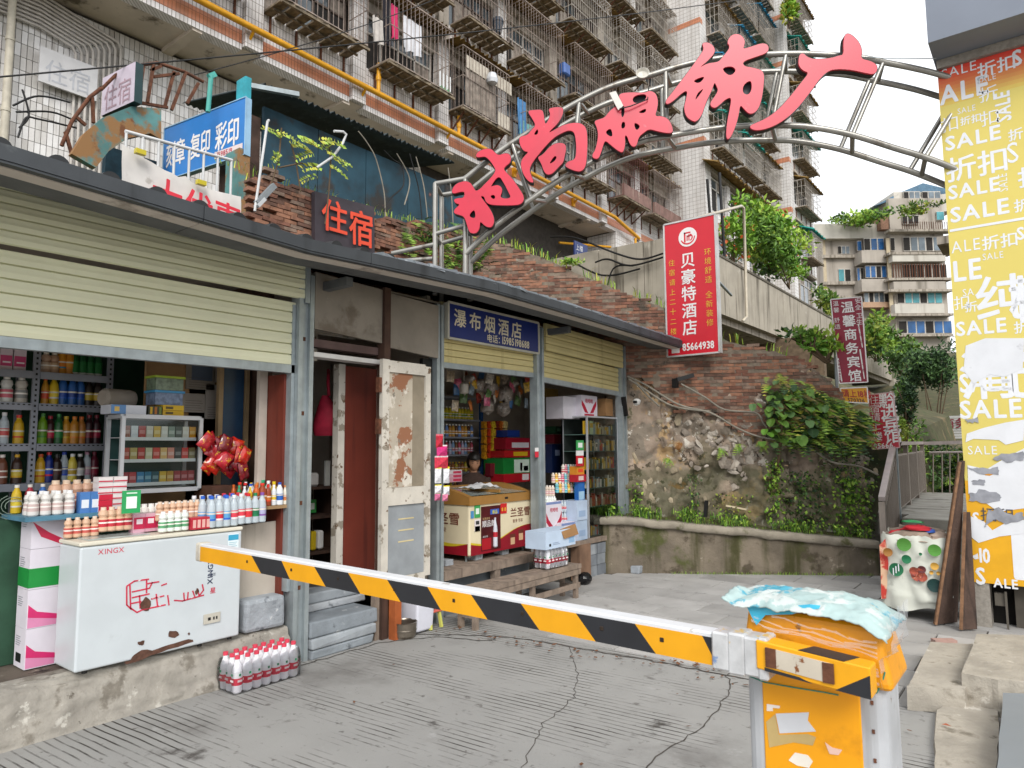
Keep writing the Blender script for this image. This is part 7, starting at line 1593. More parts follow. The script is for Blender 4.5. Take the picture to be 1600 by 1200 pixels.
q = MB(); q.hex([(xa - .035,1.748,zc_(xa) - hh - .004),(xa + .012,1.748,zc_(xa) - hh - .004),(xa + .012,1.812,zc_(xa) - hh - .004),(xa - .035,1.812,zc_(xa) - hh - .004),(xa - .035,1.748,zc_(xa) + hh + .004),(xa + .012,1.748,zc_(xa) + hh + .004),(xa + .012,1.812,zc_(xa) + hh + .004),(xa - .035,1.812,zc_(xa) + hh + .004)],M('scuffed end cap','#bdb7aa',rough=.7,var=.2,scale=12)); q.build('end_cap',ARM,bevel=.01,seg=2)
tops = [349,393,440,491,544,605,668,736,814,900,992,1097]      # where the slanted stripes meet the upper and lower edges
lows = [362,408,453,509,563,626,689,762,843,931,1025,1121]
bx_ = [P(px,866 + (px - 348) * .163,y=1.751).x for px in tops]; lw = [P(px,888 + (px - 345) * .199,y=1.751).x for px in lows]
bx_ = [xa + .01] + bx_[1:] ; lw = [xa + .035] + lw[1:]
kk = len(bx_)
for i in range(kk):
 x0t,x0b = bx_[i],lw[i]; x1t,x1b = (bx_[i + 1],lw[i + 1]) if i < kk - 1 else (lw[-1] - .01,lw[-1] + .002)
 if i == 0: x0b = x0t
 q = MB(); zt = lambda x: zc_(x) + hh - .012; zl2 = lambda x: zc_(x) - hh + .001
 q.poly([(x0b,1.7505,zl2(x0b)),(x1b,1.7505,zl2(x1b)),(x1t,1.7505,zt(x1t)),(x0t,1.7505,zt(x0t))],(0,.0012,0),BKB if i % 2 else YB,back=False); q.build('stripe',ARM)
for px,py in ((386,880),(455,892),(528,905),(616,922),(709,942),(816,965),(940,982),(1034,999)):
 c = P(px,py + 0,y=1.7498); q = MB(); q.box((c.x,1.7496,zc_(c.x)),(.012,.003,.012),M('rivet','#3a3028',rough=.5,metal=.5)); q.build('rivet',ARM,bevel=.003)
q = MB(); TAPE = M('clear packing tape','#b9babb',rough=.25,var=.15,scale=20,spec=.7,spots=(('#6f86ac',.63,9,.05),('#c9a860',.62,14,.06)))
xs_ = [lw[-1] - .012,lw[-1] + .03,lw[-1] + .07,lw[-1] + .105,-.585];
for i in range(4):
 a,b = xs_[i],xs_[i + 1] + .004; e = .006 + .004 * (i % 2); q.hex([(a,1.744 - e * .3,zc_(a) - hh - e),(b,1.744,zc_(b) - hh - e),(b,1.816,zc_(b) - hh - e),(a,1.816,zc_(a) - hh - e),(a,1.744,zc_(a) + hh + e),(b,1.744 - e * .3,zc_(b) + hh + e),(b,1.816,zc_(b) + hh + e),(a,1.816,zc_(a) + hh + e)],TAPE)
q.build('tape_wrap',ARM,bevel=.005)
c0_,c1_ = P(1181,1022,y=1.738),P(1361,1069,y=1.738); x0,x1 = c0_.x,c1_.x; q = MB(); h2 = .034; zz = lambda x: c0_.z + (c1_.z - c0_.z) * (x - x0) / (x1 - x0)
q.hex([(x0,1.738,zz(x0) - h2),(x1,1.738,zz(x1) - h2),(x1,1.80,zz(x1) - h2),(x0,1.80,zz(x0) - h2),(x0,1.738,zz(x0) + h2),(x1,1.738,zz(x1) + h2),(x1,1.80,zz(x1) + h2),(x0,1.80,zz(x0) + h2)],YB); q.build('boom_clamp',ARM,bevel=.003)
q = MB(); RW_ = M('rusty white plate','#c3b9a8',rough=.7,var=.1,scale=9,spots=(('#8a5a32',.56,11,.06),('#7a4a28',.60,24,.04),('#4a3222',.66,18,.05)))
q.hex([(x0 + .025,1.735,zz(x0 + .025) - .020),(x1 - .08,1.735,zz(x1 - .08) - .022),(x1 - .08,1.7385,zz(x1 - .08) - .022),(x0 + .025,1.7385,zz(x0 + .025) - .022),(x0 + .025,1.735,zz(x0 + .025) + .023),(x1 - .08,1.735,zz(x1 - .08) + .023),(x1 - .08,1.7385,zz(x1 - .08) + .023),(x0 + .025,1.7385,zz(x0 + .025) + .023)],RW_); q.build('clamp_plate',ARM)
for xx in (x0 + .036,x1 - .088):
 q = MB(); q.hex([(xx - .012,1.733,zz(xx) - .022),(xx + .013,1.733,zz(xx) - .022),(xx + .013,1.7355,zz(xx) - .022),(xx - .012,1.7355,zz(xx) - .022),(xx - .012,1.733,zz(xx) + .023),(xx + .013,1.733,zz(xx) + .023),(xx + .013,1.7355,zz(xx) + .023),(xx - .012,1.7355,zz(xx) + .023)],RUST); q.build('rusty_strap',ARM)
 for dz in (-.011,.012): q = MB(); q.lathe((0,0,0),[(.007,0),(.007,.006),(.004,.008)],M('worn bolt','#2e211a',rough=.6,metal=.5),6); o_ = q.build('bolt',ARM); o_.rotation_euler = (math.pi / 2,0,0); o_.location = V((xx,1.733,zz(xx) + dz)) - BOXT.location
q = MB()
q.poly([(x1 - .075,1.7372,zz(x1 - .075) - h2),(x1 - .001,1.7372,zz(x1) - h2),(x1 - .001,1.7372,zz(x1) + .018)],(0,.0008,0),BKB,back=False)
q.build('black_chevron',ARM); q = MB(); q.poly([(x0 + .02,1.7372,zz(x0 + .02) - h2),(x0 + .13,1.7372,zz(x0 + .13) - h2),(x0 + .10,1.7372,zz(x0 + .10) - h2 + .007),(x0 + .02,1.7372,zz(x0 + .02) - h2 + .008)],(0,.0008,0),BKB,back=False)
q.build('black_chevron',ARM); q = MB(); q.hex([(x0 + .1,1.739,zz(x0 + .1) + h2),(x0 + .2,1.739,zz(x0 + .2) + h2),(x0 + .22,1.80,zz(x0 + .22) + h2),(x0 + .12,1.80,zz(x0 + .12) + h2),(x0 + .1,1.739,zz(x0 + .1) + h2 + .001),(x0 + .2,1.739,zz(x0 + .2) + h2 + .001),(x0 + .22,1.80,zz(x0 + .22) + h2 + .001),(x0 + .12,1.80,zz(x0 + .12) + h2 + .001)],BKB); q.build('black_chevron',ARM)
GRB = M('pale grey cabinet paint','#aeb0b3',rough=.5,var=.1,spots=(('#6d5a4a',.64,12,.04),('#8c8a86',.58,5,.1)),streak=('#77736e',.54,7,.2))
X_0,X_1,Y_0,Y_1 = -.675,-.345,1.842,2.03
q = MB(); q.bx(X_0,X_1,Y_0,Y_1,.0,.95,GRB); q.build('cabinet_body',BOXT,bevel=.035,seg=4)
q = MB(); q.bx(X_0 + .045,X_1 - .055,Y_0 - .004,Y_0 + .02,.0,.955,M('amber cabinet front','#e39a0c',rough=.42,var=.05,scale=3,spots=(('#b9790f',.58,4,.2),('#9a6a20',.66,9,.1),('#e8e2d8',.73,9,.02)))); q.build('front_panel',BOXT,bevel=.003)
q = MB(); YH = M('amber cabinet hood','#dd940e',rough=.4,var=.07,scale=5,spots=(('#a86e1c',.58,6,.15),('#6d4520',.66,9,.05),('#eee8da',.70,13,.03)))
q.hex([(X_0 - .005,Y_0 - .012,.945),(X_1 + .02,Y_0 - .012,.93),(X_1 + .02,Y_1 + .02,.93),(X_0 - .005,Y_1 + .02,.945),(X_0 + .012,Y_0 + .004,1.085),(X_1 - .01,Y_0 + .01,1.075),(X_1 - .01,Y_1 - .01,1.075),(X_0 + .012,Y_1 - .01,1.085)],YH); q.build('hood',BOXT,bevel=.018,seg=3)
q = MB(); q.lathe((0,0,0),[(.055,0),(.055,.03),(.05,.034)],M('hub rust brown','#7a4f22',rough=.6,var=.2),18); o_ = q.build('pivot_hub',BOXT); o_.rotation_euler = (math.pi / 2,0,0); o_.location = V((-.49,1.84,1.0)) - BOXT.location
def sticker(name,pts,m):
 q = MB(); q.poly([P(x,y,y=Y_0 - .0052) for x,y in pts],(0,.001,0),m,back=False); q.build(name,BOXT)
sticker('peeled_label',[(1212,1115),(1264,1113),(1262,1126),(1275,1143),(1218,1146)],L_('#c7c9cd')); sticker('glue_stain',[(1197,1128),(1211,1116),(1217,1148),(1262,1147),(1275,1152),(1270,1165),(1240,1160),(1202,1168)],M('glue residue','#b9a06a',rough=.6,var=.15))
sticker('scraped_label',[(1198,1100),(1219,1103),(1218,1107),(1207,1106),(1208,1111),(1198,1111)],L_('#e3d9cf')); sticker('scraped_label',[(1289,1160),(1300,1168),(1316,1172),(1310,1180),(1296,1178)],L_('#dcb8a8')); sticker('scraped_label',[(1232,1188),(1242,1176),(1262,1180),(1270,1190),(1264,1200),(1245,1196)],L_('#e3dccf'))
q = MB(); GW = M('green wire','#2a7f6a',rough=.5); q.tube([P(x,y,y=Y_0 - .008) for x,y in ((1166,1045),(1172,1057),(1195,1066),(1240,1074),(1290,1082),(1310,1086))],.0018,GW,n=5); q.tube([P(x,y,y=Y_0 - .006) for x,y in ((1355,1087),(1370,1082),(1378,1068),(1383,1050))],.0018,GW,n=5); q.build('tie_wire',BOXT)
for k in range(12): q = MB(); c = V((X_1 - .02 + .0 * k,Y_0 + .012,.88 - .07 * k)); q.box((X_1 - .03,Y_0 - .0005,.9 - .065 * k),(.006,.003,.009),RUST); q.build('rivet',BOXT)
# cement bag laid on the hood, with film
CB = thing('cloth_cover',(-.5,1.93,1.12),'pale blue and white cloth spread as a rain cover over the barrier cabinet','cover')
q = MB(); n,mm = 60,36; vs = []; vu = []; BAGM = M('mint printed cloth','#9fb4b2',rough=.75,var=.1,scale=8,spots=(('#4a98ad',.56,5.5,.05),('#bcc4c1',.53,9,.04),('#8a7c68',.64,10,.08),('#2f7f98',.66,14,.02)))
for i in range(n + 1):
 for j in range(mm + 1):
  u,v = i / n,j / mm; x = X_0 - .045 + (X_1 - X_0 + .06) * u; y = Y_0 - .03 + (Y_1 - Y_0 + .06) * v
  bulge = (math.sin(math.pi * min(1,max(0,u))) ** .6) * (math.sin(math.pi * (.1 + .8 * v)) ** .6)
  edge = max(0,.2 - v) * .06 + max(0,u - .86) * .16
  z = 1.095 + .030 * bulge + .007 * fbm(u * 7,v * 5,2) - .008 * abs(fbm(u * 6 + v * 3,v * 9,8)) + .003 * fbm(u * 24,v * 18,3) - edge - .01 * u + (.05 * max(0,.1 - u) * 4 if v < .5 else 0)
  vs.append((x + .006 * fbm(u * 9,v * 9,5),y - .012 * fbm(u * 6,1) * (v < .2),z))
q.add(vs,[(i * (mm + 1) + j,(i + 1) * (mm + 1) + j,(i + 1) * (mm + 1) + j + 1,i * (mm + 1) + j + 1) for i in range(n) for j in range(mm)],BAGM,True)
o_ = q.build('cloth_sheet',CB); so_ = o_.modifiers.new('t','SOLIDIFY'); so_.thickness = .003
q = MB(); BLF = M('turquoise film fold','#3aa5c4',rough=.35,var=.12,scale=18); pts_t = [(1166,946),(1190,943),(1215,946),(1245,946),(1265,944),(1282,946)]; pts_b = [(1174,963),(1182,977),(1196,961),(1236,960),(1262,954),(1280,951)]
A_ = [P(x,y,y=Y_0 - .010) for x,y in pts_t]; B_ = [P(x,y,y=Y_0 - .014) for x,y in pts_b]; q.add(A_ + B_,[(i,i + 1,7 + i,6 + i) for i in range(5)],BLF); q.build('film_fold',CB)
q = MB(); FILM2 = M('crumpled clear film','#d9dde2',rough=.22,var=.1,alpha=.3,spec=.8); vs = []
for i in range(13):
 for j in range(9): u,v = i / 12,j / 8; vs.append((X_1 - .005 + .012 * fbm(u * 5,v * 6,9) + .028 * (v < .6),Y_0 - .02 + .22 * u,1.11 - .17 * v + .01 * fbm(u * 8,v * 8)))
q.add(vs,[(i * 9 + j,(i + 1) * 9 + j,(i + 1) * 9 + j + 1,i * 9 + j + 1) for i in range(12) for j in range(8)],FILM2,True)
q.build('clear_film',CB); q = MB(); random.seed(77)
for k in range(9):
 u0,z0 = U(0,.25),1.07 - .012 * k + U(-.01,.01); pts = [V((X_0 + .02 + (X_1 - X_0 - .03) * (u0 + (1 - u0) * i / 8),Y_0 - .015 + .006 * (1.09 - z0) + .002 * math.sin(i + k),z0 - .03 * i / 8 + .004 * math.sin(i * 1.7 + k))) for i in range(9)]
 for i in range(8): q.quad(pts[i],pts[i + 1],pts[i + 1] + V((0,0,U(.002,.007))),pts[i] + V((0,0,U(.002,.007))),FILM2)
q.build('clear_film',CB)
# ============================================================ right-hand side: poster wall, beam, boards, cart, steps
HB = thing('corner_building',(.6,7.4,0),'rendered corner building with a yellow sale poster and a slate grey beam overhang','building')
RENDER = M('grey pebble render','#938d84',rough=.95,var=.15,scale=30,bump=.4,bscale=80)
hx = -.62
def hpart(name,*boxes,**k):
 q = MB()
 for b in boxes: q.bx(*b)
 return q.build(name,HB,**k)
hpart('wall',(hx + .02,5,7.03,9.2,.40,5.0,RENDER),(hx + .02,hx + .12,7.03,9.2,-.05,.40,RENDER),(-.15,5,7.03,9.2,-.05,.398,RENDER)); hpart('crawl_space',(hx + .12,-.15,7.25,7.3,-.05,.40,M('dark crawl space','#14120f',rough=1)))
hpart('beam',(hx - .02,5,6.62,9.2,4.92,8.5,M('slate grey render','#7b828e',rough=.7,var=.06,scale=2,spots=(('#6a717d',.62,1.5,.1),))))
hpart('cornice',(hx,5,6.98,7.03,4.84,4.918,RENDER))
DPR = M('dim prop','#57524a',rough=.95); hpart('prop',(-.34,-.27,7.16,7.2,-.04,.398,DPR)); hpart('rubble',(-.47,-.40,7.06,7.12,.18,.28,DPR)); hpart('rubble',(-.40,-.385,7.04,7.06,-.03,.3,DPR))
PST = bpy.data.objects.new('poster',None); COL.objects.link(PST); PST.parent = HB; WM[PST.name] = wm(HB)
YEL = M('sun bleached yellow poster','#d3c266',rough=.5,var=.04,scale=1.5,spots=(('#d2cfc6',.70,1.6,.03),('#d2b348',.62,1.2,.2)))
YEL2 = M('orange yellow poster foot','#dba218',rough=.5,var=.06); REDP = M('red poster head','#cf3a2a',rough=.5,var=.08); WP = M('white poster print','#dcdee2',rough=.5,var=.03); ORP = M('orange poster band','#dd7a2a',rough=.5,var=.08)
yp = 7.026; q = MB(); q.bx(hx,2.5,yp - .006,yp,1.2,4.5,YEL); q.bx(hx,2.5,yp - .006,yp,.36,1.2,YEL2); q.build('poster_sheet',PST)
for k in range(10): t = (k + .5) / 10; q = MB(); q.bx(hx,2.5,yp - .006,yp,4.5 + .0338 * k,4.5 + .0338 * (k + 1),M('poster fade %d' % k,'#%02x%02x%02x' % (212,int(190 - 135 * t),int(90 - 48 * t)),rough=.5,var=.04)); q.build('poster_band',PST)
def pt_(s,px,py,h,m=None,wt=.03,sx=1.0,rot=False,gap=0):
 o = P(px,py,y=yp - .0075); q_ = h / 185.0; sz = q_ / .73 if ord(s[0]) < 128 else q_
 return (s,o,sz,m or WP,wt,sx,rot,gap)
q = MB()
for s,o,sz,m,wt,sx,rot,gap in (pt_('SALE',1471,124,17,wt=0,sx=1.15),pt_('折扣',1527,121,26),pt_('S',1582,104,26),pt_('ALE',1470,164,32,sx=1.05),pt_('SALE',1527,131,10,wt=0),pt_('折',1529,160,27,wt=0),pt_('SALE',1580,187,20,rot=True),pt_('扣',1470,207,27,wt=0),pt_('SALE',1496,179,10,wt=0),pt_('折扣',1500,196,15),pt_('扣',1532,197,27,wt=0),
  pt_('SALE',1477,236,24,sx=1.25),pt_('折',1575,220,20),pt_('折扣',1478,283,43),pt_('S',1573,256,34,wt=0),pt_('SALE',1575,298,12,rot=True,wt=0),pt_('折',1590,292,34),pt_('SALE',1482,312,23,sx=1.2),pt_('SALE',1485,348,25,sx=1.25),pt_('折',1584,331,22),
  pt_('ALE',1487,396,20,wt=0),pt_('折扣',1534,390,24),pt_('SALE',1535,407,11,wt=0),pt_('S',1589,375,20),pt_('LE',1489,440,34),pt_('SA',1504,463,12,wt=0),pt_('折',1507,487,18),pt_('纯',1524,498,76),pt_('棉',1576,498,76),pt_('扣',1490,483,24,wt=0),pt_('SALE',1494,525,23,sx=1.15),pt_('折',1584,520,20),
  pt_('清',1500,618,80),pt_('仓',1560,618,80),pt_('SALE',1500,613,30,sx=.9),pt_('SALE',1500,654,29,sx=1.1),pt_('SALE',1512,710,14,wt=0,sx=1.1),pt_('1',1555,900,80,sx=1.5),pt_('10',1527,878,22,sx=.8),pt_('S',1525,912,26),pt_('ALE',1553,917,14,sx=1.1),pt_('S',1520,818,18)):
 for rp in range(3):       # the printed pattern repeats across the sheet
  o2 = o + V((.92 * rp,-.0004 * rp,0))
  if rot: text_mb(q,s,o2,(0,0,1),(-1,0,0),sz,m,wt,sx * .75)
  else: text_mb(q,s,o2,(1,0,0),(0,0,1),sz,m,wt,sx * (.78 if ord(s[0]) < 128 else 1))
a,b = P(1484,361,y=yp - .0075),P(1600,333,y=yp - .0075); q.bx(a.x,2.4,yp - .0085,yp - .0075,a.z - .01,a.z + .012,WP); q.build('poster_print',PST)
q = MB(); random.seed(3)      # torn white paper layers
for pts in ([(1510,540),(1540,528),(1600,530),(1600,575),(1570,590),(1545,585),(1520,600),(1505,580)],[(1510,676),(1535,668),(1570,662),(1600,655),(1600,690),(1570,695),(1560,686),(1520,684),(1509,690)],[(1512,725),(1540,735),(1575,715),(1600,700),(1600,795),(1560,800),(1530,778),(1513,770)],[(1516,805),(1535,812),(1550,830),(1575,812),(1600,812),(1600,835),(1560,838),(1530,850),(1517,838)],[(1520,868),(1528,866),(1530,872),(1522,876)]):
 p3 = [(x + U(-2,2),y + U(-2,2)) for x,y in pts]; q.poly([P(x,y,y=yp - .0095) for x,y in p3],(0,.0012,0),M('torn white paper','#d6d8dc',rough=.7,var=.04,spots=(('#b9babf',.62,5,.1),)),back=False); q.build('torn_paper',PST); q = MB()
GP = M('torn grey paper','#8d8f96',rough=.8,var=.2,scale=12)
for pts in ([(1514,772),(1530,766),(1565,772),(1562,782),(1535,787),(1516,782)],[(1542,800),(1560,793),(1580,806),(1597,800),(1600,812),(1575,820),(1555,812),(1545,818),(1538,822)],[(1552,718),(1567,708),(1600,706),(1600,718),(1575,722)],[(1513,731),(1530,733),(1560,730),(1562,742),(1530,741)],[(1519,752),(1536,748),(1540,757),(1522,757)],[(1508,655),(1526,652),(1528,659),(1512,661)]):
 p3 = []
 for i_ in range(len(pts)):
  a_,b_ = pts[i_],pts[(i_ + 1) % len(pts)]; p3 += [(a_[0] + (b_[0] - a_[0]) * t_ / 4 + U(-2.2,2.2),a_[1] + (b_[1] - a_[1]) * t_ / 4 + U(-2.2,2.2)) for t_ in range(4)]
 q = MB(); q.poly([P(x,y,y=yp - .013) for x,y in p3],(0,.0025,0),GP,back=False); q.build('torn_scrap',PST)
q = MB(); q.poly([P(x,y,y=yp - .011) for x,y in smooth2([(1533,735),(1556,733),(1550,744),(1536,742)],1)],(0,.002,0),L_('#c88a2a'),back=False); text_mb(q,'招租',P(1532,812,y=yp - .012),(1,0,0),(0,0,1),.12,L_('#4a4a4e'),wt=0); q.build('torn_advert',PST)
for k,(b0,b1,t1_,t0,lab) in enumerate((((1463,976),(1496,972),(1508,720),(1501,722),'tall dark plank panel leaning against the poster corner'),((1503,984),(1527,983),(1516,800),(1509,800),'shorter dark plank panel leaning beside the taller one'))):
 yy = 6.75 + .08 * k; A0,B0 = P(*b0,z=.012),P(*b1,z=.012); q = MB(); BOA = M('rough dark board %d' % k,'#4b3b33',rough=.9,var=.2,scale=8,bump=.4,streak=('#2f2520',.5,20,.2))
 T0,T1_ = P(*t0,y=7.0),P(*t1_,y=7.0); nrm = (B0 - A0).cross(T0 - A0).normalized(); nrm = nrm if nrm.y > 0 else -nrm
 q.hex([A0,B0,B0 + nrm * .03,A0 + nrm * .03,T0,T1_,T1_ + nrm * .03,T0 + nrm * .03],BOA);
 q.bar(A0 - V((.006,.006,0)),T0 - V((.006,.006,0)),.02,.02,M('raw board edge','#7b5c44',rough=.9,var=.3,scale=20)); T('leaning_board',q,lab,'board')
# covered handcart
CA = thing('handcart',(-1.05,7.1,.012),'handcart heaped with cloths under a white cover printed with green discs','cart')
q = MB(); CV = M('white printed cover','#c9cbc0',rough=.7,var=.05,scale=4,spots=(('#aeb0a6',.6,5,.1),)); n,mm = 72,26; vs = []; cx,cy,rx,ry = -1.02,7.22,.275,.30
for i in range(n):
 a = 2 * math.pi * i / n
 for j in range(mm + 1):
  v = j / mm; ex = 7; cc,ss = math.cos(a),math.sin(a); k = (abs(cc) ** ex + abs(ss) ** ex) ** (-1 / ex); fold = .02 * math.sin(a * 9 + 1.3 * math.sin(a * 3)) * v + .03 * fbm(cc * 4,ss * 4,v * 5)
  r = (.93 + .09 * v + fold * 2.2) if v < .85 else (1.0 + fold * 2 - (v - .85) * .25)
  z = .715 - .62 * v + .05 * (1 - v) * fbm(a * 2,v) + (.025 * math.sin(a * 4) if v > .9 else 0)
  vs.append((cx + rx * k * cc * r,cy + ry * k * ss * r,z))
q.add(vs,[(i * (mm + 1) + j,i * (mm + 1) + j + 1,((i + 1) % n) * (mm + 1) + j + 1,((i + 1) % n) * (mm + 1) + j) for i in range(n) for j in range(mm)],CV,True); q.build('cover',CA)
q = MB(); DG,LG = M('dark green disc','#1d6b45',rough=.6),M('light green disc','#4f8a36',rough=.6); FOOD = M('food print','#9a4a38',rough=.7,var=.4,scale=60,spots=(('#5a3048',.6,40,.05),('#d0a080',.6,55,.05)))
def disc(px,py,r,m,off=0):
 c = P(px,py,y=cy - ry - .028 - off); s_ = c.y / 1080 * .985
 q.poly([c + V((r * s_ * 1.0 * math.cos(2 * math.pi * i / 18),.012 * abs(math.cos(2 * math.pi * i / 18)) ** 2,r * s_ * math.sin(2 * math.pi * i / 18))) for i in range(18)],(0,.002,0),m,back=False)
disc(1400,890,9,DG); disc(1412,851,9,LG); disc(1460,860,8,LG); disc(1416,874,6,DG); disc(1460,915,9,M('navy green disc','#1b3f3c',rough=.6)); disc(1434,898,9,FOOD); disc(1428,893,6,FOOD,.001); disc(1441,902,6,FOOD,.002); disc(1440,890,5,M('dark sauce print','#5a2a2c',rough=.7),.003); disc(1460,885,5,L_('#c89a40')); disc(1466,896,2.5,L_('#c89a40')); disc(1455,895,2.5,L_('#c89a40')); disc(1438,866,2,DG); disc(1387,863,6,L_('#9a6a30'))
text_mb(q,'鲜',P(1395,895,y=cy - ry - .034),(.3,0,1),(-1,0,.3),.0,WP) if False else None
for k in range(3): c = P(1396 + 4 * k,893 - 3 * k,y=cy - ry - .033); q.box(c,(.008,.003,.06),WP)
q.build('cover_print',CA)
q = MB(); vs = []; REDC = M('red cloth','#b3222e',rough=.85,var=.12)
def heap(cx_,cy_,cz_,sx,sy,sz,m,seed):
 n = 16; vs = []
 for i in range(8):
  a = math.pi * .5 * i / 7
  for j in range(n): b = 2 * math.pi * j / n; r = 1 + .3 * fbm(i * .7 + seed,j * .6,seed); vs.append((cx_ + sx * math.cos(a) * math.cos(b) * r,cy_ + sy * math.cos(a) * math.sin(b) * r,cz_ + sz * math.sin(a) * r))
 q.add(vs,[(i * n + j,i * n + (j + 1) % n,(i + 1) * n + (j + 1) % n,(i + 1) * n + j) for i in range(7) for j in range(n)],m,True)
q = MB(); heap(cx,cy,.67,.26,.29,.10,M('brown cloth heap','#8a7a6c',rough=.9,var=.3,scale=9),1); q.build('heap',CA)
for (px,py,x_,y_,z_,m,nm,lab,sd) in ((1408,832,.11,.12,.06,REDC,'red_cloth','red cloth draped over the corner of the covered handcart',2),(1432,823,.12,.1,.04,REDC,'red_cloth','red folded cloth with dark piping on top of the handcart heap',5),(1425,814,.09,.03,.02,M('green bottle plastic','#217a44',rough=.3),'green_bottle','green bottle lying on top of the handcart heap',3),(1452,828,.05,.06,.03,M('blue cloth scrap','#3d5fae',rough=.9),'blue_cloth','blue cloth scrap on the handcart heap',4),(1466,835,.08,.1,.05,M('beige cloth','#b5a090',rough=.9,var=.2),'beige_cloth','beige cloth at the end of the handcart heap',6)):
 q = MB(); c = P(px,py,y=cy - .12); heap(c.x,c.y,c.z - z_ * .6,x_,y_,z_,m,sd); T(nm,q,lab,'cloth' if 'cloth' in nm else 'bottle')
q = MB(); a = P(1383,848,y=cy - ry - .02); q.poly([P(x,y,y=cy - ry + .02) for x,y in ((1374,852),(1383,842),(1388,880),(1386,915),(1384,935),(1377,936),(1376,890))],(0,.01,0),M('orange red banner cloth','#bb3a30',rough=.7,var=.1,spots=(('#d8b090',.52,5,.08),))); q.build('banner_cloth',CA)
for x,y in ((cx - .22,cy - .26),(cx + .2,cy - .26)): q = MB(); q.bx(x - .012,x + .012,y,y + .024,.012,.2,BLACK); q.build('leg',CA)
# rough concrete steps at the lower right
random.seed(19); CST = M('rough cast concrete step','#a59e92',rough=.95,var=.18,scale=4,bump=.6,bscale=20,spots=(('#7c7568',.56,4,.12),('#5d5548',.67,7,.06),('#c3bdb2',.63,9,.06)))
def slab_piece(name,label,px,z0,z1,cat='step',m=CST):
 top = [P(x,y,z=z1) for x,y in px]; n = len(top); q = MB(); cen = sum(top,V()) / n; k = 6; T2 = []; B2 = []
 for i in range(n):
  a,b = top[i],top[(i + 1) % n]
  for j in range(k): p = a.lerp(b,j / k); p = p + V((U(-.005,.005),U(-.005,.005),0)); T2.append(p + V((0,0,U(-.003,.002)))); B2.append(V((p.x,p.y,z0)) + (p - cen).normalized() * U(.004,.016))
 N_ = len(T2); q.add(T2,tessellate_polygon([[V((p.x,p.y,0)) for p in T2]]),m); q.add(B2 + T2,[(i,(i + 1) % N_,N_ + (i + 1) % N_,N_ + i) for i in range(N_)],m)
 return T(name,q,label,cat)
slab_piece('concrete_step','lower rough concrete step at the right edge of the lane',[(1424,1062),(1455,1003),(1520,1006),(1512,1050),(1508,1078),(1418,1072)],.0,.13)
slab_piece('concrete_step','upper rough concrete step with a crumbling face below the poster wall',[(1503,1052),(1526,990),(1610,992),(1640,1000),(1640,1068),(1560,1062)],.0,.20)
slab_piece('mortar_rubble','broken crumbling mortar patch in front of the concrete steps',[(1463,1108),(1500,1092),(1560,1096),(1560,1130),(1556,1215),(1460,1215)],.0,.035,'rubble')
slab_piece('grey_slab','smooth slate grey slab at the bottom right corner',[(1566,1082),(1680,1088),(1680,1260),(1556,1250)],.0,.16,'slab',M('smooth slate slab','#7f858a',rough=.6,var=.06,scale=2))
q = MB(); c = P(1475,1002,z=.02); q.box(c,(.16,.07,.03),M('pale pink brick','#a98a80',rough=.9,var=.15),rz=.6); T('loose_brick',q,'pinkish brick lying on the paving by the steps','brick')
q = MB(); c = P(1478,1133,z=.05); q.add([c + V((-.02,0,0)),c + V((0,.012,.006)),c + V((.025,0,0)),c + V((0,-.012,.004))],[(0,3,2,1)],M('brown leaf','#9a5236',rough=.8)); T('fallen_leaf',q,'brown fallen leaf on the broken mortar','leaf')
# ============================================================ stairs, landing and railing into the alley
ST_ = thing('alley_stairs',(-1.4,8.8,0),'concrete stairs climbing to a mossy landing in the alley behind the handcart','stairs')
STM = M('worn stair concrete','#9a968c',rough=.9,var=.14,scale=4,bump=.3,spots=(('#6d6a5c',.56,3,.12),('#8f8a55',.66,2.5,.08)))
p0_ = P(1386,800,y=8.4)
for k in range(4): q = MB(); q.bx(p0_.x,-.55,8.35 + .3 * k,9.75 if k == 3 else 8.35 + .3 * (k + 1) + .02,-.02,.165 * (k + 1),STM); q.build('stair',ST_,bevel=.01)
for k in range(5): q = MB(); q.bx(-1.95,-.5,9.755 + .95 * k,9.755 + .95 * k + .94,.4,.658 + .004 * (k % 2),STM); q.build('landing_slab',ST_)
RL = thing('stair_railing',(-1.95,9,0),'grey steel railing with slatted infill climbing beside the alley stairs','railing')
RLM = M('taupe railing paint','#94897f',rough=.5,var=.1); RLT = M('worn top rail','#b5aaa6',rough=.35,metal=.2,var=.12)
rx_ = -1.93; p0 = V((-1.72,8.32,.93)); p0.x = P(1379,800,y=8.32).x; p1 = V((P(1396,693,y=9.75).x,9.75,P(1396,693,y=9.75).z)); p2 = V((P(1440,692,y=14.4).x,14.4,P(1440,692,y=14.4).z))
for a,b in ((p0,p1),(p1,p2)): q = MB(); q.bar(a,b,.065,.05,RLT); q.build('top_rail',RL)
def on_line(a,b,t,dz): p = a.lerp(b,t); return V((p.x,p.y,p.z + dz))
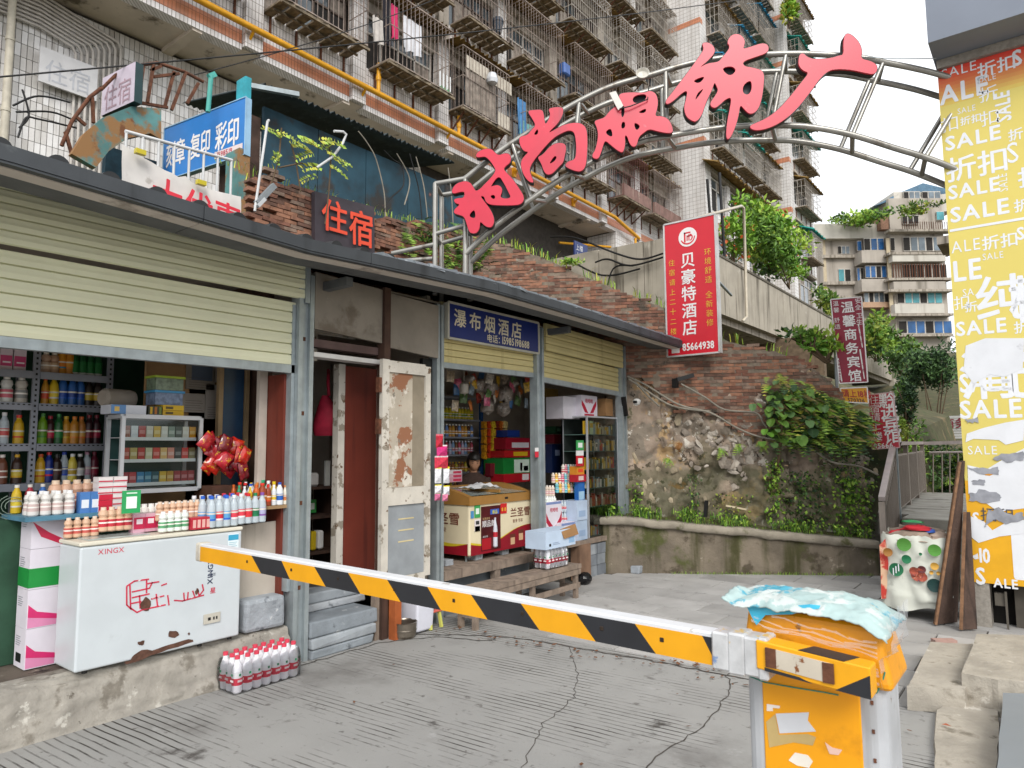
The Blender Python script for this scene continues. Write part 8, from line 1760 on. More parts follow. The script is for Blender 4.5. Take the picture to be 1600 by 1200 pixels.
for a,b,ta in ((p0,p1,(0,.96)),(p1,p2,(.33,.66,1))):
 for t in ta: p = on_line(a,b,t,0); q = MB(); q.bx(p.x - .03,p.x + .03,p.y - .03,p.y + .03,.0 if a is p0 and t == 0 else p.z - 1.05,p.z - .03,RLM); q.build('post',RL)
 lo_d = -.80; q = MB(); q.bar(on_line(a,b,.02,lo_d),on_line(a,b,.98,lo_d),.04,.04,RLM); q.build('bottom_rail',RL); q = MB(); q.bar(on_line(a,b,.02,-.16),on_line(a,b,.98,-.16),.04,.04,RLM); q.build('mid_rail',RL)
 n = 16 if a is p0 else 46
 for i in range(n):
  t = .03 + .94 * i / n; q = MB(); u,l = on_line(a,b,t,-.16),on_line(a,b,t,lo_d); q.bar(l,u,.02,(b - a).length / n * .62,RLM); q.build('slat',RL)
CRR = thing('cross_railing',(-1.2,14.4,.66),'pale tubular railing across the far end of the landing','railing')
a,b = P(1440,693,y=14.4),P(1540,690,y=14.4); q = MB(); q.bar(a,b,.08,.06,RLT); q.build('top_rail',CRR)
for py in (707,774): c,d = P(1452,py,y=14.4),P(1540,py - 1,y=14.4); q = MB(); q.tube([c,d],.022,RLT,n=6); q.build('rail',CRR)
for px in (1458,1472,1484,1497,1509): c,d = P(px,707,y=14.4),P(px,774,y=14.4); q = MB(); q.tube([c,d],.012,RLM,n=5); q.build('baluster',CRR)
q = MB(); q.tube([(P(1441,700,y=14.4).x,14.4,.66),P(1441,693,y=14.4)],.03,RLM,n=6); q.build('post',CRR)
# ============================================================ elevated ramp, shed and distant house
RP = thing('elevated_ramp',(-8,25,5.6),'stained concrete parapet of an elevated walkway running below the apartment block','walkway')
RMP = M('streaked parapet concrete','#a39b8d',rough=.9,var=.1,scale=1.5,bump=.15,streak=('#615a4e',.50,5,.22),spots=(('#c0b9ab',.62,1,.1),))
joints = [18.9,21.5,24.2,27.5,31,35,39.5,44,50]
for ya,yb in zip(joints[:-1],joints[1:]): q = MB(); q.bx(-8.2,-8.0,ya,yb - .02,5.66,7.5,RMP); q.build('parapet_panel',RP); q = MB(); q.bx(-8.22,-7.97,ya,yb - .02,7.503,7.58,M('dark parapet cap','#5f594e',rough=.95,var=.25)); q.build('coping',RP)
for xa,xb in ((-13.2,-11.2),(-11.18,-9.6),(-9.58,-8.21)): q = MB(); q.bx(xa,xb,18.9,19.1,5.66,7.85 - .02 * (xa + 13),RMP); q.build('parapet_panel',RP)
q = MB(); q.bx(-13.9,-8.21,19.12,50,5.45,5.9,SLAB); q.build('deck',RP)
for y in (20.5,27,34,42): q = MB(); q.bx(-9.2,-8.8,y,y + .4,1,5.44,CONC); q.build('column',RP)
q = MB(); q.bx(-8.2,-7.9,50.0,58,3.2,5.8,RMP); q.build('lower_parapet',RP)
q = MB(); q.bx(-9,-6.5,27,27.3,.5,5.6,M('ivy stained brick','#6a5a48',rough=.95,var=.3)); T('abutment_wall',q,'dark abutment wall below the elevated walkway','wall')
SHD = thing('tin_shed',(-8,7,4.6),'low blue painted shed with a dark corrugated roof behind the brick wall','shed')
BLUS = M('scuffed blue hoarding','#234250',rough=.75,var=.35,scale=2,spots=(('#33302e',.53,1.6,.12),('#7a5048',.68,3.2,.05),('#9aa4a6',.71,4,.04)))
for k in range(5): q = MB(); q.bx(-8.05,-8.0,4.93 + .87 * k,4.93 + .87 * (k + 1) - .012,4.3,6.05,BLUS); q.build('wall_panel',SHD)
q = MB(); q.bx(-8.3,-8.06,4.50,4.92,4.3,5.9,M('rusty brown cladding','#55423a',rough=.9,var=.3,spots=(('#3a4c58',.6,3,.1),))); q.build('end_cladding',SHD)
CRG = M('dark corrugated roof','#3b4548',rough=.6,var=.25,spots=(('#6b7a7c',.62,3,.1),))
q = MB(); corrugated(q,(-9.6,4.6,6.5),(-9.6,8.2,6.65),(1.9,.1,0),CRG,drop=.33,wave=.02,pitch=.09,jg=.012); q.build('corrugated_roof',SHD)
q = MB(); q.bar((-7.8,4.5,6.1),(-7.55,5.15,6.15),.06,.06,STEEL); q.build('roof_pipe',SHD)
ang = YAW
FB = thing('distant_house',(0,0,0),'far concrete apartment house with blue glazed windows and a gabled roof storey on the hillside','house')
D_ = 74.0
Cc = P(1385,620,d=D_); FB.location = (Cc.x,Cc.y,8.0); FB.rotation_euler = (0,0,ang); WM[FB.name] = Matrix.Translation(V((Cc.x,Cc.y,8.0))) @ Matrix.Rotation(ang,4,'Z')
INV = WM[FB.name].inverted()
def fl(px,py,dd=0.0):       # point of the house front in its own axes
 v = ray(px,py); o = V((0,0,EYE)); n_ = V((-math.sin(ang),math.cos(ang),0)); base = V((Cc.x,Cc.y,0)) + n_ * dd
 t = (base - o).dot(n_) / v.dot(n_); return INV @ (o + v * t)
HC = M('far house render','#a8a096',rough=.95,var=.1,scale=.6,spots=(('#857c72',.57,.5,.15),),streak=('#6b645a',.52,.9,.25)); HW = M('far house pale wall','#bdb8ae',rough=.9,var=.08,scale=.6,streak=('#8c857a',.55,.9,.25)); BGL = M('blue window glass','#2d5a8c',rough=.15,var=.3,scale=.8); TGL = M('teal window glass','#4a8c94',rough=.15,var=.3,scale=.8); GGL = M('grey window glass','#6d7880',rough=.15,var=.3,scale=.8)
def fbox(name,pa,pb,da,db,m,parent=None,extra=0):
 a,b = fl(*pa,dd=da),fl(*pb,dd=da); q = MB(); q.bx(a.x,b.x,da,db,b.z - extra,a.z,m)
 T_ = WM[FB.name]; q.v = [tuple(T_ @ V(v)) for v in q.v]; return q.build(name,parent or FB)
fbox('wing_wall',(1285,352),(1392,640),2.5,12,HC,extra=4); fbox('wing_wall',(1388,310),(1492,640),0.5,12,HC,extra=4)
fbox('roof_parapet',(1272,350),(1392,372),1.5,2.45,HW);
for py in (398,440,462,497): fbox('string_course',(1284,py),(1389,py + 4),2.0,2.48,SLAB)
for py in (358,394,434,452,490,522): fbox('string_course',(1389,py),(1490,py + 3),-.6,.48,SLAB)
fbox('gable_storey',(1396,300),(1490,330),1.0,9,HW)
q = MB(); pts = [fl(1365,322,1.0),fl(1408,300,1.0),fl(1442,286,1.0),fl(1484,296,1.0),fl(1484,302,1.0),fl(1396,312,1.0)]; T_ = WM[FB.name]; q.poly([T_ @ p for p in pts],V((-math.sin(ang),math.cos(ang),0)) * 9,M('blue roof sheet','#4f6f86',rough=.6,var=.2)); q.build('roof',FB)
fbox('roof_shed',(1375,332),(1410,358),.7,3,M('red brown brickwork','#8a6a58',rough=.9,var=.2))
def fwin(px0,py0,px1,py1,n,g,dd):
 o = fbox('window',(px0,py0),(px1,py1),dd - .12,dd,FRW)
 for i in range(n):
  a,b = px0 + (px1 - px0) * i / n + .6,px0 + (px1 - px0) * (i + 1) / n - .6; fbox('pane',(a,py0 + 1),(b,py1 - 1),dd - .17,dd - .12,g if (i + n) % 3 else DARKW,parent=o)
for (x0_,y0_,x1_,y1_,n,g,dd) in ((1309,384,1328,397,3,GGL,2.5),(1350,372,1382,391,3,BGL,1.2),(1339,376,1347,392,1,BGL,1.9),(1310,420,1330,440,2,TGL,2.5),(1352,415,1386,434,4,BGL,1.2),(1339,418,1350,439,2,BGL,1.9),(1411,370,1482,392,6,GGL,.4),(1410,413,1480,434,6,DARKW,.4),(1402,456,1473,474,6,TGL,.4),(1404,501,1488,521,6,BGL,.4),(1412,299,1438,313,3,GGL,.9),(1441,299,1470,313,3,GGL,.9),(1410,336,1436,350,3,DARKW,.4),(1463,330,1476,344,1,TGL,.4),(1350,456,1390,478,5,GGL,1.4),(1391,371,1399,392,1,DARKW,.4)): fwin(x0_,y0_,x1_,y1_,n,g,dd)
fbox('balcony',(1346,391),(1388,410),.6,2.4,HC); fbox('balcony',(1346,436),(1389,455),.6,2.4,HC); fbox('balcony',(1394,394),(1478,408),-.5,.4,HW); fbox('balcony',(1396,440),(1478,452),-.5,.4,HC); fbox('balcony',(1398,475),(1476,489),-.5,.4,HW); fbox('balcony',(1348,472),(1394,480),.8,2.4,L_('#a8876c'))
for k in range(20): fbox('balcony_bar',(1396 + k * 4.2,412),(1396.5 + k * 4.2,438),-.55,-.45,RUST)
for k in range(22): fbox('balcony_bar',(1410 + k * 3.5,346),(1410.5 + k * 3.5,359),-.55,-.45,RUST)
for px in (1289,1390): fbox('drainpipe',(px,372),(px + 1.6,500),.35 if px > 1300 else 2.3,.45 if px > 1300 else 2.45,L_('#b3a488'))
q = MB(); a,b = P(1487,384,y=16),P(1492,640,y=16); q.bx(a.x,a.x + .16,16,16.6,.5,a.z,M('far brick pier','#8a5642',rough=.9,var=.3,scale=8)); q.bx(P(1466,384,y=16).x,a.x + .3,15.8,16.8,P(1466,386,y=16).z,P(1466,374,y=16).z,SLAB); T('brick_pier',q,'narrow red brick house corner with an eave seen beside the poster wall','building corner')
# ============================================================ gate structure with rusted arch, rails, posts and odds up the hillside steps
RA = thing('stair_gate',(-8.6,3.8,4.3),'rust and teal painted arched stair gate with bent rusty rails','gate')
TEA = M('rust stained teal paint','#55807e',rough=.8,var=.25,scale=3,spots=(('#8a6640',.46,3.2,.12),('#6d452a',.56,4.5,.1),('#4f9a98',.64,4,.08)))
q = MB(); ip = [(150,262),(170,236),(200,216),(235,208),(252,218)]; op = [(112,240),(130,210),(160,184),(205,166),(252,170)]
A_ = [P(x,y,x=-8.6) for x,y in op]; B_ = [P(x,y,x=-8.6) for x,y in ip]; n = len(A_)
for i in range(n - 1): q.hex([B_[i],B_[i + 1],B_[i + 1] + V((-.1,0,0)),B_[i] + V((-.1,0,0)),A_[i],A_[i + 1],A_[i + 1] + V((-.1,0,0)),A_[i] + V((-.1,0,0))],TEA)
q.build('arched_fascia',RA)
q = MB(); q.bx(-7.75,-7.45,4.28,4.42,4.0,5.1,TEA); q.bx(-7.7,-7.5,4.36,4.44,5.1,6.05,M('turquoise post','#2f9aa8',rough=.6,var=.2)); q.build('gate_post',RA)
q = MB(); ga,gb_ = P(165,250,x=-9.1).y,P(248,250,x=-9.1).y; q.bx(-9.2,-9.1,ga,gb_,4.1,5.3,M('dark teal opening','#173440',rough=.8,var=.3)); q.build('gate_infill',RA)
rails = [(118,232),(133,180),(158,140),(180,118),(205,104),(246,98),(288,112),(318,128)]
q = MB(); q.tube([P(x,y,x=-8.9) for x,y in rails[2:]],.022,RUST,n=6); q.build('rust_rail',RA)
q = MB(); q.tube([P(x,y,x=-8.9) for x,y in ((96,228),(112,190),(140,152),(158,138))],.022,RUST,n=6); q.build('rust_rail',RA)
for (x0_,y0_,x1_,y1_) in ((224,104,216,160),(240,100,230,162),(252,103,236,110),(272,112,258,165),(290,114,268,172),(240,120,280,115),(215,160,262,168),(310,130,292,162),(144,152,146,192),(102,206,112,240),(118,182,134,196)):
 q = MB(); q.bar(P(x0_,y0_,x=-8.9),P(x1_,y1_,x=-8.9),.035,.035,RUST); q.build('rust_bar',RA)
q = MB(); q.tube([P(418,190,x=-5.6),P(398,330,x=-5.6)],.013,WPI,n=6); q.tube([P(418,190,x=-5.6),P(420,188,x=-5.9)],.013,WPI,n=6); T('white_pole',q,'thin white pole leaning above the eave beside the climbing plants','pole')
q = MB(); q.tube([P(x,y,x=-5.7) for x,y in ((495,262),(520,245),(535,225),(541,210),(536,206),(522,205))],.014,WPI,n=6); T('bent_pipe',q,'bent white plastic pipe hooked among the climbing leaves','pipe')
q = MB(); a,b = P(401,318,x=-5.6),P(428,290,x=-5.6); q.bar(a,b,.05,.05,M('grey lamp housing','#868b8e',rough=.5,metal=.3)); q.bar(a + V((0,0,-.03)),a.lerp(b,.4) + V((0,0,-.03)),.07,.03,L_('#b8bbbd')); T('tube_lamp',q,'grey unlit lamp housing tilted beside the white pole','lamp')
q = MB(); q.tube([P(325,175,x=-7.8),P(330,118,x=-7.8)],.03,M('turquoise pole','#4a9e94',rough=.6),n=6); q.bar(P(326,120,x=-7.8),P(336,116,x=-7.8),.05,.06,M('turquoise pole')); T('turquoise_pole',q,'short turquoise pole rising behind the blue copy shop sign','pole')
# poles and frames near the red hotel sign
for (pa,pb,r,xx,lab) in (((1105,280),(1110,345),.05,-9.0,'short black pole above the red hotel sign'),((1124,270),(1133,415),.05,-8.5,'tall black pole just right of the red hotel sign')):
 q = MB(); q.tube([P(*pa,x=xx),P(*pb,x=xx)],r,BLACK,n=7); T('black_pole',q,lab,'pole')
q = MB(); q.tube([P(x,y,x=-7.8) for x,y in ((1048,352),(1158,322),(1162,325),(1167,495),(1160,502))],.05,L_('#b5ab98'),n=7); T('pale_pipe_frame',q,'pale bent pipe rising above the parapet beside the bush','pipe')
# cable runs
def cables(name,label,pts_list,x,r,m,sag=0):
 q = MB()
 for pts in pts_list: q.tube(curve([P(px,py,x=x) for px,py in pts]),r,m,n=4)
 return T(name,q,label,'cable')
def wire(name,label,a,b,r=.012,sag=.3,m=None):
 q = MB(); a,b = V(a),V(b); q.tube([a.lerp(b,i / 16) + V((0,0,-sag * 4 * (i / 16) * (1 - i / 16))) for i in range(17)],r,m or BLACK,n=5); return T(name,q,label,'wire')
wire('overhead_wire','black wire slanting across the sky to the apartment piers',P(-20,122,x=-9),P(1250,-14,d=20),.011,.12); wire('overhead_wire','upper black wire crossing the first balconies',P(300,118,x=-11),P(690,-5,x=-11),.010,.1); wire('overhead_wire','thin grey wire across the white sky to the poster wall',P(1300,84,pl=AP),P(1463,91,y=6.9),.004,.02,m=STEEL)
GRW = M('grey cable sheath','#8b8579',rough=.7,var=.2)
ww = ((W2[0][0] - wn.x * .16,W2[0][1] - wn.y * .16),(W2[1][0] - wn.x * .16,W2[1][1] - wn.y * .16))
for k,pts in enumerate(([(980,588),(1010,602),(1060,632),(1110,645),(1150,668),(1185,682),(1222,688)],[(982,592),(1004,606),(1050,634),(1108,643)],[(1064,600),(1100,620),(1132,640),(1180,645),(1192,660),(1198,668)],[(992,596),(1012,618),(1030,635)],[(1268,700),(1300,722),(1340,728),(1372,742)])): q = MB(); q.tube(curve([P(x,y,pl=ww) for x,y in pts]),.013,GRW,n=5); T('wall_cable',q,'%s grey cable strung loosely across the crumbling wall' % ORD[k],'cable','cables on the crumbling wall')
q = MB(); a,b = P(1056,594,pl=ww),P(1084,586,pl=ww); q.bar(a,b,.05,.05,BLACK); q.bar(a + V((0,-.02,.02)),a + V((0,-.02,-.1)),.07,.06,BLACK); T('flood_light',q,'unlit black floodlight fixed to the brick wall','lamp')
q = MB(); c = P(995,627,y=7.7); q.lathe(c,[(.0,-.055),(.035,-.04),(.05,-.0),(.05,.01),(.03,.03),(0,.035)],L_('#c9c9c6'),12); q.box(c + V((0,-.04,-.01)),(.05,.02,.03),BLACK); T('dome_camera',q,'small white dome camera at the corner of the last kiosk','camera')
q = MB(); q.bar(P(974,620,x=-4.28),P(978,650,x=-4.28),.05,.04,BLACK); T('dark_lock_box',q,'dark lock box hung on the end post of the kiosks','box')
q = MB(); q.bar(P(1134,790,pl=ww),P(1166,796,pl=ww),.02,.02,L_('#c8b89a')); T('broken_stick',q,'pale stick lodged in the rubble of the wall','stick')
q = MB(); a,b = P(1104,782,pl=W1),P(1102,808,pl=W1); q.bar(a,b,.03,.04,BLACK); T('weep_pipe',q,'black pipe stub leaning on the low wall coping','pipe')
for k,pts in enumerate(([(560,205),(575,225),(588,250),(600,300),(602,340)],[(640,240),(648,270),(655,300),(660,350)],[(650,245),(662,290),(668,340)],[(600,235),(615,250),(628,260),(630,290),(610,310),(600,330)],[(620,240),(640,280),(632,320)],[(700,262),(705,300),(708,350)])): q = MB(); q.tube(curve([P(x,y,x=-7.7) for x,y in pts]),.012,GRW if len(pts) % 2 else BLACK,n=4); T('hanging_cable',q,'%s cable hanging from the shed roof before the blue panels' % ORD[k],'cable','cables hanging before the shed')
for k,pts in enumerate(([(20,165),(60,150),(110,160)],[(25,175),(80,175),(120,190)],[(28,215),(40,185),(60,186),(120,200)],[(35,140),(45,180),(30,200)],[(350,245),(375,262),(395,280)],[(340,255),(370,275)])): q = MB(); q.tube(curve([P(x,y,x=-9.2) for x,y in pts]),.012,BLACK,n=4); T('tangled_cable',q,'%s black cable tangled along the tiled wall and blue sign by the steps' % ORD[k],'cable','cables by the hillside steps')
for k,pts in enumerate(([(860,370),(900,372),(960,395),(1000,405),(1036,396)],[(930,410),(950,405),(985,415),(1036,402)],[(945,470),(958,420),(990,415)],[(880,400),(940,430),(1000,420)])): q = MB(); q.tube(curve([P(x,y,y=18.7) for x,y in pts]),.03,BLACK,n=4); T('parapet_cable',q,'%s black cable looping along the walkway parapet' % ORD[k],'cable','cables on the walkway parapet')
q = MB(); a,b = P(898,398,x=-13.7),P(918,384,x=-13.7); q.bx(-13.75,-13.7,a.y,b.y,a.z,b.z,L_('#25356a'))
for k in range(2): text_mb(q,'上楼',(-13.69,a.y + .08,b.z - .32 - .3 * k),(0,1,0),(0,0,1),.25,WP,wt=0)
T('blue_plate',q,'small blue address plate under the far end of the overhang','sign')
# ============================================================ vegetation
def leafmat(name,c,c2):
 m = M(name,c,rough=.55,var=.2,scale=9,two=c2,spec=.35); b = m.node_tree.nodes['Principled BSDF']
 b.inputs['Subsurface Weight'].default_value = 0; return m
GRN = [leafmat('leaf mid','#4a6b28','#5d7f30'),leafmat('leaf dark','#2f4a20','#3b5a26'),leafmat('leaf light','#7a9a38','#8fae44')]
BRI = [leafmat('leaf bright','#6f9a30','#86b038'),leafmat('leaf fresh','#527d28','#649030'),leafmat('leaf lime','#9ab848','#aac454')]
DRK = [leafmat('leaf deep','#2a4526','#365230'),leafmat('leaf deeper','#1f361e','#2a4426'),leafmat('leaf soft','#4d6b3c','#5a7a46')]
YEL_ = [leafmat('leaf yellow','#a8a83a','#b8b848'),leafmat('leaf olive','#7d8a34','#8a983a')]
DRY = [leafmat('dry grass','#9a8a58','#a89a66'),leafmat('dry stalk','#7d7048','#8a7c52')]
STEM_ = M('woody stem','#5a4a38',rough=.9,var=.2)
def rnd():
 v = V((random.gauss(0,1),random.gauss(0,1),random.gauss(0,1))); return v.normalized()
def leaf(mb,p,d,s,m,w_=.45,bend=.2):
 d = d.normalized(); u = d.cross(rnd()); u = u.normalized() if u.length > .01 else d.orthogonal(); n = d.cross(u)
 mb.add([p,p + d * s * .5 + u * s * w_ * .5 + n * s * bend * .5,p + d * s,p + d * s * .5 - u * s * w_ * .5 + n * s * bend * .5,p + d * s * .5],[(0,4,1),(4,2,1),(0,3,4),(4,3,2)],m)
def cloud(mb,c,rad,n,s,mats,up=.3,clumps=0,droop=0):
 c = V(c); rad = V(rad); cl = [(c + V((rad.x * q.x,rad.y * q.y,rad.z * q.z)) * U(.25,.85),random.choice(mats),U(.25,.5)) for q in (rnd() for _ in range(clumps or 1))]
 for i in range(n):
  if clumps: cc,m,r = random.choice(cl); p = cc + V([a * b for a,b in zip(rnd() * U(.1,1) ** .5 * r,rad)]); m = m if R() < .7 else random.choice(mats)
  else: p = c + V([a * b for a,b in zip(rnd() * U(.2,1) ** .4,rad)]); m = random.choice(mats)
  leaf(mb,p,rnd() + V((0,0,up - droop)),s * U(.6,1.3),m)
def fern(mb,p,d,ln,mats,k=9,droop=.6):
 p = V(p); d = V(d).normalized(); pts = []
 for i in range(k + 1): t = i / k; pts.append(p + d * ln * t + V((0,0,-droop * ln * t * t)))
 m = random.choice(mats)
 for i in range(1,k):
  tdir = (pts[i + 1] - pts[i - 1]).normalized(); sd = tdir.cross(V((0,0,1))); sd = sd.normalized() if sd.length > .05 else V((1,0,0)); w_ = ln * .26 * math.sin(math.pi * (.15 + .8 * i / k))
  for s_ in (-1,1): a = pts[i]; mb.add([a,a + sd * s_ * w_ * .6 + tdir * w_ * .3,a + sd * s_ * w_ + tdir * w_ * .35 - V((0,0,.1 * w_)),a + tdir * ln / k * .7],[(0,3,2,1) if s_ > 0 else (0,1,2,3)],m)
def blade(mb,p,h,m,lean=.5):
 p = V(p); a = U(0,6.3); d = V((math.cos(a),math.sin(a),0)); s_ = V((-d.y,d.x,0)) * h * .05
 q = p + d * h * lean * .3 + V((0,0,h * .65)); t = p + d * h * lean + V((0,0,h * .85)); mb.add([p - s_,p + s_,q + s_ * .7,q - s_ * .7,t],[(0,1,2,3),(3,2,4)],m)
def plant(name,label,cat,fn,seed,base,group=None,stem=None):
 random.seed(seed); t_ = thing(name,base,label,cat,group); q = MB(); fn(q); q.build('foliage',t_)
 if stem: q = MB(); stem(q); q.build('stem',t_)
 return t_
wq = lambda px,py,off=.12: P(px,py,pl=((W2[0][0] - wn.x * off,W2[0][1] - wn.y * off),(W2[1][0] - wn.x * off,W2[1][1] - wn.y * off)))
OUT = -wn
# fern and grass thicket hanging over the right half of the tall wall
def thicket(q):
 for i in range(460):
  u = R() ** .9; px = 1195 + 150 * u; lo = 690 - 20 * abs(u - .5); py = U(572 + 66 * u,lo + 10); p = wq(px,py,U(.0,.2)); d = OUT + wd * U(-.5,1.0) + V((0,0,U(-.4,.6))); fern(q,p,d,U(.14,.30),GRN + DRK[:1] if R() < .8 else YEL_,8,U(.5,1.1))
 for i in range(240): px = U(1195,1345); p = wq(px,U(590 + (px - 1195) * .4,690),.1); d = OUT + wd * U(-.2,1.0) + V((0,0,.2)); e = p + d.normalized() * U(.2,.42) + V((0,0,-U(.05,.2))); s_ = V((.004,.003,.003)); q.add([p - s_,p + s_,p.lerp(e,.5) + V((0,0,.05)) + s_,e],[(0,1,2),(0,2,3)],random.choice(DRY + GRN))
 cloud(q,wq(1275,655,.05),(.42,.3,.25),500,.06,GRN + DRK,0,9)
plant('fern_thicket','dense thicket of ferns and drooping grass hanging over the middle of the tall wall','ferns',thicket,1,wq(1290,640))
def biglf(q):
 for px,py,s_ in [(1200,607,9),(1213,598,8),(1222,612,8),(1203,622,8),(1240,606,8),(1231,622,10),(1249,630,10),(1262,640,9),(1214,635,13),(1198,645,9),(1233,648,12),(1255,655,11),(1223,662,12),(1205,660,10),(1243,668,10),(1265,662,10),(1280,652,8),(1270,676,12),(1253,688,13),(1228,688,9),(1212,676,9),(1290,665,8),(1236,636,9),(1282,638,8),(1218,648,8)] + [(random.gauss(1232,24),random.gauss(640,24),U(6,10)) for _ in range(34)]:
  p = wq(px,py,U(.25,.45)); r = s_ / 1080 * 6.6; t = (OUT * .8 + V((0,0,U(.4,1.6))) + wd * U(-.7,.7)).normalized(); u = t.cross(V((0,0,1))).normalized(); v = t.cross(u); n = 9
  ring = [p + (u * math.cos(2 * math.pi * i / n) * r * .9 + v * math.sin(2 * math.pi * i / n) * r * (1.25 if i in (2,3) else .85 if i == 7 else 1)) + t * r * .35 * abs(math.cos(2 * math.pi * i / n)) for i in range(n)]
  q.add(ring + [p],[(i,(i + 1) % n,n) for i in range(n)],random.choice([BRI[1],GRN[0],DRK[2],GRN[0],DRK[0]]))
plant('broad_leaf_plant','broad round leaved plant on a slim trunk growing out of the crumbling wall','plant',biglf,2,wq(1215,740),stem=lambda q: (q.tube([wq(1214,742,.05),wq(1219,700,.2),wq(1222,660,.3),wq(1230,625,.3)],[.02,.017,.012,.006],STEM_,n=6),q.tube([wq(1220,690,.2),wq(1250,665,.32),wq(1272,655,.35)],.008,STEM_,n=5)))
for k,(px0,px1,py0,py1,n,s_,mt,lab) in enumerate(((1192,1225,715,805,330,.055,BRI + GRN,'bright green creeper trailing down below the broad leaved plant'),(1290,1368,745,842,1000,.055,BRI + GRN,'bushy green creeper covering the foot of the tall wall near the railing'),(1268,1372,690,760,520,.045,GRN + DRK,'sparse dark creeper over the rubble below the ferns'),(1215,1300,735,838,700,.05,GRN + DRK,'mottled creeper low on the wall between the two brighter ones'),(1110,1185,770,832,220,.04,GRN + YEL_,'low straggling weeds under the broken stick'),(984,1006,755,806,160,.05,GRN + BRI,'green weed tuft against the last kiosk post'),(1072,1096,740,800,140,.04,GRN + DRK,'thin ivy strand in a wall crack beside the kiosks'))):
 def fn(q):
  for i in range(n):
   u = (R() + R()) / 2; p = wq(px0 + (px1 - px0) * u,py0 + (py1 - py0) * R() ** .9,U(-.05,.16) + (.22 if px0 == 1386 else 0)); leaf(q,p,OUT + rnd() * .9 + V((0,0,-.4)),s_ * U(.6,1.3),random.choice(mt),.6)
 plant('creeper',lab,'creeper',fn,10 + k,wq((px0 + px1) / 2,py1))
for k,(px,py,lab) in enumerate(((1043,718,'small fern in the plaster, first from the kiosks'),(1128,702,'small fern in the white rubble right of the first'),(1155,697,'small fern beside the loose cable end'),(1190,696,'small fern nearest the broad leaved plant'))):
 def fn(q):
  for i in range(16): fern(q,wq(px + U(-4,4),py + U(-3,3),.07),OUT + wd * U(-1,1) + V((0,0,U(-.6,.8))),U(.06,.13),BRI,7,.8)
 plant('wall_fern',lab,'fern',fn,30 + k,wq(px,py),'small ferns in the wall')
random.seed(40); q = MB()
for i in range(3600):
 s = U(-.25,2.95); o = U(-.55,-.02); z = .66 - .27 * max(0,s) / 2.97 - .02 + .1 * min(1,-o * 2); dens = .42 + .9 * fbm(s * 2.6,4) - .12 * s
 if R() > dens + (.2 if o > -.2 else .05): continue
 blade(q,W1p(s,z,o),U(.02,.14) * (.5 + dens),random.choice(BRI[:2] + GRN),U(.2,.9))
for i in range(900):
 s = U(-.25,2.95)
 if fbm(s * 2.6,4) < U(-.35,.35): continue
 leaf(q,W1p(s,.69 - .27 * max(0,s) / 2.97 + U(0,.1),U(-.5,-.02)),rnd() + V((0,0,.6)),U(.03,.055),random.choice(BRI + GRN),.6)
for i in range(500): s = U(.6,2.9); blade(q,W1p(s,.0,.03),U(.015,.05),random.choice(BRI),.8)
tag(q.build('weeds'),kind='stuff')
# bushes along the walkway
def bush(name,label,cat,c,rad,n,s,mats,seed,clumps=14,flowers=None,trunk=True):
 def fn(q):
  cloud(q,c,rad,n,s,mats,.3,clumps)
  if flowers:
   for i in range(flowers[0]): p = V(c) + V([a * b for a,b in zip(rnd() * U(.6,1),rad)]); leaf(q,p,rnd(),s * .8,flowers[1],.8)
 random.seed(seed); t_ = thing(name,(c[0],c[1],c[2] - rad[2]),label,cat); q = MB(); fn(q); q.build('crown',t_)
 if trunk:
  q = MB()
  for i in range(5): e = V(c) + V([a * b for a,b in zip(rnd() * .7,rad)]); b = V((c[0],c[1],c[2] - rad[2] * (1 if name != 'dark_tree' else 2.6))); q.tube([b,b.lerp(e,.5) + rnd() * .1,e],[.03,.02,.008],STEM_,n=5)
  q.build('trunk',t_)
def at(px,py,x): return P(px,py,x=x)
FLW = leafmat('orange flower','#d0602c','#d8743a')
bush('flowering_bush','bright green flowering bush on the walkway beside the black pole','bush',at(1200,372,-8.6),(1.2,3.6,1.25),3800,.26,BRI + GRN[:1],51,26,(60,FLW)); bush('flowering_bush','smaller flowering bush spilling over the walkway edge behind the pale pipe','bush',at(1146,372,-8.8),(.8,1.5,.9),1000,.22,BRI,52,12,(40,FLW)); bush('walkway_bush','green bush trailing over the parapet further down the walkway','bush',at(1232,415,-8.3),(.7,3.6,1.0),1500,.24,BRI + GRN,53,16)
bush('walkway_bush','olive shrubs above the maroon guesthouse sign','bush',at(1300,478,-8.4),(.5,4.5,.6),1000,.28,GRN + YEL_[1:],54,14); bush('slope_bush','yellow green bush on the slope right of the maroon sign','bush',at(1366,528,-6.5),(1.0,3.5,1.1),1800,.28,YEL_[1:] + GRN + BRI[1:2],55,24); bush('slope_bush','grey green shrubs below the distant house','bush',at(1405,552,-6.5),(1.0,4,1.2),1500,.3,GRN + DRK[2:],56,20)
bush('dark_tree','dark dense round tree in front of the distant house beside the poster wall','tree',P(1456,574,y=26),(.85,1.0,1.0),3500,.14,DRK,57,30)
bush('wall_sapling','broad leaved sapling reaching in front of the maroon guesthouse sign','sapling',wq(1290,536,.0),(.34,.25,.24),300,.11,BRI,58,9); bush('wall_sapling','leafy shoots at the top of the brickwork left of the maroon sign','sapling',wq(1262,520,-.2),(.3,.3,.16),200,.1,BRI + GRN,59,5)
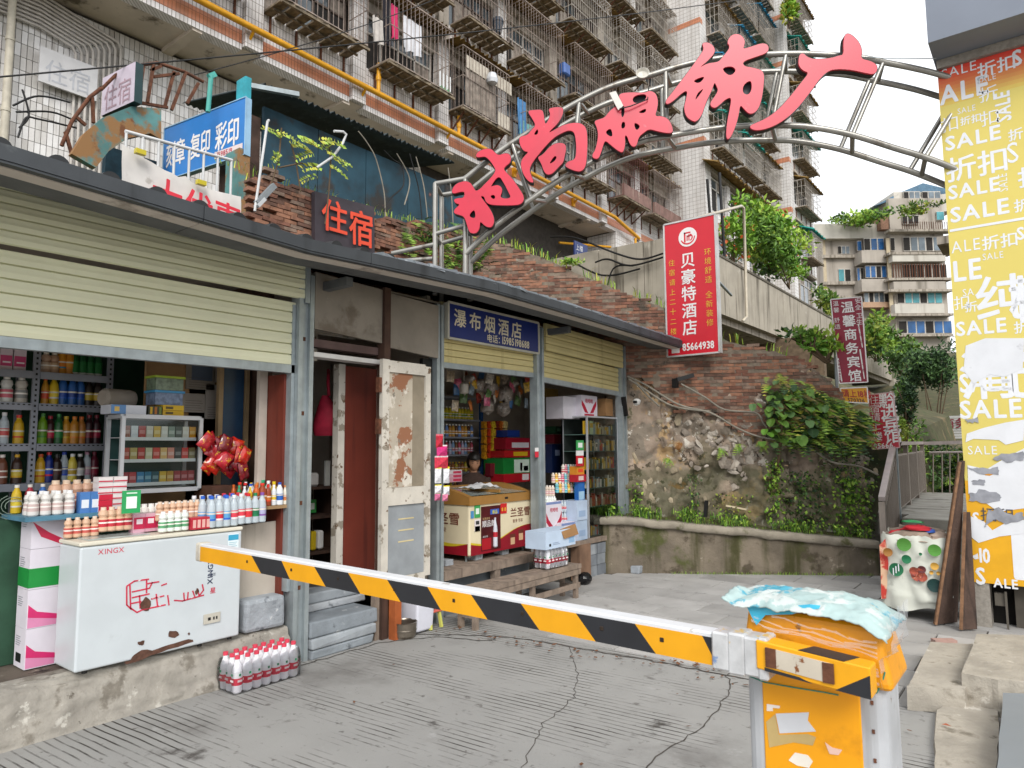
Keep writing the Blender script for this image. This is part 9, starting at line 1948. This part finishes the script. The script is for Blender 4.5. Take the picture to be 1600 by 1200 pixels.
bush('ivy_mass','dark ivy mass right of the bright red guesthouse sign','ivy',P(1412,625,y=13.5),(.2,.4,.42),1100,.08,DRK + GRN[:1],60,16); bush('ivy_mass','yellowish creeper between the red sign and the stair railing','ivy',P(1412,672,y=13.5),(.16,.4,.3),600,.075,GRN + YEL_,61,12); bush('slope_shrub','green shrubs on the slope beyond the cross railing','shrub',P(1475,745,y=16.5),(1.0,.9,.75),2600,.11,GRN + DRK,62,20); bush('slope_shrub','leafy tangle left of the landing behind the slatted railing','shrub',P(1428,720,y=15.5),(.5,1.2,.8),1500,.1,GRN + BRI,63,14)
bush('roof_plants','garden greenery on the flat roof of the distant house','plants',P(1340,342,d=76),(4.0,2.5,.9),900,.5,BRI + GRN,64,18); bush('roof_plants','climbing greenery hanging from the gabled roof terrace of the distant house','plants',P(1436,325,d=73),(2.6,1,.7),500,.4,GRN + YEL_,65,12); bush('roof_plants','yellow green plant at the top of the end apartment block','plants',P(1232,14,x=-10.6),(.5,1.2,1.2),400,.4,BRI + YEL_,66,8); bush('ramp_ivy','ivy hanging from the lower end of the walkway','ivy',at(1420,590,-5.5),(.6,2,1.2),900,.2,GRN + DRK,67,10)
# plants on and before the old brick wall
def wfern(q):
 for i in range(150): y = U(5.45,6.7); p = V((-5.93 + U(-.1,.03),y,btop_at(y) - U(-.02,.55))); fern(q,p,V((1,U(-.8,.8),U(0,1.1))),U(.1,.26),GRN + BRI[:2],8,U(.5,1))
 cloud(q,(-5.95,6.0,4.0),(.12,.5,.25),500,.05,GRN,.2,7)
plant('wall_ferns','ferns and moss growing over the brick wall by the foot of the arch','ferns',wfern,71,(-5.95,6,3.4))
def rfern(q):
 for i in range(70): fern(q,P(U(690,765),U(385,425),x=-5.2),V((U(-.3,1),U(-1,1),U(.3,1.4))),U(.12,.3),GRN + BRI,8,.6)
plant('roof_ferns','feathery ferns rising from the kiosk roof between the arch posts','ferns',rfern,72,P(725,425,x=-5.2))
def tgrass(q):
 for i in range(260): s = U(-1.7,2.2); p = W2p(s,top_at(s) - .03,U(-.1,.06)); (blade(q,p,U(.06,.2),random.choice(YEL_ + BRI),U(.2,.8)) if NZ.noise(V((s * 3,1,1))) > -.1 else None)
 for i in range(160): y = U(3.2,6.8); blade(q,V((-6.0,y,btop_at(y) - .02)),U(.05,.14),random.choice(YEL_ + GRN),.6)
 cloud(q,P(880,412,pl=W2),(.25,.2,.07),260,.05,YEL_ + BRI,.4,4)
plant('top_grass','yellowish grass tufts along the broken brick wall top','grass',tgrass,73,W2p(0,3.6))
def pinnate(q):
 for px,py,an_,ln in [(432,205,0,40),(440,215,150,36),(455,225,20,38),(438,240,220,22),(433,258,100,28),(470,218,10,36),(495,228,170,40),(500,220,20,45),(510,235,0,40),(490,240,200,36),(520,245,-10,30),(530,250,10,26),(500,262,190,44),(515,258,0,36),(495,275,200,30),(505,232,60,30)]:
  c = P(px,py,x=-5.7); L_n = ln * .0062; a = math.radians(an_); d = V((U(-.3,.3),math.cos(a),math.sin(a))).normalized(); n = 8; up_ = V((.5,0,.4))
  for i in range(n):
   p = c + d * L_n * i / n - V((0,0,.3 * L_n * (i / n) ** 2)); sd = d.cross(up_).normalized()
   for s_ in (-1,1): leaf(q,p,sd * s_ + d * .5,L_n * .26,random.choice(YEL_ + BRI[2:]),.5)
plant('climbing_plant','spindly plant with yellow green pinnate leaves before the blue shed','plant',pinnate,74,P(505,345,x=-5.7),stem=lambda q: [q.tube([P(x,y,x=-5.72) for x,y in pts],.008,STEM_,n=5) for pts in ([(508,350),(514,300),(517,250),(512,215)],[(420,300),(436,250),(440,200)],[(470,300),(462,250),(455,225)],[(436,262),(470,255),(500,262)])])
